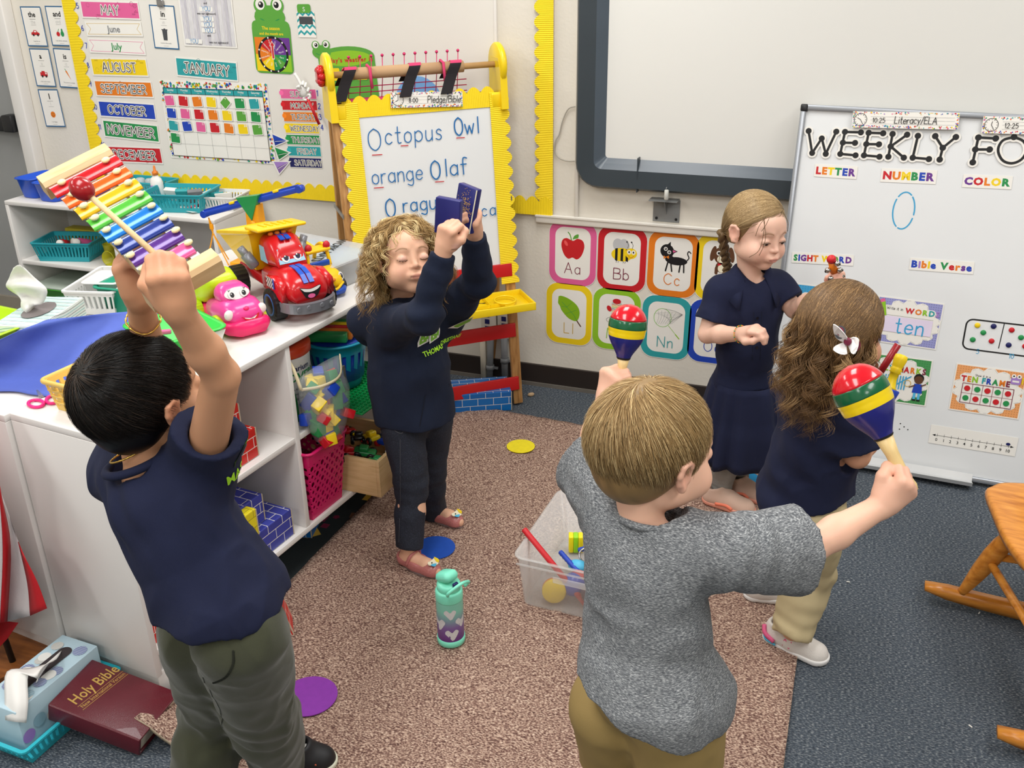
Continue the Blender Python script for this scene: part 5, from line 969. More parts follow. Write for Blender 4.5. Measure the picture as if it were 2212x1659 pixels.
rod('rhythm_stick','ridged blue rhythm stick lying deep in the clear bin, left one',(-.115,-.03,.10),(.01,-.1,.05),.008,C('blue'),1);rod('rhythm_stick','ridged blue rhythm stick in the clear bin leaning against the drum',(-.085,.05,.06),(.03,.07,.12),.008,C('blue'),1)
sk=thing('shaker_block','yellow and lime striped shaker block in the clear bin','shaker',inb(-.115,.115,.012,0,0,20));m_lb=mat('bright_lime',(150,214,30),.3);m_by=mat('bright_yellow',(240,220,20),.3)
for k in range(3): MB().box(((k-1)*.0145,0,.028),(.0145,.032,.056),(m_by,m_lb,m_by)[k],None,.003).build('block_layer',None,sk)
dm_=thing('hand_drum','round hand drum with cream skin resting slanted in the clear bin','drum',inb(.055,-.0,.125,18,-8,0));MB().lathe([(.096,-.035),(.1,-.035),(.1,.012),(.097,.014)],mat('drum_cream',(214,200,160),.5),40,None,True,False).build('frame',None,dm_);MB().lathe([(.0,.015),(.092,.015),(.0975,.012)],mat('drum_skin',(232,226,208),.6,var=.05,vs=30),40).build('skin',None,dm_)
tk_=MB();[tk_.box((.1005*math.cos(a),.1005*math.sin(a),.002),(.003,.003,.013),mat('black_metal'),None) for a in np.linspace(0,6.283,60,False)];tk_.build('lacing',None,dm_)['kind']='stuff'
rj=MB();rj.tube(np.c_[circ(0,0,.02,n=20),np.zeros(20)],.003,mat('chrome_ring',(200,200,205),.15,1),closed=True);o=rj.build('jingle_ring',None,None,inb(-.045,.0,.085,50,20));tag(o,'chrome jingle ring beside the hand drum in the clear bin','jingle')
def inobj(nm,lab,cat,mb,M): return tag(mb.build(nm,None,None,M),lab,cat)
inobj('castanet','orange and yellow wooden castanet seen through the bin side','castanet',MB().lathe([(.0,-.016),(.03,-.016),(.034,-.012),(.034,-.004),(.031,-.002)],C('orange'),24).lathe([(.031,-.002),(.034,0),(.034,.010),(.03,.014),(0,.015)],C('yellow'),24),inb(-.095,-.135,.042,70,0,20))
inobj('maraca_ball','blue maraca ball seen through the bin side','maraca',MB().ball((0,0,0),.034,PL('blue')).cyl((.02,.02,0),(.06,.07,-.01),.008,None,m_dow),inb(-.05,-.1,.05))
inobj('wooden_shaker','yellow wooden instrument handle on the bin floor','handle',MB().lathe([(.008,0),(.014,.02),(.009,.09),(.011,.1)],C('gold'),14),inb(-.13,-.1,.03,0,80,10))
inobj('maraca_ball','dark indigo maraca ball deeper in the clear bin','maraca',MB().ball((0,0,0),(.04,.035,.035),mat('dark_indigo',(30,30,70),.3)),inb(.02,-.12,.05))
inobj('egg_shaker','light blue egg shaker in the clear bin','shaker',MB().ball((0,0,0),(.03,.02,.018),C('sky')),inb(-.055,-.045,.075));inobj('egg_shaker','red egg shaker in the clear bin','shaker',MB().ball((0,0,0),(.024,.018,.014),C('red')),inb(-.04,-.08,.07));inobj('egg_shaker','green egg shaker in the clear bin','shaker',MB().ball((0,0,0),(.022,.016,.016),C('green')),inb(-.02,-.055,.06))
o=MB().tube(np.c_[circ(0,0,.085,n=36),np.zeros(36)],.007,C('red'),8,closed=True).build('tambourine_rim',None,None,Matrix.Translation((-.56,2.53,.03)) @ Matrix.Rotation(.15,4,'X'));tag(o,'red tambourine lying behind the clear bin','tambourine');MB().prism(circ(0,0,.08,n=36),-.002,.002,mat('drum_skin')).build('skin',None,o)
# ================================================================ ROCKING CHAIR
m_ch=ramp_mat('honey_oak',[(.25,(176,104,32)),(.5,(206,132,48)),(.75,(222,152,66))],3,.28,.05,3,(4,22,22),.001)
rc_=thing('rocking_chair','honey oak rocking chair with turned legs, cut off at the right edge','chair',Matrix.Identity(4))
st=smooth([(.405,2.50),(.42,2.56),(.48,2.60),(.70,2.63),(.90,2.60),(.93,2.35),(.92,2.16),(.68,2.13),(.50,2.17),(.45,2.24),(.42,2.38)],4,True)[:-1];zs=.365
nS=len(st);c_=st.mean(0);rg=[]
for k,z in ((.93,zs-.03),(.99,zs-.024),(1,zs-.012),(.985,zs-.002),(.95,zs),(.7,zs-.006),(.3,zs-.01)): rg.append(np.c_[c_+(st-c_)*k,np.full(nS,z)])
MB().rings(rg,m_ch).build('seat',None,rc_)
def turned(a,b,r,m): 
    L_=np.linalg.norm(V(*b)-V(*a));P_=[(.55,0),(.6,.02),(.95,.12),(.98,.2),(1.25,.22),(1.25,.235),(.95,.25),(1.2,.265),(1.2,.28),(.95,.3),(1.15,.36),(1.25,.5),(1.1,.7),(.8,.88),(.62,.97),(.6,1)];return MB().lathe([(p*r,t*L_) for p,t in P_],m,16,axis_M(a,b))
def rocker(y0,dx=0):
    pts=[];
    for t in np.linspace(0,1,14): x=.30+t*.78;pts.append((x+dx,y0-.05*t*0+t*-.03,.0175+.10*(t-.42)**2*1.1+.012))
    pts=np.array(pts);mb=MB();R_=[]
    for i,p in enumerate(pts): h=.016+.006*math.sin(math.pi*i/13) if 0 < i < 13 else .008;R_.append(p+np.array([(0,-.014,-h),(0,.014,-h),(0,.018,0),(0,.014,h),(0,-.014,h),(0,-.018,0)]))
    return mb.rings(R_,m_ch)
r1=rocker(2.50).build('rocker',None,rc_);r2=rocker(1.965,.145).build('rocker',None,rc_)
turned((.50,2.46,zs-.02),(.395,2.492,.055),.021,m_ch).build('leg',None,rc_);turned((.84,2.5,zs-.02),(.93,2.47,.05),.021,m_ch).build('leg',None,rc_);turned((.55,2.2,zs-.02),(.56,1.955,.045),.021,m_ch).build('leg',None,rc_);turned((.85,2.2,zs-.02),(.98,1.94,.05),.021,m_ch).build('leg',None,rc_)
MB().cyl((.455,2.47,.2),(.87,2.49,.2),.011,None,m_ch).build('stretcher',None,rc_);MB().cyl((.44,2.48,.18),(.555,2.05,.18),.011,None,m_ch).build('stretcher',None,rc_)
# ================================================================ FLOOR LEFT : book, tissue box, basket, flag
def onq(z,*q): return [onZ(x,y,z) for x,y in q]
m_bk=mat('maroon_leather',(88,22,34),.32,var=.06,vs=30,bump=.25,bs=500,coat=.2);m_pg=mat('page_edge',(206,196,178),.8,var=.1,vs=60,stretch=(1,1,40))
A_=[onZ(112,1509,.108),onZ(214,1415,.108),onZ(377,1501,.056),onZ(291,1617,.056)];_u=(A_[1]-A_[0])+(A_[2]-A_[3]);_w=(A_[0]-A_[3])+(A_[1]-A_[2]);BKF=Fr(sum(A_)/4,_u,_w);BKF=Fr(BKF.o-BKF.n*.055,_u,_w)
bw2,bh2=.160,np.linalg.norm(_w)/2
bk2=thing('bible','thick maroon leather Holy Bible lying on the carpet by the shelf end','book',BKF.M())
MB().box((0,0,.029),(bw2-.012,bh2-.012,.04),m_pg).build('pages',None,bk2);MB().box((0,0,.0525),(bw2,bh2,.005),m_bk,None,.002).build('cover',None,bk2);MB().box((0,0,.0055),(bw2,bh2,.005),m_bk,None,.002).build('cover',None,bk2)
MB().box((-bw2/2*1+.002,0,.029),(.008,bh2,.05),m_bk,None,.003).build('spine',None,bk2)
e0=BKF.px(430/2.596,1020+1290/2.596,.055),BKF.px(660/2.596,1020+1110/2.596,.055);dt=e0[1]-e0[0];ang=math.atan2(dt[1],dt[0]);ik=Ink(0);mgold=mat('gold_foil',(214,178,96),.3,.5);cz=BKF.px(552/2.596,1020+1205/2.596,.055);ik.bold('Holy Bible',0,.0,.03,mgold,bold=.01,wx=.8);ik.line([(-.07,-.008),(.07,-.008)],.001,mgold);ik.bold('New International Version',0,-.02,.0105,mgold,wx=.85);ik.line([(-.07,-.024),(.07,-.024)],.001,mgold);ik.done(bk2,'title',Matrix.Translation((cz[0],cz[1],.0553)) @ Matrix.Rotation(ang,4,'Z'))
# tissue box in turquoise basket
tf=V(-1.79+.0,1.335,0);ta=math.radians(93);M_t=Matrix.Translation((-1.715,1.325,.0)) @ Matrix.Rotation(math.radians(87),4,'Z')
tb_basket(M_t @ Matrix.Translation((-.004,-.014,.001)),.30,.165,.055,mat('turquoise_basket',(50,180,196),.35,var=.03),'turquoise slotted basket on the carpet holding a tissue box',18)
m_tb=mat('pale_blue_carton',(182,208,220),.55,var=.03)
def tissue_box(name,lab,M,w,d,h,m,fn):
    t=thing(name,lab,'tissue box',M);MB().box((0,0,h/2),(w,d,h),m,None,.002).build('carton',None,t);ik=Ink(0);fn(ik,w,d);ik.done(t,'print',Matrix.Translation((0,0,h+.0006)));return t
def f_t2(ik,w,d):
    r_=random.Random(8)
    for k in range(16): 
        x,y,r0=r_.uniform(-w/2+.03,w/2-.03),r_.choice((-1,1))*r_.uniform(.028,d/2-.018),r_.uniform(.014,.018);c=r_.choice([(120,135,175),(190,190,185),(140,175,190),(225,225,220)]);m_=mat('print_dot%d' % c[0],c,.5);ik.disc(x,y,r0,m_,n=26)
        for i in range(-3,4): hh=math.sqrt(max(0,r0*r0-(i*r0/3.5)**2));ik.line([(x+i*r0/3.5,y-hh),(x+i*r0/3.5,y+hh)],.0006,C('white'),False)
    ik.poly(rrect(w*.74,d*.32,.018,5),mat('carton_opening',(52,44,46),.7))
tx=tissue_box('tissue_box','pale blue tissue box with patterned dots standing in the turquoise floor basket',M_t @ Matrix.Translation((.004,0,.006)),.25,.115,.125,m_tb,f_t2)
pd=Ink(0);r_=random.Random(3)
for k in range(7): x,y,r0=-.11+k*.036,r_.uniform(.03,.09),.017;m_=C('lpurple') if k % 3 == 0 else mat('print_dot140',(140,175,190)) if k % 2 else mat('print_dot190',(190,190,185));pd.disc(x,y,r0,m_,n=24)
pd.done(tx,'side_print',Matrix.Translation((0,-.0606,0)) @ Matrix.Rotation(math.pi/2,4,'X'));
m_tis=mat('white_tissue',(236,234,230),.85,bump=.2,bs=60)
def tissue(pts,lab,tagname='tissue'):
    """pts: grid rows of 3-D points, smoothed"""
    G=np.array([smooth(r,4) for r in pts]);G=np.array([smooth(G[:,j],4) for j in range(G.shape[1])]).transpose(1,0,2);a,b=G.shape[:2];o=MB().add(G.reshape(-1,3),[(i*b+j,i*b+j+1,(i+1)*b+j+1,(i+1)*b+j) for i in range(a-1) for j in range(b-1)],m_tis,True).build(tagname,m_tis,None);md=o.modifiers.new('t','SOLIDIFY');md.thickness=.0012;tag(o,lab,'tissue');return o
def oq(z,x,y): return tuple(onZ(x/2.596,1020+y/2.596,z))
tissue([[oq(.13,350,995),oq(.15,300,1040),oq(.135,250,1100)],[oq(.16,300,1060),oq(.175,240,1090),oq(.15,200,1180)],[oq(.16,170,1100),oq(.175,190,1140),oq(.155,215,1160)],[oq(.17,40,1120),oq(.18,90,1130),oq(.17,158,1140)],[oq(.14,28,1270),oq(.15,90,1285),oq(.14,158,1290)],[oq(.1,32,1390),oq(.11,90,1400),oq(.1,148,1405)]],'white tissue pulled out over the pale blue floor box')
o=MB().add([tuple(onZ(x/2.596,1020+y/2.596,z)) for x,y,z in ((305,1235,.09),(350,1180,.09),(415,1150,.09),(390,1190,.07),(330,1250,.07))],[(0,1,2,3,4)],mat('lime_paper',(130,230,90),.6)).build('sticky_note',None,None);tag(o,'lime green paper note sticking out between box and book','paper')
# brown wooden board on the floor
q=onq(.02,(-60,1385),(0,1358),(50,1360),(119,1385),(62,1432),(-60,1500));p2=np.array([a[:2] for a in q]);m_bw=ramp_mat('reddish_wood',[(.3,(110,62,26)),(.7,(146,88,40))],4,.45,.1,3,(3,20,3),.001)
o=MB().prism(p2[::-1],.0,.02,m_bw).build('floor_board',m_bw);tag(o,'reddish brown wooden base board on the floor under the flag','board')
# flag hanging
fl=thing('flag','red and white striped flag hanging from a dark pole at the left edge','flag',Matrix.Identity(4));YF=1.40
stripes=[([(-95,900),(-60,1100),(-70,1390)],None)]
cols_=[(-90,880,-60,1400),(-40,900,-25,1400),(0,1062,0,1385),(20,1120,18,1342),(24,1140,14,1342),(48,1190,58,1336),(58,1215,66,1330),(80,1255,102,1314)]
def fp(x,y,k): return onY(x,y,YF+.02*math.sin(k*1.7))
red_,wh_=mat('red_flag_cloth',(186,20,30),.6,bump=.3,bs=300),mat('white_flag_cloth',(222,214,214),.6,bump=.3,bs=300)
seq_=[(-120,820,-80,1440,0),(-45,870,-30,1420,1),(-5,1020,0,1385,0)]
edges=[[(-140,800),(-130,1100),(-120,1440)],[(-60,850),(-55,1100),(-50,1420)],[(-6,1020),(6,1180),(0,1345)],[(0,1062),(22,1180),(15,1342)],[(40,1170),(60,1260),(66,1330)],[(52,1200),(80,1255),(102,1314)]]
order=[red_,wh_,red_,wh_,red_]
for k in range(5):
    E0,E1=smooth(edges[k],5),smooth(edges[k+1],5);n=len(E0);v=[]
    for i in range(n):
        for t in (0,.5,1): p=E0[i]*(1-t)+E1[i]*t;v.append(onY(p[0],p[1],YF+.025*math.sin((k+t)*2.2)-.01*i/n))
    o=MB().add(v,[(3*i+j,3*i+j+1,3*i+j+4,3*i+j+3) for i in range(n-1) for j in (0,1)],order[k],True).build('stripe',order[k],fl);o.modifiers.new('t','SOLIDIFY').thickness=.0015
v=[onY(x,y,YF+.02) for x,y in ((-60,1400),(0,1340),(16,1342),(40,1345),(16,1380),(-60,1460))];o=MB().add(v,[(0,1,2,3,4,5)],red_).build('folded_corner',red_,fl);o.modifiers.new('t','SOLIDIFY').thickness=.0015
MB().cyl((-1.934,1.43,.02),V(-2.02,1.43,1.25),.008,None,mat('black_metal')).build('pole',None,fl)
# crumb of wood and debris
o=MB().ball((0,0,.008),(.016,.009,.009),mat('wood_chip',(190,160,124),.7),8,rings=5).build('wood_chip',None,None,at(1147,856,0,40));tag(o,'small tan wooden chip on the carpet right of the easel leg','debris')
for k,(x,y) in enumerate(((1832,1258),(2115,1325),(2096,1570))): o=MB().box((0,0,.002),(.01,.003,.003),paper,None,.001).build('paper_crumb',None,None,at(x,y,0,70*k));tag(o,('tiny pale crumb on the carpet left of the rocking chair','pale thread on the carpet under the front rocker','tiny white crumb near the lower rocker')[k],'debris')
# ================================================================ ON TOP OF THE TOY SHELF
m_box1=mat('mint_white_carton',(222,228,224),.5,var=.02)
def f_t1(ik,w,d):
    mt,mk3=mat('print_mintline',(120,190,190),.5),mat('print_paleband',(206,226,222),.5)
    for k in range(9): x=-w/2+k*w/9;ik.poly([(x,-d/2+.002),(x+w/18,-d/2+.002),(x+w/9,d/2-.002),(x+w/22,d/2-.002)],mk3)
    for k in range(34): x=-w/2+.006+k*w/36;ik.line(smooth([(x,-d/2+.003),(x+.012,-d/6),(x,d/6),(x+.01,d/2-.003)],3),.0007,mt,False)
    ik.poly(circ(0,0,w*.28,d*.27,30),mat('carton_opening2',(120,112,112),.7))
# place: near right corner / far right corner from the picture
n0,n1=onZ(83,705,.845),onZ(176,642,.845);dd_=n1-n0;angb=math.atan2(dd_[1],dd_[0]);wdir=V(dd_[1],-dd_[0],0)/np.linalg.norm(dd_);cpt=(n0+n1)/2-wdir*.115*-1 if 0 else (n0+n1)/2+nrm(np.cross((0,0,1),dd_))*.06
M1=Matrix.Translation((cpt[0],cpt[1],ZT)) @ Matrix.Rotation(angb,4,'Z')
t1=tissue_box('tissue_box','white and mint patterned tissue box on the shelf top at the left edge',M1,np.linalg.norm(dd_),.13,.108,m_box1,f_t1)
wv=Ink(0);L_=np.linalg.norm(dd_)
for k in range(14): wv.line(smooth([(-L_/2+.004,.004+k*.0076),(-L_/4,.012+k*.0076),(0,.004+k*.0076),(L_/4,.010+k*.007),(L_/2-.004,.004+k*.0076)],4),.0012,C('dgrey') if k % 2 else C('teal'),False)
wv.done(t1,'side_print',Matrix.Translation((0,-.0656,0)) @ Matrix.Rotation(math.pi/2,4,'X'))
w2=Ink(0);[w2.line(smooth([(-.06,.004+k*.0076),(0,.012+k*.0076),(.06,.004+k*.0076)],4),.001,C('dgrey') if k % 2 else C('teal'),False) for k in range(13)];w2.done(t1,'side_print',Matrix.Translation((-L_/2-.0006,0,0)) @ Matrix.Rotation(-math.pi/2,4,'Z') @ Matrix.Rotation(math.pi/2,4,'X'))
w3=Ink(0);[w3.line(smooth([(-.06,.004+k*.0076),(0,.012+k*.0076),(.06,.004+k*.0076)],4),.001,C('teal') if k % 2 else C('dgrey'),False) for k in range(13)];w3.done(t1,'side_print',Matrix.Translation((L_/2+.0006,0,0)) @ Matrix.Rotation(math.pi/2,4,'Z') @ Matrix.Rotation(math.pi/2,4,'X'))
cY=cpt[1];o1=lambda x,y,k=0: tuple(onY(x/4.148,560+y/4.148,cY+k))
tissue([[o1(205,505),o1(240,515,-.02),o1(300,505)],[o1(185,420),o1(240,430,-.03),o1(310,430,.01)],[o1(175,340),o1(250,330,.02),o1(385,390)],[o1(55,250),o1(230,240,-.02),o1(420,270)],[o1(85,160),o1(190,150,.02),o1(300,160)],[o1(120,75),o1(160,55,-.01),o1(200,60)]],'white tissue standing up out of the mint patterned box')
# blue construction paper
m_bp=mat('blue_construction_paper',(84,104,190),.75,var=.03,vs=60)
G=[[(-110,850,.74),(20,845,.742),(70,852,.742),(160,860,.74),(235,850,.74)],[(-100,800,.765),(0,800,.765),(90,805,.755),(180,810,.75),(270,800,.75)],[(-50,760,.83),(15,755,.825),(100,750,.80),(190,750,.785),(300,745,.775)],[(40,715,.87),(75,708,.865),(130,705,.84),(215,705,.81),(330,705,.79)],[(92,695,.86),(105,690,.862),(170,684,.85),(240,676,.83),(345,668,.805)]]
G=np.array([[onZ(x,y,z) for x,y,z in r] for r in G]);G=np.array([smooth(r,6) for r in G]);G=np.array([smooth(G[:,j],6) for j in range(G.shape[1])]).transpose(1,0,2);a,b=G.shape[:2]
o=MB().add(G.reshape(-1,3),[(i*b+j,i*b+j+1,(i+1)*b+j+1,(i+1)*b+j) for i in range(a-1) for j in range(b-1)],m_bp,True).build('construction_paper',m_bp);o.modifiers.new('t','SOLIDIFY').thickness=.0008;tag(o,'large blue sheet of construction paper bulging over the shelf top','paper')
def top(px,py,a=0,z=ZT): x,y=SL(px,py,z);return SP(x,y,ZT+.0005,a)
tb_=lambda M,w,d,h,m,lab,n=10: tb_basket(M,w,d,h,m,lab,n)
# woven yellow basket
wb_=MB();slat_basket(wb_,.15,.19,.075,mat('straw_yellow_plastic',(226,190,100),.4),7,.84,lo=.12,hi=.86);m_sy=_m['straw_yellow_plastic']
for z in (.28,.5,.7):
    k=.84+.16*z;r=rrect(.15*k+.002,.19*k+.002,.008,2);nn=60;P_=[]
    per=np.r_[r,r[:1]];seg=np.linalg.norm(np.diff(per,axis=0),axis=1);cum=np.r_[0,np.cumsum(seg)]
    for i in range(nn): s_=cum[-1]*i/nn;j=min(len(seg)-1,np.searchsorted(cum,s_,'right')-1);p=per[j]+(per[j+1]-per[j])*((s_-cum[j])/seg[j]);P_.append((p[0]*(1+.012*(-1)**i),p[1]*(1+.012*(-1)**i),z*.075))
    wb_.tube(P_,.0028,m_sy,5,closed=True)
wb_.tube(np.c_[rrect(.158,.198,.014,4),np.full(20,.076)],.006,m_sy,8,closed=True)
o=wb_.build('woven_basket',None,None,SP(.125,.14,ZT+.0005));tag(o,'straw yellow woven plastic basket on the near end of the toy shelf','basket')
sc=thing('scissors','pink handled childrens scissors lying near the front left of the shelf top','scissors',SP(.09,.31,ZT+.0045,62));m_sp=mat('hot_pink',(240,40,130),.35)
for s_ in (-1,1): MB().tube([(p[0],p[1],.0) for p in circ(-.035,s_*.019,.024,.015,20,s_*.2)],.004,m_sp,8,closed=True).build('handle',None,sc);MB().prism([(0,s_*.006),(.065,s_*.001),(.0,-s_*.004)][::s_],-.001,.001,mat('steel',(180,182,186),.3,.9),TR(0,0,s_*.0015)).build('blade',None,sc)
tb_(top(240,655,20),.23,.15,.075,m_whb,'white slotted tray of art supplies behind the blue paper',14)
wx_,wy_=SL(240,655,ZT);o=tub(MB(),.11,.1,.08,m_whb,.01,tp=.9).build('small_bin',None,None,SP(wx_-.01,wy_-.02,ZT+.006,20));tag(o,'small plain white bin inside the white slotted tray','bin')
for k,(dx,dy,c,rx,ry) in enumerate(((.05,-.0,'orange',30,-15),(.075,-.03,'orange',35,10),(.09,.0,'red',40,25),(.07,.02,'purple',25,0))):
    t=thing('marker',('white glue stick with orange band standing in the tray','orange capped marker standing in the tray','red capped marker leaning toward the arm','purple capped marker low in the tray')[k],'marker',SP(wx_+dx,wy_+dy,ZT+.05) @ TR(0,0,0,rx,ry,0));MB().cyl((0,0,0),(0,0,.085),.0085,None,paper).build('barrel',None,t);MB().cyl((0,0,.07),(0,0,.11),.0095,.009,paper if k == 0 else C(c),bev=.002).build('cap',None,t);k == 0 and MB().cyl((0,0,.04),(0,0,.065),.0088,None,C('orange')).build('band',None,t)
o=tub(MB(),.12,.16,.08,mat('sea_green_plastic',(30,150,120),.3),.02).build('green_tub',None,None,top(290,668,10));tag(o,'sea green tub right of the white tray behind the raised arms','tub')
o=tub(MB(),.2,.25,.10,mat('lime_plastic',(176,214,20),.35),.02).build('lime_tub',None,None,top(-25,775,0));tag(o,'lime green tub at the left edge under the blue paper','tub')
gwt=thing('green_tray','bright green and white plastic tray behind the forearm','tray',SP(.43,.2,ZT+.0005,-20));tub(MB(),.18,.2,.08,mat('neon_green_plastic',(60,205,80),.3,alpha=.95),.02,tp=.8,rim=.01).build('tub',None,gwt);MB().prism([(0,0),(.05,0),(.03,-.035)],-.001,.001,paper,Matrix.Translation((.04,-.101,.075)) @ Matrix.Rotation(math.pi/2,4,'X')).build('white_tab',None,gwt)
bx('crayon','pink and purple crayon stub in the green tray','crayon',SP(.40,.24,ZT+.06,40),(.012,.08,.012),PL('pink'),.003)
# ---- vehicles : local forward is -Y
def eye(mb,x,y,z,r,n=(0,-1,.25),R_=.45,dark='navy'):
    n=nrm(n);M=Matrix.Translation((x,y,z)) @ Vector(n).to_track_quat('Z','Y').to_matrix().to_4x4();mb.prism(circ(0,0,r*.8,r,18),0,.0008,C('white'),M);mb.prism(circ(r*.1,-r*.1,r*.5,r*.62,16),.0008,.0012,C(dark),M);mb.prism(circ(r*.1,-r*.1,r*.32,r*.4,14),.0012,.0016,C('black'),M);mb.prism(circ(-r*.05,r*.15,r*.14,n=8),.0016,.0019,C('white'),M)
def loft(sections,m,mb=None,sub=4,M=None):
    """sections along -Y..: (y, halfwidth, z0, z1, rounding)"""
    mb=mb or MB();R_=[]
    for y,hw,z0,z1,r in sections: p=rrect(2*hw,z1-z0,min(r,hw*.95,(z1-z0)*.48),sub);R_.append(np.c_[p[:,0],np.full(len(p),y),p[:,1]+(z0+z1)/2])
    return mb.rings(R_[::-1],m,True,M)
def truckwheel(root,x,y,r,w,hub,ringc=None):
    mb=MB();M=Matrix.Translation((x,y,r)) @ Matrix.Rotation(math.pi/2,4,'Y');a=np.linspace(0,2*np.pi,40,False);rr2=r*(1-.035*(np.arange(40) % 2));P_=[]
    for zz_,k in ((-w/2,.86),(-w*.42,1),(w*.42,1),(w/2,.86)): P_.append(np.c_[rr2*k*np.cos(a),rr2*k*np.sin(a),np.full(40,zz_)])
    mb.rings(P_,mat('black_rubber',(20,20,22),.45),False,M);mb.lathe([(r*.55,-w*.52),(r*.58,-w*.505),(r*.58,w*.505),(r*.55,w*.52),(r*.2,w*.45)],hub,20,M);mb.ball((0,0,0),(r*.18,r*.18,w*.54),hub,12,M=M)
    if ringc: mb.lathe([(r*.64,-w*.515),(r*.68,-w*.52),(r*.68,w*.52),(r*.64,w*.515)],ringc,28,M)
    return mb.build('wheel',None,root)
TKM=SP(.86,.185,ZT+.0005,-27);tk0=thing('dump_truck','big red and yellow toy dump truck with a smiling face on the toy shelf','toy truck',TKM)
m_tr=mat('glossy_toy_red',(200,22,30),.25,coat=.3);m_ty=mat('toy_yellow',(242,196,12),.35);m_tg=mat('toy_grey',(130,132,138),.35,.3);m_glass=mat('toy_window_blue',(150,196,220),.3);m_tb2=mat('stripe_blue',(30,84,190),.35)
loft([(.03,.055,.045,.12,.02),(-.04,.06,.05,.135,.03),(-.1,.066,.05,.142,.04),(-.155,.064,.052,.125,.04),(-.175,.05,.055,.105,.03)],m_tr).build('hood',None,tk0)
loft([(.045,.045,.12,.19,.02),(.03,.05,.12,.215,.025),(-.02,.052,.125,.218,.03),(-.062,.048,.13,.185,.03),(-.075,.044,.13,.15,.01)],m_tr).build('cab',None,tk0)
MB().box((0,.12,.07),(.09,.22,.035),m_tr,None,.008).build('chassis',None,tk0)
for s_ in (-1,1):
    MB().prism([(-.012,.14),(.035,.14),(.035,.185),(.005,.185)],.0,.002,m_glass,Matrix.Translation((s_*.0505 if s_ > 0 else -.0525,-.005,0)) @ Matrix(((0,0,1,0),(1,0,0,0),(0,1,0,0),(0,0,0,1)))).build('side_window',None,tk0)
    fl_=MB();loft([(-.055,.012,.06,.12,.01),(-.1,.016,.075,.128,.012),(-.155,.012,.06,.115,.01)],m_tr,fl_,M=Matrix.Translation((s_*.07,0,0)));fl_.build('fender',None,tk0)
    truckwheel(tk0,s_*.075,-.1,.047,.042,mat('dark_hub',(24,24,28),.3),mat('hub_ring_blue',(40,100,170),.4));truckwheel(tk0,s_*.075,.17,.047,.042,mat('dark_hub'))
    e_=MB();e_.lathe([(.014,0),(.016,.004),(.016,.045),(.012,.046),(.012,.05),(.011,.07),(.0075,.07),(.0075,.06)],m_tg,16,Matrix.Translation((s_*.068,.04,.12)) @ Matrix.Rotation(-.5*s_*-1,4,'Y') @ Matrix.Rotation(-.2,4,'X'));e_.build('exhaust',None,tk0)
ws=MB();ws.prism([(-.04,-.02),(.04,-.02),(.036,.024),(-.036,.024)],0,.002,m_glass,Matrix.Translation((0,-.066,.165)) @ Matrix.Rotation(math.radians(62),4,'X'));wsh=ws.build('windscreen',None,tk0);em=MB();[eye(em,x,-.0685,.165,.0155,(0,-1,.55)) for x in (-.018,.018)];em.build('eyes',None,tk0)
for x in (-.009,.009):
    for sg in (((-.0,.2195),(-.045,.208)),((-.082,.1405),(-.12,.1405),(-.15,.131),(-.172,.112))): o=MB().add([(x+d,y0,z0) for y0,z0 in sg for d in (-.007,.007)],[(2*i,2*i+1,2*i+3,2*i+2) for i in range(len(sg)-1)],m_tb2).build('stripe',m_tb2,tk0);o.modifiers.new('t','SOLIDIFY').thickness=.003
mo=MB();Mm=Matrix.Translation((0,-.177,.088)) @ Matrix.Rotation(math.radians(80),4,'X');mo.prism(smooth([(-.032,.014),(0,.008),(.032,.014),(.02,-.012),(0,-.02),(-.02,-.012)],4,True)[:-1],0,.0012,C('black'),Mm);mo.prism(smooth([(-.03,.013),(0,.007),(.03,.013),(.022,.004),(0,-.001),(-.022,.004)],4,True)[:-1],.0012,.002,C('white'),Mm);mo.prism(circ(0,-.012,.011,.006),.0012,.0022,C('pink'),Mm);mo.build('mouth',None,tk0)
bp2=MB();bpts=[(-.085,-.13,.05),(-.07,-.172,.05),(-.03,-.19,.046),(.03,-.19,.046),(.07,-.172,.05),(.085,-.13,.05)]
bp2.rings([np.array([(p[0],p[1]-.008,p[2]-.014),(p[0],p[1]+.008,p[2]-.014),(p[0],p[1]+.008,p[2]+.014),(p[0],p[1]-.008,p[2]+.014)]) for p in smooth(bpts,4)],m_tg,False);[bp2.cyl((x,-.197,.05),(x,-.202,.05),.007,.006,m_tg) for x in (-.05,-.02,.02,.05)];bp2.build('bumper',None,tk0)
db=MB();O_=lambda hw,y,z: (hw,y,z)
def open_hopper(mb,S_,m): mb.rings([np.array([(-w_,y0,z),(w_,y0,z),(w_,y1,z2),(-w_,y1,z2)]) for w_,y0,y1,z,z2 in S_],m,False)
open_hopper(db,[(.05,.08,.2,.095,.095),(.062,.06,.24,.15,.13),(.075,.04,.275,.215,.165),(.082,.03,.285,.222,.17),(.082,.03,.285,.23,.178),(.074,.045,.27,.23,.178),(.058,.065,.23,.155,.135),(.045,.09,.19,.105,.105)],m_ty)
db.box((0,-.005,.236),(.15,.1,.01),m_ty,TR(0,.0,.0,-6),.004);[db.box((-.04+k*.02,-.005,.2425),(.008,.05,.004),m_ty,TR(0,0,0,-6),.001) for k in range(5)];db.build('dump_body',None,tk0)
for x in (-.03,-.01,.01,.03): MB().ball((x,-.01,.222),(.008,.006,.006),C('orange'),10,rings=5).build('roof_light',None,tk0)
dc_=MB();Md=Matrix.Translation((-.0865,-.1,.11)) @ Matrix(((0,0,-1,0),(-1,0,0,0),(0,1,0,0),(0,0,0,1)))
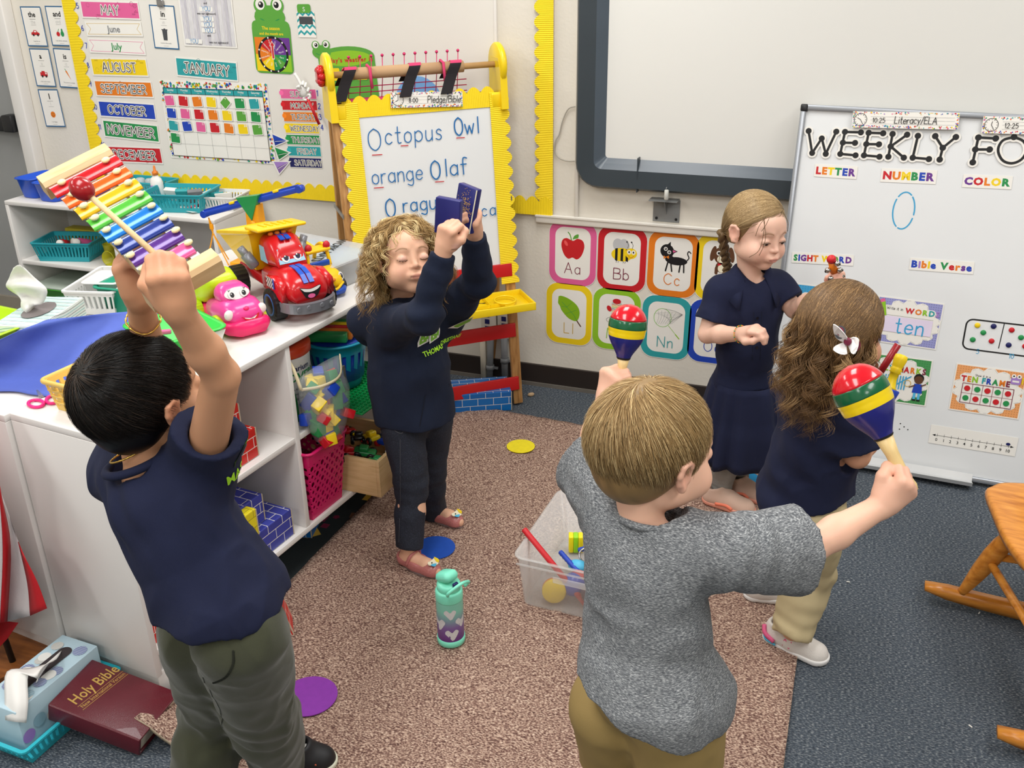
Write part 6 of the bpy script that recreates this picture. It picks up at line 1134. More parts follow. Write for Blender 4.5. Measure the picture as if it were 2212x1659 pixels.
for i in range(7):
    for j in range(5): dc_.prism([(-.02+i*.006,-.012+j*.006),(-.014+i*.006,-.012+j*.006),(-.014+i*.006,-.006+j*.006),(-.02+i*.006,-.006+j*.006)],0,.0006,C('black') if (i+j) % 2 else C('white'),Md)
dc_.prism([(.022,-.012),(.03,-.012),(.03,.018),(.022,.018)],0,.0006,m_tb2,Md);dc_.build('decal',None,tk0)
# pink car with lime tipper
pc=thing('pink_car','smiling pink toy car with lime green back on the toy shelf','toy car',SP(.66,.215,ZT+.0005,-25));m_pkt=mat('toy_pink',(232,70,150),.3,coat=.2);m_hp=mat('toy_hot_pink',(246,40,110),.3);m_lm=mat('toy_lime',(196,226,30),.3)
loft([(.06,.05,.02,.07,.02),(.0,.06,.02,.085,.04),(-.05,.062,.025,.095,.045),(-.09,.055,.03,.09,.04),(-.11,.038,.035,.07,.03)],m_pkt).build('body',None,pc);loft([(.03,.03,.07,.11,.02),(.0,.045,.07,.13,.03),(-.035,.045,.075,.125,.03),(-.055,.036,.08,.1,.015)],m_pkt).build('cab',None,pc)
loft([(-.04,.07,.012,.04,.012),(-.1,.066,.01,.045,.015),(-.128,.045,.01,.05,.015)],m_hp).build('bumper',None,pc)
loft([(.2,.045,.03,.06,.02),(.15,.055,.03,.13,.03),(.09,.055,.05,.145,.03),(.03,.04,.1,.135,.02)],m_lm).build('tipper',None,pc);MB().box((0,.1,.15),(.05,.05,.03),m_lm,None,.008).build('tipper_top',None,pc);MB().box((0,.07,.03),(.09,.14,.03),m_hp,None,.008).build('chassis',None,pc)
em=MB();em.prism(circ(0,0,.036,.017,24),0,.001,C('white'),Matrix.Translation((0,-.052,.108)) @ Matrix.Rotation(math.radians(60),4,'X'));[eye(em,x,-.056,.108,.012,(0,-1,.55),dark='black') for x in (-.017,.017)];[em.tube([(x,-.056,.118),(x+.004*k,-.058,.124)],.0006,C('black'),4) for x in (-.024,.02) for k in (-1,0,1)];em.build('eyes',None,pc)
[MB().ball((s_*.047,-.095,.066),(.014,.01,.015),mat('headlamp_cream',(236,226,220),.2)).build('headlamp',None,pc) for s_ in (-1,1)];MB().ball((0,-.103,.078),(.008,.007,.006),m_hp).build('nose',None,pc)
mm_=MB();Mm=Matrix.Translation((.006,-.113,.052)) @ Matrix.Rotation(math.radians(72),4,'X');mm_.prism(smooth([(-.026,.008),(0,-.002),(.026,.01),(.01,-.012),(-.01,-.01)],4,True)[:-1],0,.002,C('red'),Mm);mm_.prism(smooth([(-.018,.004),(0,-.003),(.018,.005),(.006,-.005)],4,True)[:-1],.002,.0026,C('white'),Mm);mm_.build('mouth',None,pc)
for s_ in (-1,1): truckwheel(pc,s_*.06,-.045,.028,.024,m_lm).data.materials[0]=m_lm;truckwheel(pc,s_*.055,.12,.028,.024,m_lm).data.materials[0]=m_lm
# yellow smiling car
yc=thing('yellow_car','yellow toy car with roof handle and blue bumper behind the dump truck','toy car',SP(1.0,.18,ZT+.0005,-22));m_tbl=mat('toy_blue',(24,72,170),.3)
loft([(.08,.045,.02,.06,.02),(.0,.052,.02,.07,.03),(-.04,.054,.02,.085,.04),(-.085,.045,.022,.075,.035),(-.1,.03,.03,.055,.02)],m_ty).build('body',None,yc);loft([(-.05,.056,.01,.026,.008),(-.09,.052,.01,.028,.008),(-.112,.034,.012,.028,.008)],m_tbl).build('bumper',None,yc)
MB().tube(smooth([(-.035,.07,.05),(-.038,.05,.115),(-.036,.01,.14),(-.034,-.02,.128),(-.038,-.03,.08)],5),.006,m_ty,8).tube(smooth([(.035,.07,.05),(.038,.05,.115),(.036,.01,.14),(.034,-.02,.128),(.038,-.03,.08)],5),.006,m_ty,8).box((0,-.012,.132),(.085,.045,.012),m_ty,None,.005).tube(smooth([(-.03,.05,.12),(-.02,.12,.135),(0,.14,.13),(.02,.12,.135),(.03,.05,.12)],5),.006,m_ty,8).build('roof_frame',None,yc)
[MB().ball((x,-.025,.143),(.012,.009,.013),C('red'),12).build('roof_lamp',None,yc) for x in (-.03,.033)];em=MB();[eye(em,s_*.036,-.088,.06,.013,(s_*.5,-1,.4)) for s_ in (-1,1)];em.ball((0,-.104,.058),(.007,.006,.006),C('orange'),10);em.tube(smooth([(-.04,-.092,.04),(0,-.112,.03),(.04,-.092,.04)],5),.004,m_ty,6);em.build('face',None,yc);MB().box((0,-.03,.09),(.07,.01,.02),m_tbl,None,.004).build('windscreen_frame',None,yc)
for s_ in (-1,1): truckwheel(yc,s_*.05,-.06,.022,.02,m_tbl);truckwheel(yc,s_*.05,.06,.022,.02,m_tbl)
# clear box of papers
cbM=SP(1.14,.30,ZT+.0005,-6);cb2=thing('clear_case','flat clear plastic case with blue labelled papers at the far end of the toy shelf','case',cbM);m_cc=mat('clear_case_plastic',(226,228,230),.12,alpha=.45);tub(MB(),.24,.4,.075,m_cc,.015,tp=.96,rim=.003).build('tray',None,cb2);MB().box((0,0,.08),(.245,.405,.004),m_cc,None,.002).build('lid',None,cb2);MB().box((0,-.04,.07),(.2,.26,.004),mat('print_paleblue',(140,200,232),.5),None,.001).build('paper_stack',None,cb2);MB().box((0,.13,.0745),(.21,.02,.003),C('yellow')).build('yellow_strip',None,cb2)
ik=Ink();ik.bold('WORK MATS',0,.02,.03,C('black'),bold=.02);ik.bold('Classroom',0,-.03,.03,C('black'),bold=.01);ik.done(cb2,'print',Matrix.Translation((0,-.04,.083)) @ Matrix.Rotation(math.radians(200),4,'Z'))
# balance scale toy
YB_=2.63;pb=V(onY(548,440,YB_)[0],YB_,ZT);zt2=onY(548,440,YB_)[2];bl_=thing('balance_scale','toy balance scale with a blue beam on a yellow post behind the dump truck','balance',Matrix.Translation(pb));H_=zt2-ZT
MB().prism([(-.03,.0),(.03,.0),(.022,H_),(-.022,H_)],-.018,.018,mat('toy_amber',(240,160,10),.35),Matrix(((1,0,0,0),(0,0,-1,0),(0,1,0,0),(0,0,0,1)))).lathe([(.012,0),(.012,.003)],mat('toy_amber'),16,Matrix.Translation((0,-.018,H_*.7)) @ Matrix.Rotation(math.pi/2,4,'X')).build('post',None,bl_);MB().box((0,0,.01),(.18,.1,.02),mat('toy_amber'),None,.005).build('base',None,bl_)
e0,e1=onY(443,462,YB_)-pb,onY(648,408,YB_)-pb;dv=e1-e0;Lb=np.linalg.norm(dv);bm=MB();Mb_=Matrix.Translation((e0+e1)/2) @ Matrix.Rotation(-math.atan2(dv[2],dv[0]),4,'Y');bm.box((0,0,0),(Lb,.022,.018),PL('blue'),Mb_,.004).box((0,0,.012),(Lb*.98,.012,.006),PL('blue'),Mb_);[bm.cyl(tuple(Mb_ @ Vector((s_*Lb/2,-.012,0))),tuple(Mb_ @ Vector((s_*Lb/2,.012,0))),.012,None,PL('blue')) for s_ in (-1,1)];bm.build('beam',None,bl_)
[MB().box((x,0,.013),(.02,.025,.008),PL('yellow'),Mb_,.002).build('slider',None,bl_) for x in (-.07,.11)];MB().prism([(-.05,.02),(.035,.035),(.0,-.05)],-.014,.014,PL('green'),Matrix.Translation((0.0,-.009,H_)) @ Matrix(((1,0,0,0),(0,0,-1,0),(0,1,0,0),(0,0,0,1)))).build('pointer',None,bl_)
hk=e0+V(.012,0,-.012);ys=MB();[ys.tube(smooth([hk,hk+V(.008,0,-.05),hk+V(x,y,-.17)],5),.0022,mat('toy_amber'),6) for x,y in ((-.04,.0),(.035,.04),(.085,-.03))];ys.box(tuple(hk+V(.006,0,-.03)),(.014,.008,.02),mat('toy_amber'),None,.003);ys.build('hanger',None,bl_);tub(MB(),.13,.12,.03,mat('clear_pan',(226,228,230),.15,alpha=.35),.02,M=Matrix.Translation(hk+V(.025,0,-.2))).build('pan',None,bl_)
# ================================================================ OUTLETS AND PIPES behind the easel
op=onY(1065,690,WY);
for k,x in enumerate((op[0]-.012,op[0]+.062)): t=thing('outlet_plate',('beige data outlet plate on the wall under the easel, left one','beige data outlet plate on the wall under the easel, right one')[k],'outlet',WALL.M(x,.27-.01*k,0,0));MB().box((0,0,.012),(.068,.12,.024),mat('beige_plastic',(206,200,188),.5),None,.003).build('plate',None,t);[MB().box((-.005,.028-.03*j,.0245),(.02,.02,.002),C('navy')).build('socket',None,t) for j in range(3)]
for k,(x,r,c,lab) in enumerate(((op[0]-.035,.014,(206,198,180),'painted cream conduit pipe at the wall under the outlets'),(op[0]+.0,.014,(120,122,124),'grey conduit pipe, the middle one at the wall under the outlets'),(op[0]+.06,.014,(120,122,124),'grey conduit pipe nearest the front easel leg'))): t=thing('conduit_pipe',lab,'pipe',WALL.M(x,0,0,.03));MB().cyl((0 if k != 1 else -.01,.002,0),(0,.22,0),r,None,mat('pipe_%d' % k if k else 'pipe_cream',c,.5,var=.1)).build('pipe',None,t);k and MB().cyl((0 if k != 1 else -.006,.055+.04*(k-1),0),(0 if k != 1 else -.006,.075+.04*(k-1),0),r+.004,None,mat('pipe_1')).box((.02,.065+.04*(k-1),0),(.02,.008,.01),mat('pipe_1')).build('clamp',None,t)

pr_=MB().box((0,0,.003),(.5,1.7,.004),mat('dark_play_rug',(30,38,40),.95,bump=.6,bs=300)).build('play_rug',None,None,Matrix.Translation((-1.66,2.32,.0)) @ Matrix.Rotation(math.radians(-6),4,'Z'));tag(pr_,'dark patterned play rug lying under the toy shelf','rug');ik=Ink(.0052);r_=random.Random(2)
for k in range(26): x,y=r_.uniform(.0,.23),r_.uniform(-.8,.8);ik.poly(circ(x,y,r_.uniform(.012,.035),n=r_.choice((3,4,5)),rot=r_.uniform(0,3)),C(r_.choice(['brown','maroon','green','navy','gold'])))
ik.done(pr_)
# ================================================================ IMPLICIT SURFACES (bodies and clothes are each one continuous skin)
def smin(a,b,k): h=np.clip(.5+.5*(b-a)/k,0,1);return b+(a-b)*h-k*h*(1-h)
class Sdf:
    """list of primitives; each: fn(P)->dist, bounding centre/radius, blend, op"""
    def __init__(s): s.p=[];s.post=None
    def _a(s,fn,c,R,k,op): s.p.append((fn,np.asarray(c,float),R,k,op));return s
    def cone(s,a,b,ra,rb=None,k=.012,op='u'):
        a,b=V(*a),V(*b);rb=ra if rb is None else rb;d=b-a;L2=max(d@d,1e-9)
        def fn(P): t=np.clip(((P-a)@d)/L2,0,1);return np.linalg.norm(P-a-t[:,None]*d,axis=1)-(ra+(rb-ra)*t)
        return s._a(fn,(a+b)/2,np.sqrt(L2)/2+max(ra,rb),k,op)
    def slv(s,a,b,ra,rb,k=.03):
        """sleeve: tapered tube from a to b, squared off and slightly hollow at b"""
        a,b=V(*a),V(*b);d=nrm(b-a);e=b+d*.06;L2=(e-a)@(e-a);L=np.sqrt(L2)
        def fn(P): t=np.clip(((P-a)@(e-a))/L2,0,1);return np.maximum(np.linalg.norm(P-a-t[:,None]*(e-a),axis=1)-(ra+(rb-ra)*np.minimum(1,t*L/(L-.06))),(P-b)@d)
        return s._a(fn,(a+e)/2,L/2+max(ra,rb),k,'u')
    def chain(s,pts,rs,k=.012,op='u'):
        for i in range(len(pts)-1): s.cone(pts[i],pts[i+1],rs[i],rs[i+1],k,op)
        return s
    def ell(s,c,r,R=None,k=.012,op='u'):
        c=V(*c);r=np.broadcast_to(np.asarray(r,float),3)
        def fn(P):
            q=P-c;q=q@R if R is not None else q;k0=np.linalg.norm(q/r,axis=1);k1=np.linalg.norm(q/(r*r),axis=1);return np.where(k0 < 1e-6,-r.min(),k0*(k0-1)/np.maximum(k1,1e-9))
        return s._a(fn,c,r.max(),k,op)
    def cut(s,o,n,k=.003,c=None,R=9.):
        """remove the half space on the side n points to (limited to a ball)"""
        o,n=V(*o),nrm(n);c=o if c is None else V(*c)
        def fn(P): d=-((P-o)@n);return np.maximum(d,np.linalg.norm(P-c,axis=1)-R)
        return s._a(fn,c,R,k,'s')
    def ev(s,P,cen,cr):
        """P (nb,m,3) sample blocks with centre cen and radius cr"""
        nb,m=P.shape[:2];D=np.full((nb,m),.5)
        for fn,c,R,k,op in s.p:
            if R > 5: ix=np.arange(nb)
            else: ix=np.where(np.linalg.norm(cen-c,axis=1) < R+cr+k*2+.012)[0]
            if not len(ix): continue
            d=fn(P[ix].reshape(-1,3)).reshape(len(ix),m);e=D[ix]
            D[ix]=smin(e,d,k) if op == 'u' else -smin(-e,d,k)
        if s.post is not None: D=s.post(P.reshape(-1,3),D.reshape(-1)).reshape(nb,m)
        return D
    def mesh(s,h=.004,B=8):
        us=[q for q in s.p if q[4] == 'u'];lo=np.min([q[1]-q[2] for q in us],0)-.02;hi=np.max([q[1]+q[2] for q in us],0)+.02;bs=B*h
        nx=np.ceil((hi-lo)/bs).astype(int);g=np.stack(np.meshgrid(*[np.arange(n) for n in nx],indexing='ij'),-1).reshape(-1,3);cen=lo+(g+.5)*bs
        near=np.zeros(len(g),bool)
        for fn,c,R,k,op in us: near |= np.linalg.norm(cen-c,axis=1) < R+bs
        g,cen=g[near],cen[near];d0=s.ev(cen[:,None,:],cen,.001)[:,0];act=np.abs(d0) < bs*.87+.012;g,cen=g[act],cen[act]
        o=np.stack(np.meshgrid(*[np.arange(B+1)]*3,indexing='ij'),-1).reshape(-1,3);D=[];
        for i in range(0,len(g),1500): P=lo+(g[i:i+1500,None,:]*B+o[None])*h;D.append(s.ev(P,cen[i:i+1500],bs*.87))
        D=np.concatenate(D).reshape(-1,B+1,B+1,B+1).astype(np.float32);D[D == 0]=1e-7
        In=D < 0;cs=[(a,b,c) for a in (0,1) for b in (0,1) for c in (0,1)];sl=lambda A,q: A[:,q[0]:B+q[0],q[1]:B+q[1],q[2]:B+q[2]]
        cnt=sum(sl(In,q).astype(np.int8) for q in cs);mix=(cnt > 0) & (cnt < 8);idx=np.argwhere(mix);b_,ijk=idx[:,0],idx[:,1:]
        acc=np.zeros((len(idx),3));n=np.zeros(len(idx))
        for ea in range(3):
            for u in (0,1):
                for v_ in (0,1):
                    q0=[0,0,0];oth=[k for k in range(3) if k != ea];q0[oth[0]]=u;q0[oth[1]]=v_;q1=list(q0);q1[ea]=1
                    a=D[b_,ijk[:,0]+q0[0],ijk[:,1]+q0[1],ijk[:,2]+q0[2]];b=D[b_,ijk[:,0]+q1[0],ijk[:,1]+q1[1],ijk[:,2]+q1[2]];x=(a < 0) != (b < 0);t=np.where(x,a/np.where(x,a-b,1),0)
                    p=np.tile(np.array(q0,float),(len(idx),1));p[:,ea] += t;acc += p*x[:,None];n += x
        cell=g[b_]*B+ijk;vert=lo+(cell+acc/n[:,None])*h;dim=(nx*B+3).astype(np.int64);key=lambda c: ((c[:,0]+1)*dim[1]+c[:,1]+1)*dim[2]+c[:,2]+1
        K=key(cell);od=np.argsort(K);Ks=K[od];F=[]
        for ea in range(3):
            a=In[:,:B,:B,:B];sh=[0,0,0];sh[ea]=1;b=sl(In,sh);e=np.argwhere(a != b)
            if not len(e): continue
            base=g[e[:,0]]*B+e[:,1:];o1,o2=[(1,2),(2,0),(0,1)][ea];q=[];ok=np.ones(len(e),bool)
            for d1,d2 in ((0,0),(-1,0),(-1,-1),(0,-1)):
                c=base.copy();c[:,o1] += d1;c[:,o2] += d2;kk=key(c);pos=np.searchsorted(Ks,kk);pos=np.minimum(pos,len(Ks)-1);ok &= Ks[pos] == kk;q.append(od[pos])
            q=np.stack(q,1);fl=~a[e[:,0],e[:,1],e[:,2],e[:,3]];q[fl]=q[fl][:,::-1];F.append(q[ok])
        return vert,np.concatenate(F)
def np_obj(name,v,f,m,parent=None,col=None,smooth=True,M=None):
    me=bpy.data.meshes.new(name);me.vertices.add(len(v));me.vertices.foreach_set('co',np.asarray(v,np.float32).ravel());k=f.shape[1];me.loops.add(len(f)*k);me.polygons.add(len(f));me.loops.foreach_set('vertex_index',f.ravel().astype(np.int32));me.polygons.foreach_set('loop_start',np.arange(0,len(f)*k,k,dtype=np.int32));me.polygons.foreach_set('loop_total',np.full(len(f),k,np.int32));me.polygons.foreach_set('use_smooth',np.full(len(f),smooth));me.update(calc_edges=True)
    if col is not None: ca=me.color_attributes.new('tint','FLOAT_COLOR','POINT');ca.data.foreach_set('color',np.c_[col,np.ones(len(col))].astype(np.float32).ravel())
    me.materials.append(m);o=bpy.data.objects.new(name,me);COL.objects.link(o)
    if parent is not None: o.parent=parent
    if M is not None: o.matrix_local=M
    return o
def vnoise(P,seed=0):
    """smooth value noise in [-1,1]"""
    r=np.random.default_rng(seed);T_=r.uniform(-1,1,4096);i=np.floor(P).astype(np.int64);f=P-i;f=f*f*(3-2*f);H=lambda a,b,c: T_[((i[:,0]+a)*73856093 ^ (i[:,1]+b)*19349663 ^ (i[:,2]+c)*83492791) & 4095]
    x,y,z=f.T;L=lambda a,b,t: a+(b-a)*t
    return L(L(L(H(0,0,0),H(1,0,0),x),L(H(0,1,0),H(1,1,0),x),y),L(L(H(0,0,1),H(1,0,1),x),L(H(0,1,1),H(1,1,1),x),y),z)
def folds(amp,fr,seed=0,dirv=None,amp2=0,zones=()):
    """cloth relief: ridged stretched noise + tension zones"""
    def post(P,D):
        w=np.abs(D) < .03;Q=P[w];q=Q*np.asarray(fr);n1=vnoise(q+seed*7.3+.6*np.c_[vnoise(Q*9+3,seed),vnoise(Q*9+11,seed),vnoise(Q*9+23,seed)],seed);n=(1-np.abs(n1)*2)*amp+vnoise(Q*13+5,seed+1)*amp2+(1-2.4*np.abs(vnoise(q*2.4+n1[:,None]*.5,seed+2)))*amp*.5
        for c,r,a,dr,f_ in zones: d=np.linalg.norm(Q-np.asarray(c),axis=1);n=n+a*np.exp(-(d/r)**2)*np.sin((Q@np.asarray(dr))*f_+2*vnoise(Q*12,seed+3))
        D=D.copy();D[w] -= n;return D
    return post
class Body:
    """head frame helper"""
    def __init__(s,c,fwd,up,k=1.):
        s.c=V(*c);s.y=nrm(fwd);u=V(*up);s.x=nrm(np.cross(s.y,u));s.z=np.cross(s.x,s.y);s.k=k;s.R=np.stack([s.x,s.y,s.z],1)
    def w(s,x,y,z): return s.c+(s.x*x+s.y*y+s.z*z)*s.k
    def loc(s,P): return ((P-s.c)@s.R)/s.k
def head(S_,H,ears=True,lids='closed',mouth=.0):
    k=H.k;E=lambda c,r,kk=.012,op='u',R=None: S_.ell(H.w(*c),np.asarray(r)*k,H.R if R is None else R,kk,op)
    E((0,-.014,.030),(.0705,.086,.074));E((0,.030,-.028),(.056,.056,.062),.02);E((0,.052,.028),(.052,.034,.040),.02);E((0,.062,-.078),(.019,.017,.015),.022)
    for s_ in (-1,1): E((s_*.034,.056,-.040),(.029,.028,.030),.018);E((s_*.041,.012,-.050),(.018,.036,.022),.02)
    for s_ in (-1,1): E((s_*.029,.0935,-.003),(.017,.011,.0105),.010,'s');E((s_*.029,.0735,-.004),(.0148,.0142,.0122),.004)
    if lids == 'open':
        for s_ in (-1,1): E((s_*.0295,.0925,-.0075),(.0130,.013,.0050),.002,'s')
    E((0,.079,-.004),(.008,.012,.02),.010)
    for s_ in (-1,1): S_.cone(H.w(s_*.014,.0815,.020),H.w(s_*.043,.068,.018),.003*k,.003*k,.012)
    S_.cone(H.w(0,.084,-.006),H.w(0,.0955,-.0245),.0046*k,.0078*k,.009);
    for s_ in (-1,1): E((s_*.0088,.0880,-.0275),(.0056,.0072,.0050),.005);E((s_*.005,.0935,-.0332),(.0024,.003,.0022),.002,'s')
    E((0,.085,-.050),(.023,.012,.013),.010)
    for s_ in (-1,1): E((s_*.007,.0945,-.0487),(.0085,.0050,.0036),.004)
    E((0,.0925,-.0565),(.0115,.0058,.0046),.004);S_.cone(H.w(-.0155,.0905,-.0527),H.w(.0155,.0905,-.0527),.0008,.0008,.0025,'s');S_.cone(H.w(-.008,.0985,-.0524),H.w(.008,.0985,-.0524),.0014,.0014,.0025,'s')
    if ears:
        for s_ in (-1,1):
            P_=[H.w(s_*(.068+a*.8),b*.9,c*.9) for a,b,c in ((.000,.010,-.004),(.007,.010,.014),(.012,-.002,.022),(.015,-.016,.018),(.015,-.020,.004),(.011,-.014,-.014),(.006,-.004,-.026),(.001,.004,-.026),(-.001,.008,-.018))]
            S_.chain(P_,[.0032*k,.0036*k,.004*k,.0042*k,.004*k,.0042*k,.0058*k,.005*k,.003*k],.004);S_.ell(H.w(s_*.073,-.004,-.0),(.005*k,.014*k,.020*k),H.R,.006);S_.ell(H.w(s_*.080,-.001,-.003),(.006*k,.008*k,.010*k),H.R,.004,'s');S_.cone(H.w(s_*.070,.009,-.008),H.w(s_*.072,.007,-.014),.0036*k,.0036*k,.004)
def hand(S_,w,d,n,side,curl=(70,80,45),spread=.0,k=1.,thumb='wrap',tips=None,fc=None):
    """w wrist, d towards knuckles, n palm normal (out of the palm), side = +1 if thumb lies on cross(d, n)... returns grip centre and thumbward axis"""
    d=nrm(d);n=np.asarray(n,float);n=nrm(n-d*(n@d));t=np.cross(d,n)*side;P=lambda a,b,c: V(*w)+(d*a+t*b+n*c)*k
    pl=.052
    S_.cone(w,P(.014,0,0),.0205*k,.021*k,.012)
    kn=[P(pl,.019,-.002),P(pl+.003,.0065,-.004),P(pl,-.006,-.003),P(pl-.005,-.0175,0)]
    for q,b in zip(kn,(.013,.005,-.005,-.013)): S_.cone(P(.012,b,0),q,.0135*k,.0102*k,.009)
    S_.ell(P(.028,.0,.004),(.026*k,.023*k,.0125*k),np.stack([d,t,n],1),.010);S_.cone(P(.012,.014,.006),P(.034,.021,.010),.012*k,.010*k,.010)
    L0=(.029,.031,.029,.023);rf=(.0082,.0084,.008,.0072)
    for i,q in enumerate(kn):
        c=curl if fc is None else fc[i];a=0;p=q;dr=d;sp=spread*(1.5-i)*.5;pr=rf[i]*k*1.12
        for j,l in enumerate((L0[i],L0[i]*.66,L0[i]*.52)):
            a += math.radians(c[j]);dd=nrm((d*math.cos(a)+n*math.sin(a))+t*sp);e=p+dd*l*k;S_.cone(p,e,pr,rf[i]*k*(1,.94,.86)[j],.0035 if j else .005);pr=rf[i]*k*(1,.94,.86)[j];p=e
    if thumb == 'wrap': T_=[P(.012,.02,.008),P(.034,.034,.018),P(.048,.026,.036),P(.050,.006,.044)]
    elif thumb == 'side': T_=[P(.010,.020,.006),P(.032,.036,.014),P(.056,.032,.022),P(.074,.024,.024)]
    else: T_=[P(.012,.02,.006),P(.030,.038,.012),P(.048,.048,.02),P(.062,.046,.026)]
    S_.chain(T_,[.0125*k,.0105*k,.0098*k,.0078*k],.005)
    return P(pl+.004,0,.022),t
m_skin={}
def skin_mat(name,rgb,sss=.12):
    m=mat('skin_'+name,rgb,.5,var=.02,vs=14,bump=.06,bs=700,attr='tint',sss=sss);return m
def skin_col(V_,H,base,lip=(196,110,104),brow=(150,112,78),lash=(70,46,36),eyes='closed',cheek=.22,blush=(226,140,120)):
    c=np.tile(lin(base),(len(V_),1));q=H.loc(V_);x,y,z=q.T;f=(y > .045) & (np.abs(z) < .12) & (np.abs(x) < .08)
    def mixc(w,rgb): nonlocal c;w=(w*f)[:,None];c=c*(1-w)+lin(rgb)*w
    mixc(np.exp(-(((np.abs(x)-.038)/.02)**2+((z+.036)/.02)**2))*cheek,blush);mixc(np.exp(-((x/.012)**2+((z+.03)/.012)**2))*cheek*.6,blush)
    lw=np.clip(1.2-((x/.0160)**2+((z+.0528)/.0075)**2),0,1)*(y > .078);mixc(np.clip(lw*2,0,1)*.5,lip);mixc(np.exp(-((z+.0527)/.0012)**2)*(np.abs(x) < .018)*.7*(y > .07),(110,50,50))
    bz=.0235-14*(np.abs(x)-.031)**2;mixc(np.exp(-((z-bz)/.0036)**2)*np.clip(1.2-((np.abs(x)-.029)/.017)**2,0,1)*.5,brow)
    if eyes == 'closed': ez_=-.0095+5.5*(np.abs(x)-.029)**2;mixc(np.exp(-((z-ez_)/.0013)**2)*np.clip(1.5-((np.abs(x)-.029)/.012)**4,0,1)*(np.abs(np.abs(x)-.029) < .0145)*.85,lash);mixc(np.exp(-((z-ez_-.008)/.0012)**2)*(np.abs(np.abs(x)-.029) < .012)*.2,(170,110,90));mixc(np.clip(1-((np.abs(x)-.029)/.014)**2-((z+.002)/.009)**2,0,1)*.35,(216,176,176))
    # ear and knuckle warmth
    c2=c;w=(np.exp(-(((np.abs(x)-.08)/.014)**2+((y+.004)/.022)**2+((z+.002)/.03)**2))*.35)[:,None];c=c*(1-w)+lin(blush)*w
    return c
# ---------------------------------------------------------------- hair
def strands(H,dirs,rad,steps,flow,lift,curl=None,grav=None,width=.0011,rs=None,cols=None,name='hair',parent=None,m=None,cen=(0,-.012,.03),R0=(.0735,.089,.077),taper=.35,rnd=None,post=None):
    """dirs: (N,3) unit roots on the skull ellipsoid; flow(u,i)->tangent step; hair rides on the skull then leaves it"""
    N_=len(dirs);u=dirs.copy();r_=rnd or np.random.default_rng(5);R0=np.asarray(R0);P_=[];free=None;pos=np.asarray(cen)+R0*u
    P_.append(pos.copy());
    for i in range(1,steps):
        st=flow(pos,u,i);pos=pos+st;q=(pos-np.asarray(cen))/R0;l=np.linalg.norm(q,axis=1,keepdims=True);mn=1+np.reshape(lift(i),(-1,1));push=l < mn;q=np.where(push,q/l*mn,q);pos=np.asarray(cen)+q*R0;u=q/np.linalg.norm(q,axis=1,keepdims=True);P_.append(pos.copy())
    P_=np.stack(P_,1)
    if post is not None: P_=post(P_)
    Wd=H.c+(P_@np.stack([H.x,H.y,H.z]))*H.k
    if curl is not None: Wd=curl(Wd)
    t=np.gradient(Wd,axis=1);t /= np.maximum(np.linalg.norm(t,axis=2,keepdims=True),1e-9);out=Wd-H.c;b=np.cross(t,out);b /= np.maximum(np.linalg.norm(b,axis=2,keepdims=True),1e-9);c2=np.cross(b,t)
    s=np.linspace(0,1,steps);w=(width if np.ndim(width) == 0 else width[:,None])*np.ones((N_,1))*(1-(1-taper)*s**2)[None];w=w[...,None]
    A=Wd+b*w*.5;B_=Wd-b*w*.5;Cc=Wd+c2*w*.35;vv=np.stack([A,B_,Cc],2).reshape(-1,3);base=(np.arange(N_)[:,None]*steps+np.arange(steps-1)[None])*3;base=base.ravel();F=[]
    for a,b_ in ((0,1),(1,2),(2,0)): F.append(np.stack([base+a,base+b_,base+b_+3,base+a+3],1))
    F=np.concatenate(F);cc=np.repeat(cols,steps*3,0) if cols.ndim == 2 and len(cols) == N_ else cols
    o=np_obj(name,vv,F,m,parent,cc,True);o['kind']='stuff';return o
def rand_dirs(N_,ok,seed=0):
    r=np.random.default_rng(seed);out=[]
    while sum(map(len,out)) < N_: d=r.normal(size=(N_*3,3));d /= np.linalg.norm(d,axis=1,keepdims=True);out.append(d[ok(d)])
    return np.concatenate(out)[:N_]
def tints(N_,a,b,seed=0,hi=None,ph=.0):
    r=np.random.default_rng(seed);t=r.beta(2,2,N_)[:,None];c=lin(a)*(1-t)+lin(b)*t
    if hi is not None: w=(r.random(N_) < ph)[:,None];c=np.where(w,lin(hi),c)
    return c
def PX(x,y,Y): return onY(x,y,Y)
# ================================================================ CHILDREN
m_navy=mat('navy_knit',(17,24,54),.9,var=.06,vs=40,bump=.15,bs=900);m_navy2=mat('navy_fleece',(16,26,48),.95,var=.08,vs=30,bump=.2,bs=600)
m_denim=ramp_mat('dark_denim',[(.35,(18,22,33)),(.6,(32,37,52)),(.75,(52,58,74))],420,.85,.3,2,None,.001);m_khaki=mat('khaki_twill',(186,170,132),.8,var=.03,vs=20,bump=.15,bs=700);m_tank=mat('tan_twill',(150,126,76),.8,var=.04,vs=20,bump=.15,bs=700);m_olive=mat('olive_fleece',(60,62,44),.95,var=.08,vs=25,bump=.3,bs=700,sheen=.2)
m_heather=ramp_mat('grey_heather_jersey',[(.3,(66,69,74)),(.46,(100,103,107)),(.58,(134,137,139)),(.7,(184,186,187))],210,.9,.2,4,(1,1,5),.0006);m_lleg=mat('grey_leggings',(140,138,134),.85,var=.06,vs=60,bump=.2,bs=500)
m_hair={}
def hair_mat(n,rough=.45): 
    m=mat('hair_'+n,(128,128,128),rough,var=.02,vs=20,attr='tint',coat=.0);m.node_tree.nodes['Principled BSDF'].inputs['Specular IOR Level'].default_value=.35;return m
def frame3(r,f):
    r=nrm(r);f=nrm(f-r*(f@r)) ;return np.stack([r,f,np.cross(r,f)],1)
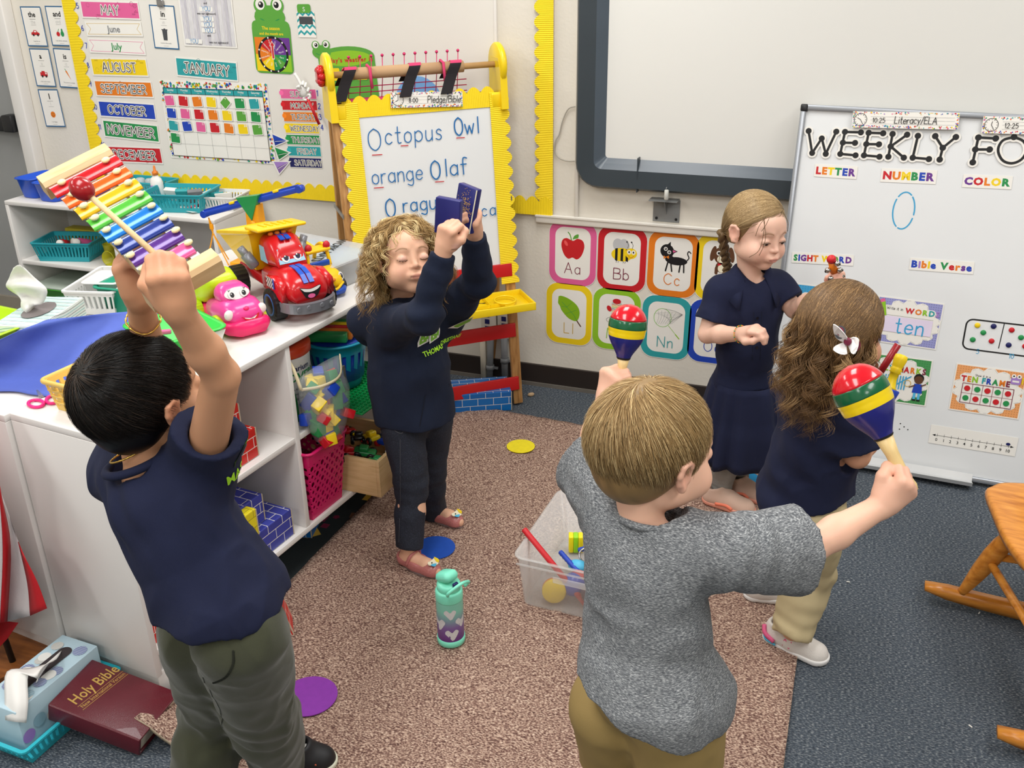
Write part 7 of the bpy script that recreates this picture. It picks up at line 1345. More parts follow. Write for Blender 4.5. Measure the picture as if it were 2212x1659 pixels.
def torso(S_,J,e=0,low=True,kk=.03):
    up=nrm(J['neck']-J['pel']);r=J['shR']-J['shL'];r=nrm(r-up*(r@up));f=np.cross(up,r);R=np.stack([r,f,up],1);L=np.linalg.norm(J['neck']-J['pel']);A=lambda x,y,z: J['pel']+r*x+f*y+up*z*L
    S_.ell(A(0,0,.70),(.088+e,.062+e,.092+e),R,kk);S_.ell(A(0,.006,.40),(.080+e,.066+e,.10+e),R,kk);S_.ell(A(0,-.006,.06),(.088+e,.072+e,.085+e),R,kk)
    for s_ in ('L','R'): m_=J['neck']*.55+J['sh'+s_]*.45-up*.02;S_.cone(A(0,0,.8),m_,.045+e,.040+e,kk);S_.cone(m_,J['sh'+s_],.038+e,.034+e,kk)
    return R,A
def arms(S_,J,e0=0,sides='LR',rr=(.034,.028,.027,.0195)):
    for s_ in sides: S_.cone(J['sh'+s_],J['el'+s_],rr[0]+e0,rr[1]+e0,.02);S_.cone(J['el'+s_],J['el'+s_]*.62+J['wr'+s_]*.38,rr[1]-.001+e0,rr[2]+e0,.008);S_.cone(J['el'+s_]*.62+J['wr'+s_]*.38,J['wr'+s_],rr[2]+e0,rr[3]+e0,.012)
def legs(S_,J,e=0,rr=(.058,.042,.040,.027),sides='LR'):
    for s_ in sides: S_.cone(J['hp'+s_],J['kn'+s_],rr[0]+e,rr[1]+e,.02);c=J['kn'+s_]*.6+J['an'+s_]*.4;S_.cone(J['kn'+s_],c,rr[1]+e,rr[2]+e,.02);S_.cone(c,J['an'+s_],rr[2]+e,rr[3]+e,.02)
def foot(S_,a,toe,k=1.): a,toe=V(*a),V(*toe);d=nrm(toe-a);S_.cone(a,V(a[0],a[1],.05),.026*k,.024*k,.01);S_.cone(V(*(a[:2]-d[:2]*.012),.040),a*.35+toe*.65,.024*k,.021*k,.012);S_.cone(a*.35+toe*.65,toe,.022*k,.015*k,.01)
def cloth(name,S_,m,par,h=.0045,post=None): S_.post=post;v,f=S_.mesh(h);return np_obj(name,v,f,m,par)
def decal(par,name,fn,o,u,v,body,dist=.0015,sc=1.):
    """flat print laid on cloth: points snapped outward to the cloth surface"""
    from mathutils.bvhtree import BVHTree
    bvh=BVHTree.FromPolygons([q.co[:] for q in body.data.vertices],[tuple(p.vertices) for p in body.data.polygons]);F_=Fr(o,u,v);ik=Ink(0);fn(ik);mb=ik.b;P=np.concatenate(mb.v)*V(sc,sc,1);out=[]
    for p in P:
        w=F_.o+F_.u*p[0]+F_.v*p[1];h_=bvh.ray_cast(Vector(w+F_.n*.12),Vector(-F_.n),.3);out.append((np.array(h_[0]) if h_[0] is not None else np.array(bvh.find_nearest(Vector(w-F_.n*.03))[0]))+F_.n*(dist+p[2]*25))
    mb.v=[np.array(out)];o2=mb.build(name);hang(par,o2);return o2
def person(label,J,H,base,hands,lids='closed',colk={},h=.0034,ft=None,extra=None):
    root=thing('person',label,'person',Matrix.Translation((float(J['pel'][0]),float(J['pel'][1]),.0)));S_=Sdf();torso(S_,J);arms(S_,J);legs(S_,J);S_.cone(J['neck']-V(0,0,.02),H.w(0,-.022,-.045),.033*H.k,.033*H.k,.02);head(S_,H,lids=lids);out={}
    for s_,a in hands.items(): out[s_]=hand(S_,J['wr'+s_],*a[:2],a[2],**(a[3] if len(a) > 3 else {}))
    for s_,(an,toe) in (ft or {}).items(): foot(S_,an,toe)
    if extra: extra(S_)
    v,f=S_.mesh(h);c=skin_col(v,H,base,**colk)
    for s_ in hands: w=np.exp(-(np.linalg.norm(v-out[s_][0],axis=1)/.04)**2)[:,None]*.22;c=c*(1-w)+lin((220,130,112))*w
    o=np_obj('body',v,f,skin_mat('child',base),None,c);o.parent=root;o.matrix_parent_inverse=root.matrix_world.inverted();o['label']='bare skin of head, arms and hands'
    if colk.get('eyes','closed') == 'closed' or lids == 'open': [decal(root,n_,lambda ik: [ik.line([(s_*a,b) for a,b in L_],w_,mat(*c_)) for s_ in (-1,1)],H.w(0,.05,0),-H.x*H.k,H.z*H.k,o,.0004) for n_,L_,w_,c_ in (('eyelashes',[(.017,-.008),(.022,-.0105),(.030,-.0115),(.038,-.009),(.0425,-.0055)],.0017,('lash_line',(96,62,46),.6)),)*(lids != 'open')+(('eyebrows',[(.016,.0205),(.024,.0235),(.033,.0235),(.043,.018)],.0022,('brow_line',(168,128,98),.8)),)]
    return root,out
def hang(root,*objs):
    for o in objs: o.parent=root;o.matrix_parent_inverse=root.matrix_world.inverted()
    return objs[0]
def shoe(par,heel,toe,cu,cs,ax=None,w=.033,hgt=.055,extra=None,nm='shoe',ankle=None,z0=.0145):
    heel,toe=V(*heel),V(*toe);d=toe-heel;d[2]=0;L=np.linalg.norm(d);d=d/L;s_=V(-d[1],d[0],0);P=lambda x,y,z: V(heel[0],heel[1],z0)+d*x*L+s_*y+V(0,0,z);S_=Sdf()
    S_.cone(P(.16,0,.024),P(.45,0,.026),w*.86,w*.88,.02);S_.cone(P(.45,0,.022),P(.80,.0,.014),w*.88,w*.9,.02);S_.cone(P(.16,0,.03),P(.2,0,hgt),w*.8,w*.84,.02);S_.cut(P(0,0,.008),(0,0,-1),.004);S_.cut(P(.2,0,hgt+.004),(-.25*d[0],-.25*d[1],1),.005);S_.cone(P(.2,0,hgt-.01),P(.2,0,hgt+.05),w*.62,w*.62,.004,'s')
    v,f=S_.mesh(.0035);o=np_obj(nm,v,f,cu);hang(par,o);T_=Sdf();T_.cone(P(.15,0,.012),P(.8,0,.012),w*.95,w*1.02,.01);T_.cut(P(0,0,.015),(0,0,1),.003);T_.cut(P(0,0,.0),(0,0,-1),.001);v,f=T_.mesh(.0035);so=np_obj('sole',v,f,cs);so.parent=o;return o,P
def relx(J): return {k: V(*v) for k,v in J.items()}
# ---------------------------------------------------------------- 1 : boy in grey, seen from behind
H1=Body(PX(1408,975,1.345)+V(0,0,.0),(.60,.80,-.08),(.05,0,1),1.1)
J1=relx(dict(neck=PX(1395,1150,1.31),pel=PX(1398,1490,1.29),shR=PX(1585,1195,1.30),elR=PX(1745,1185,1.41),wrR=PX(1905,1092,1.52),shL=PX(1308,1075,1.39),elL=PX(1276,975,1.52),wrL=PX(1312,868,1.60),hpL=PX(1330,1530,1.33),hpR=PX(1460,1540,1.27),knL=V(-.30,1.36,.30),knR=V(-.17,1.29,.30),anL=V(-.31,1.33,.06),anR=V(-.17,1.26,.06)))
dR=nrm(J1['wrR']-J1['elR']);dL=nrm(J1['wrL']-J1['elL'])
mR0,mR1=PX(1938,1015,1.50),PX(1862,852,1.47);axR=nrm(mR1-mR0)
p1,g1=person('boy with short blond hair in a grey T-shirt, seen from behind, shaking two maracas',J1,H1,(232,184,158),dict(R=(nrm(PX(1962,1050,1.53)-PX(1905,1092,1.52)),nrm(np.cross(axR,dR)),1,dict(curl=(75,95,50))),L=(nrm(PX(1322,815,1.61)-PX(1312,868,1.60)),V(.5,.7,0),1,dict(curl=(75,95,50)))),h=.0034,colk=dict(eyes='open'))
def shirt_sdf(J,e,hem,hn,sl,neck,nn,rsl=(.047,.056),nr=.045,cap=.012,hemr=None):
    S_=Sdf();R,A=torso(S_,J,e,kk=.035)
    if hemr is not None: S_.cone(A(0,0,.35),hem,*hemr,.04);hemr[1] > .13 and S_.cone(A(-.034,0,-.02),A(.034,0,-.02),hemr[1]*.86,hemr[1]*.86,.03)
    for s_ in 'LR':
        E_=J['sh'+s_]+(J['el'+s_]-J['sh'+s_])*sl[s_];d=nrm(J['el'+s_]-J['sh'+s_]);S_.slv(J['sh'+s_]-d*.01,E_,rsl[0],rsl[1])
    S_.cut(hem,hn,.003)
    for s_ in 'LR':
        E_=J['sh'+s_]+(J['el'+s_]-J['sh'+s_])*sl[s_];d=nrm(J['el'+s_]-J['sh'+s_]);S_.cone(E_-d*.012,E_+d*.05,rsl[1]-.016,rsl[1]-.013,.003,'s')
    S_.cone(neck,neck+nrm(nn)*.12,nr,nr*1.25,.006,'s');return S_,R,A
hem1=PX(1400,1470,1.28)
S_,R1,A1=shirt_sdf(J1,.020,hem1,(-.3,0,-1),dict(L=.55,R=.80),J1['neck']+V(.004,.012,-.022),V(.05,.15,1),(.055,.072),.050,hemr=(.096,.132))
hang(p1,cloth('t_shirt',S_,m_heather,None,.0042,folds(.0036,(10,10,6),3,amp2=.005,zones=[(J1['shR'],.07,.0035,nrm(J1['elR']-J1['shR']),130),(J1['shL'],.06,.004,(.5,.3,1),150),(A1(0,-.06,.2),.12,.002,(.3,0,1),70)])))
S_=Sdf();nk=J1['neck']+V(.006,.016,.026)
MB().tube([nk+V(.056*math.cos(a),.053*math.sin(a),-.004-.01*math.sin(a)) for a in np.linspace(0,6.283,40,False)],.0065,m_heather,8,closed=True,flat=1).build('collar_rib',m_heather,p1).matrix_parent_inverse=p1.matrix_world.inverted()
S_=Sdf();torso(S_,J1,.012);legs(S_,J1,.026);S_.cut(hem1+V(0,0,.07),(0,0,1),.002);S_.cut((0,0,.30),(0,0,-1),.002);hang(p1,cloth('shorts',S_,m_tank,None,.0055,folds(.002,(14,14,8),9,amp2=.003)))
for s_ in 'LR': shoe(p1,J1['an'+s_]-V(.02,.03,0),J1['an'+s_]+V(.07,.12,0),mat('white_shoe',(216,214,212),.6),mat('white_sole',(228,226,224),.5))
def skull_ok(fz,bz,ear=.0):
    def ok(d): front=d[:,1] > .15;lim=np.where(d[:,1] > 0,bz+(fz-bz)*np.clip(d[:,1],0,1)**.8,bz);e=(np.abs(d[:,0]) > .82) & (np.abs(d[:,1]) < .3) & (d[:,2] < ear);return (d[:,2] > lim) & ~e
    return ok
def cap(H,ok_z,r,colr,par,m,dy=0,seed=0,face=(.066,.03)):
    S_=Sdf();S_.ell(H.w(0,-.014,.031),np.asarray(r)*H.k,H.R,.01);S_.ell(H.w(0,-.035,-.012),V(.060,.058,.058)*H.k,H.R,.02)
    S_.cut(H.w(0,face[0],face[1]),H.R@V(0,1,-.55),.012);S_.cut(H.w(0,.022,.0),H.R@V(0,.92,-.5),.01);S_.cut(H.w(0,-.03,ok_z),H.R@V(0,.25,-1),.008)
    for s_ in (-1,1): S_.ell(H.w(s_*.082,.002,-.012),(.022*H.k,.020*H.k,.030*H.k),H.R,.006,'s')
    v,f=S_.mesh(.004);q=H.loc(v);n=vnoise(np.c_[q[:,0]*160,q[:,1]*18,q[:,2]*40],seed)[:,None];c=lin(colr)*(1+.35*n);o=np_obj('hair_base',v,f,m,None,c);hang(par,o);return o
whorl=nrm(V(-.15,-.02,1))
def comb(whorl,down=.0062,fwd=.3,swirl=.25,droop=.3,st=.0062):
    wv=np.asarray(whorl)
    def flow(pos,u,i): t=u-(u@wv)[:,None]*wv;t=u*0+(-(wv[None]-(u@wv)[:,None]*u));t=t/np.maximum(np.linalg.norm(t,axis=1,keepdims=True),.05);sw=np.cross(u,t)*swirl;v=t+sw+np.array([0,fwd,-droop*(.3+.1*i)]);v=v-(v*u).sum(1,keepdims=True)*u*.85;return v/np.linalg.norm(v,axis=1,keepdims=True)*st
    return flow
mh=hair_mat('strands',.42)
cap(H1,-.062,(.0775,.0925,.0815),(140,112,72),p1,mh)
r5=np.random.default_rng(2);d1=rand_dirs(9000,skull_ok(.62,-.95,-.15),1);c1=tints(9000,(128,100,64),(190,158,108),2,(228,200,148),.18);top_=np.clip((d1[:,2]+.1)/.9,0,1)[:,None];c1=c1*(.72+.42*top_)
jit=r5.normal(size=(9000,3))*.00035
def fl1(pos,u,i,F_=comb(whorl,fwd=.35,swirl=.2,droop=.45,st=.0052)): return F_(pos,u,i)+jit
L1=r5.uniform(.008,.028,9000)
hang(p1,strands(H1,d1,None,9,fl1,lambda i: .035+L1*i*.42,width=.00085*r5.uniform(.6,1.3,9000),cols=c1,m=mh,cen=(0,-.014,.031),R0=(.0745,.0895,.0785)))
# ---------------------------------------------------------------- 2 : boy in navy with the xylophone, from behind
H2=Body(PX(308,862,1.15),(.22,.96,.16),(.0,-.14,1),1.07)
J2=relx(dict(neck=PX(318,1018,1.125),pel=PX(475,1290,1.13),shR=PX(438,1012,1.16),elR=PX(478,812,1.10),wrR=PX(384,668,1.03),shL=PX(262,1010,1.19),elL=PX(335,820,1.25),wrL=PX(300,640,1.13),hpL=PX(440,1360,1.17),hpR=PX(520,1365,1.10),knL=PX(468,1530,1.27),knR=PX(560,1520,1.21),anL=V(-1.165,1.17,.06),anR=V(-1.07,1.345,.065)))
xA,xB=PX(130,372,1.17),PX(427,580,1.10);
p2,g2=person('black haired boy in navy shirt and olive trousers holding a xylophone overhead, back turned',J2,H2,(206,152,116),dict(R=(nrm(PX(352,560,1.01)-J2['wrR']),V(-.5,.75,.3),1,dict(curl=(55,90,55),k=1.02)),L=(nrm(PX(268,560,1.125)-J2['wrL']),V(.9,.1,.1),1,dict(curl=(65,60,35),k=1.08,thumb='side'))),colk=dict(eyes='open'))
hem2=PX(478,1300,1.12)
S_,R2,A2=shirt_sdf(J2,.018,hem2,V(.10,0,-1),dict(L=.38,R=.42),J2['neck']+V(-.01,-.012,.03),V(.0,-.1,1),(.049,.055),.046,hemr=(.09,.115))
sh2o=hang(p2,cloth('t_shirt',S_,m_navy,None,.0042,folds(.0042,(9,9,5),5,amp2=.005,zones=[(A2(-.02,-.05,.85),.07,.005,(.8,0,.6),120),(J2['shR'],.06,.003,(1,0,.5),120),(A2(.05,0,.15),.12,.003,(1,.3,.5),60)])))
nk=J2['neck']+V(-.012,-.01,.028);pr=nrm(J2['neck']-J2['pel']);cu=nrm(np.cross(pr,V(0,1,0)));cv=np.cross(pr,cu)
hang(p2,MB().tube([nk+cu*.052*math.cos(a)+cv*.05*math.sin(a)+pr*(-.006+.006*math.cos(a)) for a in np.linspace(0,6.283,40,False)],.0075,m_navy,8,closed=True).build('collar',m_navy))
hang(p2,MB().tube([nk+cu*.036*math.cos(a)+cv*.035*math.sin(a)+pr*(.012) for a in np.linspace(0,6.283,60,False)],[.0014+.0007*(k % 2) for k in range(60)],mat('gold_chain',(220,180,90),.3,.9),6,closed=True).build('necklace'))
S_=Sdf();torso(S_,J2,.010);legs(S_,J2,.020,(.062,.05,.046,.040));S_.cut(hem2+V(0,0,.03),nrm(J2['neck']-J2['pel']),.002)
pn=hang(p2,cloth('trousers',S_,m_olive,None,.0045,folds(.0045,(11,11,7),7,amp2=.005,zones=[(J2['knR'],.09,.004,(.4,.2,1),110),(J2['knL'],.09,.004,(-.4,.2,1),110),(J2['hpR'],.06,.003,(1,0,1),90)])))
oj=mat('black_shoe',(26,26,30),.5);
so,P_=shoe(p2,onZ(632,1655,.015),onZ(712,1648,.015),oj,mat('cream_sole',(206,206,186),.5),w=.036,hgt=.06)
for k in range(4): hang(p2,MB().tube(smooth([P_(.38+k*.1,-.033,.03),P_(.42+k*.1,0,.056-.006*k),P_(.38+k*.1,.033,.03)],5),.0026,mat('print_orangered' if k % 2 else 'white_plastic',(236,110,70),.5),6).build('lace'))
shoe(p2,J2['anL']-V(.01,.05,0),J2['anL']+V(.03,.1,0),oj,mat('cream_sole'))
cap(H2,-.06,(.0765,.0915,.0805),(16,13,12),p2,mh);N2=9500;d2=rand_dirs(N2,skull_ok(.6,-.95,-.12),3);c2=tints(N2,(9,8,8),(30,24,20),4,(62,50,42),.05);L2=r5.uniform(.008,.022,N2);j2_=r5.normal(size=(N2,3))*.0003;w2_=nrm(V(-.18,-.62,.74));fl_=comb(w2_,fwd=.2,swirl=.35,droop=.5,st=.0054);near=((d2@w2_) > .988)[:,None];c2=np.where(near,lin((70,56,46)),c2)
hang(p2,strands(H2,d2,None,9,lambda p,u,i: fl_(p,u,i)+j2_,lambda i: .035+L2*i*.4,width=.0009*r5.uniform(.6,1.3,N2),cols=c2,m=hair_mat('black',.3),cen=(0,-.014,.031),R0=(.0745,.0895,.0785)))
br_=J2['elL']*.25+J2['wrL']*.75;bd_=nrm(J2['wrL']-J2['elL']);b1=nrm(np.cross(bd_,V(0,0,1)));b2=np.cross(bd_,b1)
hang(p2,MB().tube([br_+(b1*math.cos(a)+b2*math.sin(a))*.0265+bd_*.003*math.sin(a*3) for a in np.linspace(0,6.283,60,False)],[.0012+.0008*(k % 4 > 1) for k in range(60)],mat('gold_chain'),6,closed=True).build('bracelet'))
g_lime=mat('print_neonlime',(172,232,40),.5)
def d_x(ik): ik.bold('MASVILLE',.0,-.01,.021,g_lime,bold=.02,wx=.8);ik.poly(smooth([(-.03,.02),(-.01,.06),(.02,.055),(.03,.03),(.01,.012)],3,True),g_lime);ik.poly([(-.01,.03),(.005,.045),(.012,.028)],C('white'))
fdir=nrm(V(.86,-.35,0));decal(p2,'shirt_print',d_x,PX(503,985,1.20),V(.35,.93,.25),V(-.1,-.2,1),sh2o)

def seam(par,name,pts,body,m,w=.0025,Y=1.1):
    c=V(*[q for q in PX(*np.mean(pts,0),Y)]);F_=Fr(c,RW[:,0],-RW[:,1]);decal(par,name,lambda ik: ik.line(smooth([F_.px(*q) for q in pts],5),w,m),c,RW[:,0],-RW[:,1],body,.0006)
m_seam=mat('dark_seam',(34,36,26),.9)
seam(p2,'pocket_seam',[(540,1372),(538,1400),(520,1430),(482,1454)],pn,m_seam,.004);seam(p2,'side_seam',[(487,1382),(480,1450),(478,1530),(450,1600),(436,1655)],pn,m_seam,.002)
#
# ---------------------------------------------------------------- 3 : girl with curly hair
H3=Body(PX(874,560,2.255),(.66,-.69,.36),(-.06,.1,1),1.0)
J3=relx(dict(neck=PX(862,652,2.29),pel=PX(893,900,2.30),shR=PX(848,700,2.21),elR=PX(920,682,2.03),wrR=PX(960,536,2.05),shL=PX(955,690,2.40),elL=PX(1036,605,2.26),wrL=PX(1024,502,2.20),hpR=PX(870,920,2.25),hpL=PX(930,905,2.36),knR=PX(890,1055,2.22),anR=PX(884,1182,2.165),knL=PX(928,1015,2.385),anL=PX(935,1108,2.43)))
b1c,b2c=PX(962,466,2.02),PX(1012,462,2.12)
fR=(J3['anR']*V(1,1,0)+V(-.0,.0,.05),onZ(942,1235,.03));fL=(J3['anL']*V(1,1,0)+V(0,0,.05),onZ(992,1128,.03))
p3,g3=person('curly haired girl in a navy hoodie, eyes closed, holding up two sand blocks',J3,H3,(228,178,148),dict(R=(nrm(PX(967,484,2.04)-J3['wrR']),V(.35,.9,.1),-1,dict(curl=(70,85,40),k=.98)),L=(nrm(PX(1030,458,2.17)-J3['wrL']),V(-.9,-.3,.2),-1,dict(curl=(60,75,40),k=.98))),ft=dict(R=fR,L=fL))
hem3=PX(900,893,2.30)
def hood_extra(S_,A): pass
def long_shirt(J,e,hem,hn,neck,nn,nr,hemr,rsl=(.048,.037,.033),cuff=.86):
    S_=Sdf();R,A=torso(S_,J,e,kk=.04);S_.cone(A(0,0,.4),hem,*hemr,.05)
    for s_ in 'LR': w_=J['el'+s_]*(1-cuff)+J['wr'+s_]*cuff;d=nrm(J['wr'+s_]-J['el'+s_]);S_.cone(J['sh'+s_],J['el'+s_],rsl[0],rsl[1]+.004,.03);S_.cone(J['el'+s_],w_-d*.04,rsl[1]+.002,rsl[2]+.002,.02);S_.slv(w_-d*.02,w_+d*.008,rsl[2]-.003,rsl[2]-.004,.004)
    S_.cut(hem,hn,.004)
    S_.cone(neck,neck+nrm(nn)*.1,nr,nr*1.2,.006,'s');return S_,R,A
S_,R3,A3=long_shirt(J3,.022,hem3,(0,0,-1),J3['neck']+V(.01,-.01,.005),H3.z,.044,(.108,.104))
hk_=A3(-.0,-.075,.95);S_.chain([A3(-.085,-.03,.95),A3(-.06,-.085,.86),A3(0,-.125,.72),A3(.06,-.085,.86),A3(.075,-.02,.96)],[.03,.042,.05,.042,.03],.025);S_.cone(A3(0,-.07,.98),A3(0,-.09,1.1),.036,.05,.012,'s')
S_.chain([A3(-.05,.03,.99),A3(0,.055,.94),A3(.05,.03,.99)],[.02,.022,.02],.015)
hd3=hang(p3,cloth('hoodie',S_,m_navy2,None,.0046,folds(.0042,(9,9,6),11,amp2=.006,zones=[(J3['elR'],.07,.005,nrm(J3['wrR']-J3['elR']),110),(J3['elL'],.07,.005,nrm(J3['wrL']-J3['elL']),110),(J3['shR'],.07,.004,(.6,.6,.8),90)])))
g_gr=mat('print_polka_green',(122,182,56),.6)
def d_h(ik):
    for x,sg in ((-.038,1),(-.008,1)): ik.poly(smooth([(x-.018,-.012),(x-.004,.032),(x+.012,.036),(x+.02,.012),(x+.014,-.010)],3,True)[:-1],C('white'));ik.poly(smooth([(x-.013,-.008),(x-.002,.028),(x+.01,.031),(x+.016,.012),(x+.011,-.006)],3,True)[:-1],g_gr);[ik.disc(x+a,.006+b,.0024,C('white'),n=8) for a,b in ((-.004,-.004),(.004,.004),(-.002,.012),(.008,.016),(.007,-.006))]
    ik.poly([(.028,.012),(.045,.05),(.06,.03),(.05,.006)],C('white'));ik.poly([(.032,.014),(.046,.044),(.055,.029),(.048,.01)],g_gr)
    st='THOMASVILLE CHRISTIAN';ik.bold('THOMAS',-.022,-.034,.012,g_lime,bold=.02);ik.bold('CHRISTIANS',.04,-.028,.011,g_lime,bold=.02,wx=.8)
decal(p3,'hoodie_print',d_h,A3(-.03,.10,.74),R3@V(-1,0,0),R3@V(0,0,1),hd3,.003,1.15)
decal(p3,'pouch_pocket',lambda ik: ik.line([(-.075,-.05),(-.045,.035),(.045,.035),(.075,-.05)],.0018,mat('navy_seam',(8,13,28),.9)),A3(0,.1,.22),R3@V(-1,0,0),R3@V(0,0,1),hd3)
S_=Sdf();torso(S_,J3,.006);legs(S_,J3,.006,(.058,.041,.036,.034));S_.cut(hem3+V(0,0,.03),(0,0,1),.002)
for s_ in 'RL': d=nrm(J3['an'+s_]-J3['kn'+s_]);S_.cut(J3['an'+s_]-d*.002,d,.003,c=J3['an'+s_],R=.07);S_.cone(J3['an'+s_]-d*.02,J3['an'+s_]+d*.04,.036,.036,.003,'s')
jn=hang(p3,cloth('jeans',S_,m_denim,None,.0042,folds(.0026,(14,14,9),13,amp2=.004,zones=[(J3['knR'],.06,.003,(0,0,1),140),(J3['knL'],.06,.003,(0,0,1),140)])))
m_st=mat('jeans_stitch',(92,92,96),.9);seam(p3,'stitching',[(842,905),(848,925),(870,935),(876,900)],jn,m_st,.0012,2.2);seam(p3,'stitching',[(880,925),(905,930),(915,905)],jn,m_st,.0012,2.2);seam(p3,'stitching',[(872,945),(868,1050),(862,1170)],jn,m_st,.001,2.2)
m_jel=mat('glitter_jelly',(206,126,124),.2,var=.2,vs=500,alpha=.78,bump=.5,bs=300,coat=.5);m_jels=mat('clear_jelly_sole',(160,140,140),.2,alpha=.7)
def flat_shoe(par,an,toe):
    a=V(an[0],an[1],.0145);t=V(toe[0],toe[1],.0145);d=nrm(t-a);s_=V(-d[1],d[0],0);L=np.linalg.norm(t-a);S_=Sdf();P=lambda x,y,z: a+d*x+s_*y+V(0,0,z)
    S_.cone(P(-.016,0,.022),P(.03,0,.018),.029,.027,.012);S_.cone(P(.03,0,.018),P(L-.015,0,.014),.028,.027,.015);S_.cut(P(0,0,.004),(0,0,-1),.003);S_.cone(P(-.014,0,.05),P(L-.05,0,.052),.030,.028,.004,'s');v,f=S_.mesh(.0035);o=np_obj('jelly_shoe',v,f,m_jel);hang(par,o)
    MB().prism([tuple((P(L/2-.008+(L/2+.02)*math.cos(b),.027*math.sin(b),0))[:2]) for b in np.linspace(0,6.283,28,False)],.0150,.021,m_jels).build('sole',None,o);k=MB().tube(smooth([P(.012,-.03,.02),P(.02,-.022,.047),P(.026,0,.058),P(.02,.022,.047),P(.012,.03,.02)],5),.005,m_jel,6);k.build('strap',None,o)
    c=P(L-.012,0,.043);u_=MB();Mh=Matrix.Translation(c) @ Matrix([list(r) for r in np.stack([s_*-1,d,V(0,0,1)],1)]).to_4x4() @ Matrix.Rotation(-.25,4,'X');u_.prism(smooth([(-.016,-.008),(-.016,.01),(-.004,.016),(.008,.012),(.018,.0),(.012,-.008),(.0,-.004)],3,True)[:-1],0,.003,C('cream'),Mh);u_.prism(smooth([(-.017,-.01),(-.02,.006),(-.01,.014),(-.01,0)],3,True)[:-1],.003,.005,C('yellow'),Mh);u_.prism(smooth([(-.002,.012),(.01,.018),(.016,.006),(.006,.008)],3,True)[:-1],.003,.005,C('sky'),Mh);u_.prism(circ(.006,.002,.002),.003,.0055,C('black'),Mh);u_.build('pony_badge',None,o)
flat_shoe(p3,fR[0],fR[1]);flat_shoe(p3,fL[0],fL[1])
# curls: locks of strands riding the skull then falling in ringlets
cap(H3,-.07,(.081,.095,.084),(120,92,52),p3,mh,seed=3)
def curly(H,par,nl,ns,ok,L0,L1,R_,fq,c0,c1,hi,seed,part=(0,-.1,1),steps=26,cr=(.006,.0105),st=.0095,drop=1.,w=.0012,cen=(0,-.014,.031),R0=(.079,.093,.084),lf=.02,out=.15,clump=.004,name='curly_hair',back=0.,ph=.15,face=0):
    r=np.random.default_rng(seed);dl=rand_dirs(nl,ok,seed);d=np.repeat(dl,ns,0);N_=nl*ns;d=d+r.normal(size=d.shape)*.035;d /= np.linalg.norm(d,axis=1,keepdims=True);ln=np.repeat(r.uniform(L0,L1,nl),ns)*r.uniform(.88,1.05,N_);sc=(ln/steps)[:,None];wv=nrm(part)
    def flow(pos,u,i):
        t=-(wv[None]-(u@wv)[:,None]*u);t /= np.maximum(np.linalg.norm(t,axis=1,keepdims=True),.1);g=min(1.,i/steps*2.2)*drop;v=t*(1-g*.7)+np.array([0,-back,-g*1.2])+u*out*(1-g*.5);v[:,0] += np.where(pos[:,1] > -.01,np.sign(pos[:,0]-.012)*.7*(1-.4*g),0)*face;v[:,1] -= np.where(pos[:,1] > .02,.5*g,0)*face;return v/np.linalg.norm(v,axis=1,keepdims=True)*sc
    ph_=np.repeat(r.uniform(0,6.28,nl),ns);rr_=np.repeat(r.uniform(*cr,nl),ns);fr_=np.repeat(r.uniform(fq*.8,fq*1.25,nl),ns)*np.repeat(r.choice([-1,1],nl),ns);o1,o2=r.normal(size=(2,N_,1))*clump
    def curlf(Wd):
        t=np.gradient(Wd,axis=1);t /= np.maximum(np.linalg.norm(t,axis=2,keepdims=True),1e-9);a=np.cross(t,H.y+.001);a /= np.maximum(np.linalg.norm(a,axis=2,keepdims=True),1e-9);b=np.cross(t,a);s=np.linspace(0,1,Wd.shape[1])[None];sl=s*ln[:,None];an=ph_[:,None]+fr_[:,None]*sl;am=(rr_[:,None]*np.minimum(1,s*3))[...,None];q=np.minimum(1,s*2)[...,None]
        return Wd+a*(np.cos(an)[...,None]*am+o1[:,None]*q)+b*(np.sin(an)[...,None]*am+o2[:,None]*q)
    def pst(P): x,y,z=P[...,0],P[...,1],P[...,2];inf=(y > .02) & (z < .040-.2*np.abs(x)) & (np.abs(x-.0) < .062);x[inf]=np.sign(x[inf])*.066;y[inf]=np.minimum(y[inf],.055);return P
    ct=np.repeat(tints(nl,c0,c1,seed,hi,ph),ns,0)*r.uniform(.8,1.2,(N_,1));return hang(par,strands(H,d,None,steps,flow,lambda i: lf+.0035*i,curl=curlf,width=w,cols=ct,m=mh,cen=cen,R0=R0,name=name,post=pst if face else None))
def okc(d): return ((d[:,2] > .45) | (d[:,1] < .30)) & (d[:,2] > -.35) & ~((d[:,1] > .76) & (d[:,2] < .52))
curly(H3,p3,330,14,okc,.12,.21,0,125,(124,92,50),(200,164,108),(232,206,152),21,part=(.15,.1,1),steps=38,cr=(.005,.0095),face=1,w=.0013,out=.22)
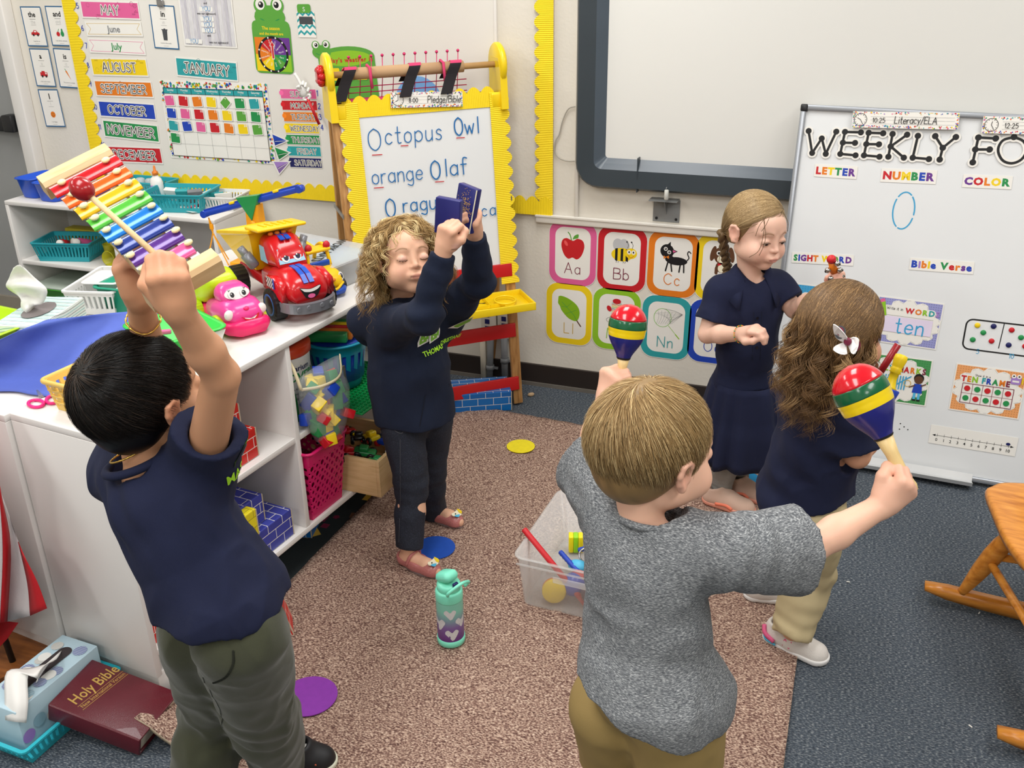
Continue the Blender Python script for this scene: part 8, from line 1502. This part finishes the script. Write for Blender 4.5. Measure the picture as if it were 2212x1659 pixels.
# ---------------------------------------------------------------- 4 : girl in navy polo dress
H4=Body(PX(1632,499,2.87),(.74,-.66,-.10),(-.03,.12,1),1.04)
J4=relx(dict(neck=PX(1622,598,2.88),pel=PX(1605,850,2.88),shR=PX(1556,632,2.85),elR=PX(1528,722,2.80),wrR=PX(1606,722,2.70),shL=PX(1676,622,2.93),elL=PX(1716,668,2.90),wrL=PX(1790,632,2.74),hpR=PX(1585,880,2.86),hpL=PX(1625,875,2.93),knR=PX(1568,970,2.84),knL=PX(1600,965,2.92),anR=PX(1558,1062,2.83),anL=PX(1592,1045,2.93)))
ft4=dict(R=(J4['anR'],onZ(1620,1100,.03)),L=(J4['anL'],onZ(1650,1078,.03)))
p4,g4=person('girl with a blond braid in a navy polo dress looking down, holding bells',J4,H4,(230,186,164),dict(R=(nrm(PX(1640,708,2.66)-J4['wrR']),V(.1,.3,-1),-1,dict(fc=((25,55,30),(35,60,35),(40,60,35),(45,60,35)),thumb='side',k=.98)),L=(nrm(PX(1818,604,2.70)-J4['wrL']),V(-.5,.6,.3),-1,dict(curl=(60,85,45),k=.95))),lids='open',colk=dict(eyes='open',lip=(200,116,112)))
S_=Sdf();R4,A4=torso(S_,J4,.014,kk=.03)
for s_ in 'LR': E_=J4['sh'+s_]+(J4['el'+s_]-J4['sh'+s_])*.66;d=nrm(J4['el'+s_]-J4['sh'+s_]);S_.slv(J4['sh'+s_]+V(0,0,.004),E_,.045,.050,.02)
S_.cut(A4(0,0,.1),-R4[:,2],.004)
for s_ in 'LR': E_=J4['sh'+s_]+(J4['el'+s_]-J4['sh'+s_])*.66;d=nrm(J4['el'+s_]-J4['sh'+s_]);S_.cone(E_-d*.012,E_+d*.05,.036,.038,.003,'s')
S_.cone(J4['neck']-V(0,0,.03),J4['neck']+V(0,0,.1),.040,.048,.006,'s');S_.cone(A4(0,.085,.98),A4(0,.10,.70),.035,.006,.006,'s');dtop=hang(p4,cloth('dress_top',S_,m_navy,None,.0042,folds(.0028,(11,11,7),17,amp2=.003)))
mb=MB();rg=[];wc=A4(0,0,.13);nn4=96
for t in np.linspace(0,1,14): 
    z=wc[2]-t*.27;rad=.098+.055*t**.8+(.006 if t > .5 else 0);a=np.linspace(0,2*np.pi,nn4,False);ruf=1+(.02+.075*t)*np.sin(a*13+2*np.sin(a*3))*(1 if t > .04 else .2);c_=wc*(1-t)+(J4['hpR']+J4['hpL'])*.5*t;rg.append(np.c_[c_[0]+rad*ruf*np.cos(a)*1.0,c_[1]+rad*.92*ruf*np.sin(a),np.full(nn4,z)+.004*np.sin(a*7)*t])
sk4=mb.rings(rg,m_navy,True,None,caps=False).build('skirt',m_navy);sk4.modifiers.new('t','SOLIDIFY').thickness=.003;hang(p4,sk4)
# collar, placket, buttons
nk=J4['neck'];fy=R4[:,1];fx=R4[:,0];col_=[]
for k,(rr2,dz) in enumerate(((.043,.020),(.052,.022),(.078,-.004),(.092,-.028))): 
    row=[]
    for a in np.linspace(math.radians(128),math.radians(412),41): sx_,sy_=math.cos(a),math.sin(a);fr_=max(0,sy_);row.append(nk+fx*rr2*sx_*1.0+fy*(rr2*.88*sy_+.006*k*fr_)+V(0,0,dz-.035*fr_**2-(.012*k)*fr_+(.01 if k < 2 else 0)))
    col_.append(row)
cl4=MB().rings([np.array(r) for r in col_],m_navy,True,caps=False,closed=False).build('collar',m_navy);cl4.modifiers.new('t','SOLIDIFY').thickness=.003;hang(p4,cl4)
bm_=mat('navy_button',(14,16,30),.25);decal(p4,'placket',lambda ik: (ik.line([(.012,.0),(.012,-.15)],.0012,mat('navy_seam',(8,13,28))),ik.line([(-.012,.0),(-.012,-.15)],.0012,mat('navy_seam')),[ik.disc(0,-.02-.045*k,.0048,bm_) for k in range(3)]),A4(0,.10,.78),-fx,R4[:,2],dtop)
S_=Sdf();legs(S_,J4,.004,(.056,.042,.037,.027));S_.cut(J4['anR']-V(0,0,.0),(0,0,-1),.002);hang(p4,cloth('leggings',S_,m_lleg,None,.0042,folds(.0016,(20,20,30),19,amp2=.001,zones=[(J4['anR'],.05,.002,(0,0,1),400),(J4['anL'],.05,.002,(0,0,1),400)])))
m_slip=mat('beige_knit_slip_on',(206,174,156),.9,bump=.4,bs=500);m_slo=mat('salmon_sole',(222,150,128),.6)
for q,t_ in (((1522,1078),(1630,1112)),((1572,1058),(1656,1084))): so,P_=shoe(p4,onZ(*q,.015),onZ(*t_,.015),m_slip,m_slo,w=.036,hgt=.06);oo=MB().tube(smooth([P_(.3,-.033,.018),P_(.5,-.035,.024),P_(.62,-.033,.014)],5),.006,mat('print_coral',(240,130,100),.6),6).build('accent');oo.parent=so
for a,m2 in (((J4['wrR']),1),):
    d=nrm(J4['wrR']-J4['elR']);c_=J4['wrR']-d*.012;u1=nrm(np.cross(d,V(0,0,1)));u2=np.cross(d,u1);b=MB();[b.ball(c_+(u1*math.cos(t)+u2*math.sin(t))*.0255,.0021,C(('gold','green','orange')[k % 3]),6,rings=4) for k,t in enumerate(np.linspace(0,6.283,34,False))];o=b.build('bead_bracelet');o['kind']='stuff';hang(p4,o)
for s_ in (-1,1): # eyes looking down
    e=MB();r0=.0132*H4.k;c_=H4.w(s_*.029,.0722,-.0045);gz=nrm(H4.R@V(s_*.02,1,-.42));Me=axis_M(c_,c_+gz);e.ball((0,0,0),r0,mat('eye_white',(226,218,212),.2),20,Me,14);e.lathe([(.0062,r0*.86),(.0058,r0*.93),(.0001,r0*1.02)],mat('eye_iris',(74,50,38),.15),18,Me);e.lathe([(.003,r0*1.0),(.0001,r0*1.04)],C('black'),12,Me);hang(p4,e.build('eye'))
    hang(p4,MB().tube(smooth([H4.w(s_*(.029+x),.0885-y*.4-abs(x)*.25,z) for x,y,z in ((-.0125,.004,-.0065),(-.005,0,-.0045),(.005,.002,-.0045),(.0135,.012,-.0075))],4),.0011,mat('lash_brown',(90,64,46),.6),5).build('eyelashes'))
cap(H4,-.045,(.0760,.0905,.0800),(134,108,74),p4,mh,seed=5,face=(.064,.036))
def tied(H,par,N_,tie,c0,c1,hi,seed,ok,steps=18,name='hair_strands',w=.0011,R0=(.0750,.0900,.0795),lf=.03,jit=.0004,wave=0,ph=.12):
    d=rand_dirs(N_,ok,seed);r=np.random.default_rng(seed);tie=np.asarray(tie);dist=np.linalg.norm(d*np.asarray(R0)+V(0,-.014,.031)-tie,axis=1);st=dist[:,None]*1.28/steps;j=r.normal(size=(N_,3))*jit;wp=r.uniform(0,6.3,N_)
    def flow(pos,u,i): v=tie-pos;l=np.linalg.norm(v,axis=1,keepdims=True);v=v/np.maximum(l,1e-4);v=v-(v*u).sum(1,keepdims=True)*u*.5;return v/np.maximum(np.linalg.norm(v,axis=1,keepdims=True),.2)*np.minimum(st,l)+j+(np.cross(u,v)*np.sin(wp+i*.9)[:,None]*wave if wave else 0)
    return hang(par,strands(H,d,None,steps,flow,lambda i: np.full(N_,lf)+r.uniform(0,.004,N_),width=w*r.uniform(.6,1.3,N_),cols=tints(N_,c0,c1,seed,hi,ph),m=mh,cen=(0,-.014,.031),R0=R0,name=name))
ok4=lambda d: ((d[:,2] > .60-.15*np.abs(d[:,0])) | ((d[:,1] < .42) & (d[:,2] > -.1)) | ((d[:,1] < -.1) & (d[:,2] > -.75))) & (d[:,1] < .80) & ~((np.abs(d[:,0]) > .75) & (d[:,2] < .05) & (d[:,1] > -.3))
tieL=(.060,-.068,-.022)
tied(H4,p4,8500,tieL,(120,96,62),(176,148,106),(208,180,134),31,ok4)
bt0=H4.w(*tieL);bp0=[bt0,PX(1566,548,2.93),PX(1571,580,2.95),PX(1562,612,2.93),PX(1552,640,2.90)];bp0=smooth(bp0,8);nb_=len(bp0);brd=MB()
for k3 in range(3): brd.tube([bp0[i]+H4.x*.0085*math.sin(i*.75+k3*2.094)+H4.y*.006*math.sin(2*(i*.75+k3*2.094)) for i in range(nb_)],[.0095*(1-.45*i/nb_) for i in range(nb_)],mat('braid_hair',(112,88,56),.5,var=.16,vs=60,bump=.8,bs=260,stretch=(1,1,3)),8)
hang(p4,brd.build('braid'))
wsp=MB();
for q in ([(1652,470),(1650,500),(1640,540),(1618,556)],[(1648,468),(1654,505),(1650,530),(1640,552)],[(1662,470),(1655,485),(1645,500)],[(1690,455),(1702,480),(1701,500)],[(1565,520),(1556,545),(1552,570)],[(1655,468),(1640,488),(1632,510)]): wsp.tube(smooth([PX(x,y,2.77) for x,y in q],5),.0008,mat('braid_hair'),4)
o=wsp.build('loose_strands');o['kind']='stuff';hang(p4,o)
# ---------------------------------------------------------------- 5 : girl with hair bow, from behind
H5=Body(PX(1815,722,2.13),(.50,.86,-.05),(.04,0,1),1.10)
J5=relx(dict(neck=PX(1790,838,2.12),pel=PX(1738,1075,2.17),shR=PX(1838,880,2.08),elR=PX(1852,985,2.09),wrR=PX(1898,912,2.22),shL=PX(1738,862,2.20),elL=PX(1760,930,2.32),wrL=PX(1850,860,2.36),hpR=PX(1755,1110,2.13),hpL=PX(1710,1095,2.22),knR=PX(1745,1235,2.20),anR=PX(1712,1362,2.135),knL=PX(1668,1190,2.36),anL=PX(1645,1262,2.40)))
cx5,cx6=PX(1902,862,2.20),PX(1957,762,2.24)
p5,g5=person('girl with white bow in brown hair, navy shirt and khaki trousers, back turned',J5,H5,(206,152,122),dict(R=(nrm(PX(1912,872,2.24)-J5['wrR']),V(-.6,.6,.2),1,dict(curl=(60,80,45))),L=(nrm(PX(1885,835,2.34)-J5['wrL']),V(.5,-.6,0),1,dict(curl=(60,80,45)))),colk=dict(eyes='open'))
hem5=PX(1738,1070,2.16)
S_,R5,A5=shirt_sdf(J5,.018,hem5,(.28,.0,-1),dict(L=.7,R=.72),J5['neck']+V(.01,.01,-.01),(.1,.1,1),(.048,.052),.040,hemr=(.088,.112))
hang(p5,cloth('shirt',S_,m_navy,None,.0046,folds(.0045,(9,9,6),23,amp2=.006,zones=[(A5(0,-.06,.4),.1,.004,(.6,0,.8),70),(J5['shR'],.06,.003,(.5,0,1),110)])))
S_=Sdf();torso(S_,J5,.010);legs(S_,J5,.018,(.060,.044,.036,.030))
for s_ in 'RL': d=nrm(J5['an'+s_]-J5['kn'+s_]);S_.cut(J5['an'+s_]+d*.01,d,.003,c=J5['an'+s_],R=.08)
S_.cut(hem5+V(0,0,.05),(0,0,1),.002);k5=hang(p5,cloth('trousers',S_,m_khaki,None,.0044,folds(.0036,(12,12,9),29,amp2=.004,zones=[(J5['knR'],.08,.004,(.3,0,1),110),(J5['anR'],.06,.004,(.2,0,1),150)])))
m_snk=mat('white_mesh_sneaker',(216,210,204),.7,bump=.5,bs=400);so,P_=shoe(p5,onZ(1655,1372,.006),onZ(1788,1432,.006),m_snk,mat('white_sole'),w=.036,hgt=.066,z0=.004)
def ch5(n,pts,r,m): o=MB().tube(smooth([P_(*q) for q in pts],4),r,m,6,flat=.6).build(n);o.parent=so
ch5('heel_panel',[(.0,-.02,.05),(.06,-.033,.035),(.22,-.036,.022)],.010,mat('sneaker_pink',(222,96,140),.5));ch5('teal_stripe',[(-.01,-.016,.02),(.08,-.034,.018),(.25,-.038,.016)],.0035,C('sky'));ch5('letter_mark',[(.36,-.034,.022),(.38,-.031,.042),(.46,-.036,.022),(.48,-.031,.042)],.0022,mat('sneaker_pink'))
for k in range(4): ch5('lace',[(.42+.08*k,-.018,.054-.006*k),(.44+.08*k,0,.06-.007*k),(.42+.08*k,.018,.054-.006*k)],.0028,C('white'))
shoe(p5,onZ(1618,1286,.015),onZ(1690,1292,.015),m_snk,mat('white_sole'),w=.034)
cap(H5,-.075,(.079,.093,.083),(92,66,42),p5,mh,seed=8)
ok5=lambda d: (d[:,2] > np.where(d[:,1] > .2,.35,-.9)) & (d[:,1] < .8)
tied(H5,p5,7000,(-.0,-.108,-.036),(78,56,34),(126,96,62),(168,132,88),41,ok5,w=.0012,R0=(.078,.092,.082),jit=.0007,wave=.002,ph=.1)
curly(H5,p5,100,22,lambda d: (d[:,2] < .1) & (d[:,1] < .15) & (d[:,2] > -.6),.11,.21,0,100,(86,62,38),(140,106,68),(186,150,104),43,part=(0,-.2,1),steps=26,cr=(.006,.016),w=.0011,lf=.03,out=.25,clump=.006,name='wavy_ends',back=.25)
bw5=H5.w(.035,-.118,.0);bow=MB();m_bw5=mat('white_satin_ribbon',(234,230,228),.35);u5,v5=nrm(PX(1850,750,2.0)-PX(1815,735,2.0)),V(0,0,1)
bc=PX(1829,738,1.985)
for q,c_ in (([(1829,738),(1806,728),(1800,700),(1818,712),(1832,734)],1),([(1830,740),(1842,728),(1856,734),(1848,762),(1836,756)],1),([(1828,740),(1808,745),(1800,754),(1818,764),(1832,760)],1)):
    pts=[PX(x,y,1.985-.004*k) for k,(x,y) in enumerate(smooth(q,3,True)[:-1])];nP=len(pts);o=MB().add(pts+[p_+V(0,-.005,0) for p_ in pts],[tuple(range(nP)),tuple(range(2*nP-1,nP-1,-1))]+[(i,(i+1) % nP,(i+1) % nP+nP,i+nP) for i in range(nP)],m_bw5).build('bow_loop');hang(p5,o)
for x,y,rx,ry,c_ in ((1815,718,.011,.014,'dgrey'),(1815,716,.007,.009,'maroon'),(1848,746,.010,.013,'maroon'),(1848,746,.006,.009,'white')): pq=PX(x,y,1.965 if c_ in ('maroon','white') and x == 1815 or c_ == 'white' else 1.968);hang(p5,MB().prism(circ(0,0,rx,ry),0,.0008,C(c_),axis_M(pq,CAM)).build('bow_print'))
hang(p5,MB().ball(PX(1831,738,1.965),(.008,.006,.009),C('maroon'),10).build('bow_knot'))
# ================================================================ INSTRUMENTS IN HAND
def maraca(a,b,r,lab):
    """a: handle end, b: top of head"""
    a,b=V(*a),V(*b);L=np.linalg.norm(b-a);t=thing('maraca',lab,'maraca',axis_M(a,b));hl=L-2.8*r;m_h=mat('pale_turned_wood',(226,196,136),.4,var=.05,vs=30,stretch=(8,8,1))
    MB().lathe([(.0,0),(r*.26,.003),(r*.30,.012),(r*.22,hl*.3),(r*.24,hl*.7),(r*.33,hl)],m_h,20).build('handle',None,t);z=hl
    cols=[(C('navy'),0,1.15),(C('yellow'),1.15,1.6),(C('green'),1.6,2.05),(C('red'),2.05,2.8)]
    pr=lambda q: r*math.sqrt(max(0,1-((q-1.7)/1.1)**2)) if q > 1.4 else r*(.36+.602*math.sin(min(1,q/1.4)*math.pi/2)**1.3)
    for m,q0,q1 in cols: MB().lathe([(max(.0005,pr(q)),z+q*r) for q in np.linspace(q0,q1,10)],{C('navy'): mat('maraca_blue',(36,38,120),.25,coat=.3),C('yellow'): mat('maraca_yellow',(238,206,14),.25,coat=.3),C('green'): mat('maraca_green',(14,92,56),.25,coat=.3),C('red'): mat('maraca_red',(206,20,36),.2,coat=.4)}[m],36,caps=(q1 > 2)).build('painted_band',None,t)
    MB().lathe([(r*.335,z-.003),(r*.37,z-.001),(r*.37,z+.002)],C('black'),24,caps=False).build('ring',None,t);return t
gc=g1['R'][0];hd=PX(1832,790,1.60);maraca(gc-nrm(hd-gc)*.03,hd,.047,'nearest, biggest striped maraca in the outstretched right hand of the boy in grey')
gc=g1['L'][0];hd=PX(1362,657,1.655);maraca(gc-nrm(hd-gc)*.03,hd,.036,'maraca raised in the left hand of the boy in grey, before the mitten card')
# xylophone
xc=(xA+xB)/2;ux_=nrm(xB-xA);bw_v=nrm(PX(238,372,1.20)-PX(105,425,1.13));nn_=nrm(np.cross(bw_v,ux_));nn_=nn_ if nn_ @ (CAM-xc) > 0 else -nn_;vy=np.cross(nn_,ux_);vy=bw_v*np.sign(bw_v@vy);XM=Matrix.Translation(xc) @ Matrix([list(r) for r in np.stack([ux_,vy,nn_],1)]).to_4x4();XL_=np.linalg.norm(xB-xA)
xy=thing('xylophone','wooden toy xylophone with rainbow metal bars held up by the boy in navy','xylophone',XM);m_xw=ramp_mat('light_beech',[(.3,(206,172,122)),(.6,(224,194,148)),(.8,(196,160,110))],3,.5,.05,3,(20,3,20),.001)
for s_ in (-1,1): MB().box((0,s_*.034,-.012),(XL_,.010,.02),m_xw,None,.002).build('side_rail',None,xy);MB().prism([(-.013,-.018),(.013,-.018),(.013,.006),(.007,.012),(-.013,.012)],-.058,.058,m_xw,Matrix.Translation((s_*XL_/2,0,-.006)) @ Matrix.Rotation(math.pi/2,4,'X')).build('end_block',None,xy)
xcs=[(196,24,34),(232,96,26),(236,176,26),(84,180,60),(24,120,206),(40,60,140),(84,44,130),(222,92,150)]
if (xA-xc) @ ux_ > 0: xcs=xcs[::-1]
for k in range(8):
    x=-XL_/2+.036+k*(XL_-.072)/7;w_=.112-.005*k;mk=mat('xylo_bar_%d' % k,xcs[k],.25,.15,coat=.3);pts=[(.0155*math.sin(a),.0135*math.cos(a)*.55-.004) for a in np.linspace(-1.35,1.35,9)];pts += [(p[0]*.9,p[1]-.0015) for p in pts[::-1]]
    MB().prism([(x+p[0],p[1]) for p in pts],-w_/2,w_/2,mk,Matrix(((1,0,0,0),(0,0,1,0),(0,1,0,.006),(0,0,0,1))),True).build('metal_bar',None,xy)
    for s_ in (-1,1): MB().ball((x,s_*.037,.0145),(.0052,.007,.004),mat('cream_plastic_pin',(236,226,176),.35),12,rings=6).cyl((x,s_*.037,.004),(x,s_*.037,.014),.002,None,mat('clip_steel',(170,170,172),.25,.9)).build('pin',None,xy);MB().box((x+.016,s_*.034,.0),(.008,.014,.004),C('white')).build('felt_pad',None,xy)
gc=g2['R'][0];mh_=PX(177,408,1.02);mt_=thing('mallet','wooden mallet with red ball head held over the xylophone','mallet',axis_M(gc-nrm(mh_-gc)*.03,mh_));ml=np.linalg.norm(mh_-gc)+.03
MB().cyl((0,0,0),(0,0,ml),.0045,.004,m_xw).build('stick',None,mt_);MB().ball((0,0,ml),(.0155,.0155,.018),mat('mallet_red',(160,20,28),.25,coat=.3)).build('head',None,mt_)
# sand blocks
m_sb=mat('block_blue_paint',(34,36,108),.35,var=.05,vs=30)
def sblock(q,Y,lab,dk,th=.02):
    P_=[PX(x,y,Y+d) for (x,y),d in zip(q,dk)];c=sum(P_)/4;u=nrm((P_[1]-P_[0])+(P_[2]-P_[3]));v=nrm((P_[0]-P_[3])+(P_[1]-P_[2]));F_=Fr(c,u,v);w_=(np.linalg.norm(P_[1]-P_[0])+np.linalg.norm(P_[2]-P_[3]))/2;h_=(np.linalg.norm(P_[3]-P_[0])+np.linalg.norm(P_[2]-P_[1]))/2
    o=MB().box((0,0,-th/2),(w_,h_,th),m_sb,None,.002).build('sand_block',m_sb,None,F_.M());tag(o,lab,'block','blue sand blocks');return o,w_,h_
sblock([(943,422),(996,440),(988,508),(936,506)],2.085,'blue wooden sand block, the nearer one with plain painted face',(0,.0,.0,0))
o,w_,h_=sblock([(993,398),(1040,414),(1003,503),(972,486)],2.15,'blue wooden sand block, the further one with worn sandy face',(.02,.0,.0,.02));sp_=MB();r_=np.random.default_rng(3)
for k in range(240): x,y=r_.normal(0,w_*.17),r_.normal(-.0,h_*.2);(abs(x) < w_*.46 and abs(y) < h_*.46) and sp_.box((x,y,.0004),(.0016,.0016,.0008),C('tan'))
s5=sp_.build('worn_specks',None,o);s5['kind']='stuff'
MB().box((w_*.495,0,-.001),(.0018,h_*.98,.0025),C('cream')).build('worn_edge',None,o)
# jingle bells
jb0,jb1=g4['L'][0],PX(1796,560,2.70);jb=thing('bell_stick','stick of silver jingle bells with red top held above the brown haired girl','bells',axis_M(jb0-nrm(jb1-jb0)*.03,jb1));jl=np.linalg.norm(jb1-jb0)+.03
MB().cyl((0,0,0),(0,0,jl),.008,None,C('blue')).build('handle',None,jb);MB().ball((0,0,jl),(.013,.013,.012),C('red'),12).build('tip',None,jb);MB().cyl((0,0,jl-.045),(0,0,jl-.01),.0105,None,C('orange')).build('band',None,jb)
for k in range(9): a=k*2.2;b=MB().ball((.017*math.cos(a),.017*math.sin(a),jl-.01-.009*k),.0085,mat('chrome_bell',(200,198,194),.15,1),12,rings=7);b.cyl((.024*math.cos(a),.024*math.sin(a),jl-.0105-.009*k),(.0262*math.cos(a),.0262*math.sin(a),jl-.0105-.009*k),.003,None,C('black'),8);b.build('bell',None,jb)
o=MB().cyl(PX(1890,822,2.33),PX(1940,744,2.36),.0085,None,mat('stick_darkred',(150,18,28),.35)).build('rhythm_stick');tag(o,'dark red rhythm stick held up by the girl with the hair bow','rhythm stick')
ha,hb2=PX(1906,872,2.215),PX(1949,766,2.26);hl=np.linalg.norm(hb2-ha);hm=thing('toy_maraca','yellow turned handle with blue cup in the right hand of the girl with the bow','maraca',axis_M(ha,hb2));q_=lambda L_: [(r,t*hl) for r,t in L_]
MB().lathe(q_([(.013,.0),(.022,.1),(.026,.3),(.024,.32),(.001,.325)]),C('blue'),22).build('cup',None,hm);MB().lathe(q_([(.019,.32),(.0145,.36),(.010,.5),(.0105,.62),(.0145,.64),(.0115,.67),(.015,.7),(.0115,.73),(.0125,.76),(.0155,.9),(.014,.98),(.006,1.0)]),C('yellow'),22).build('handle',None,hm)
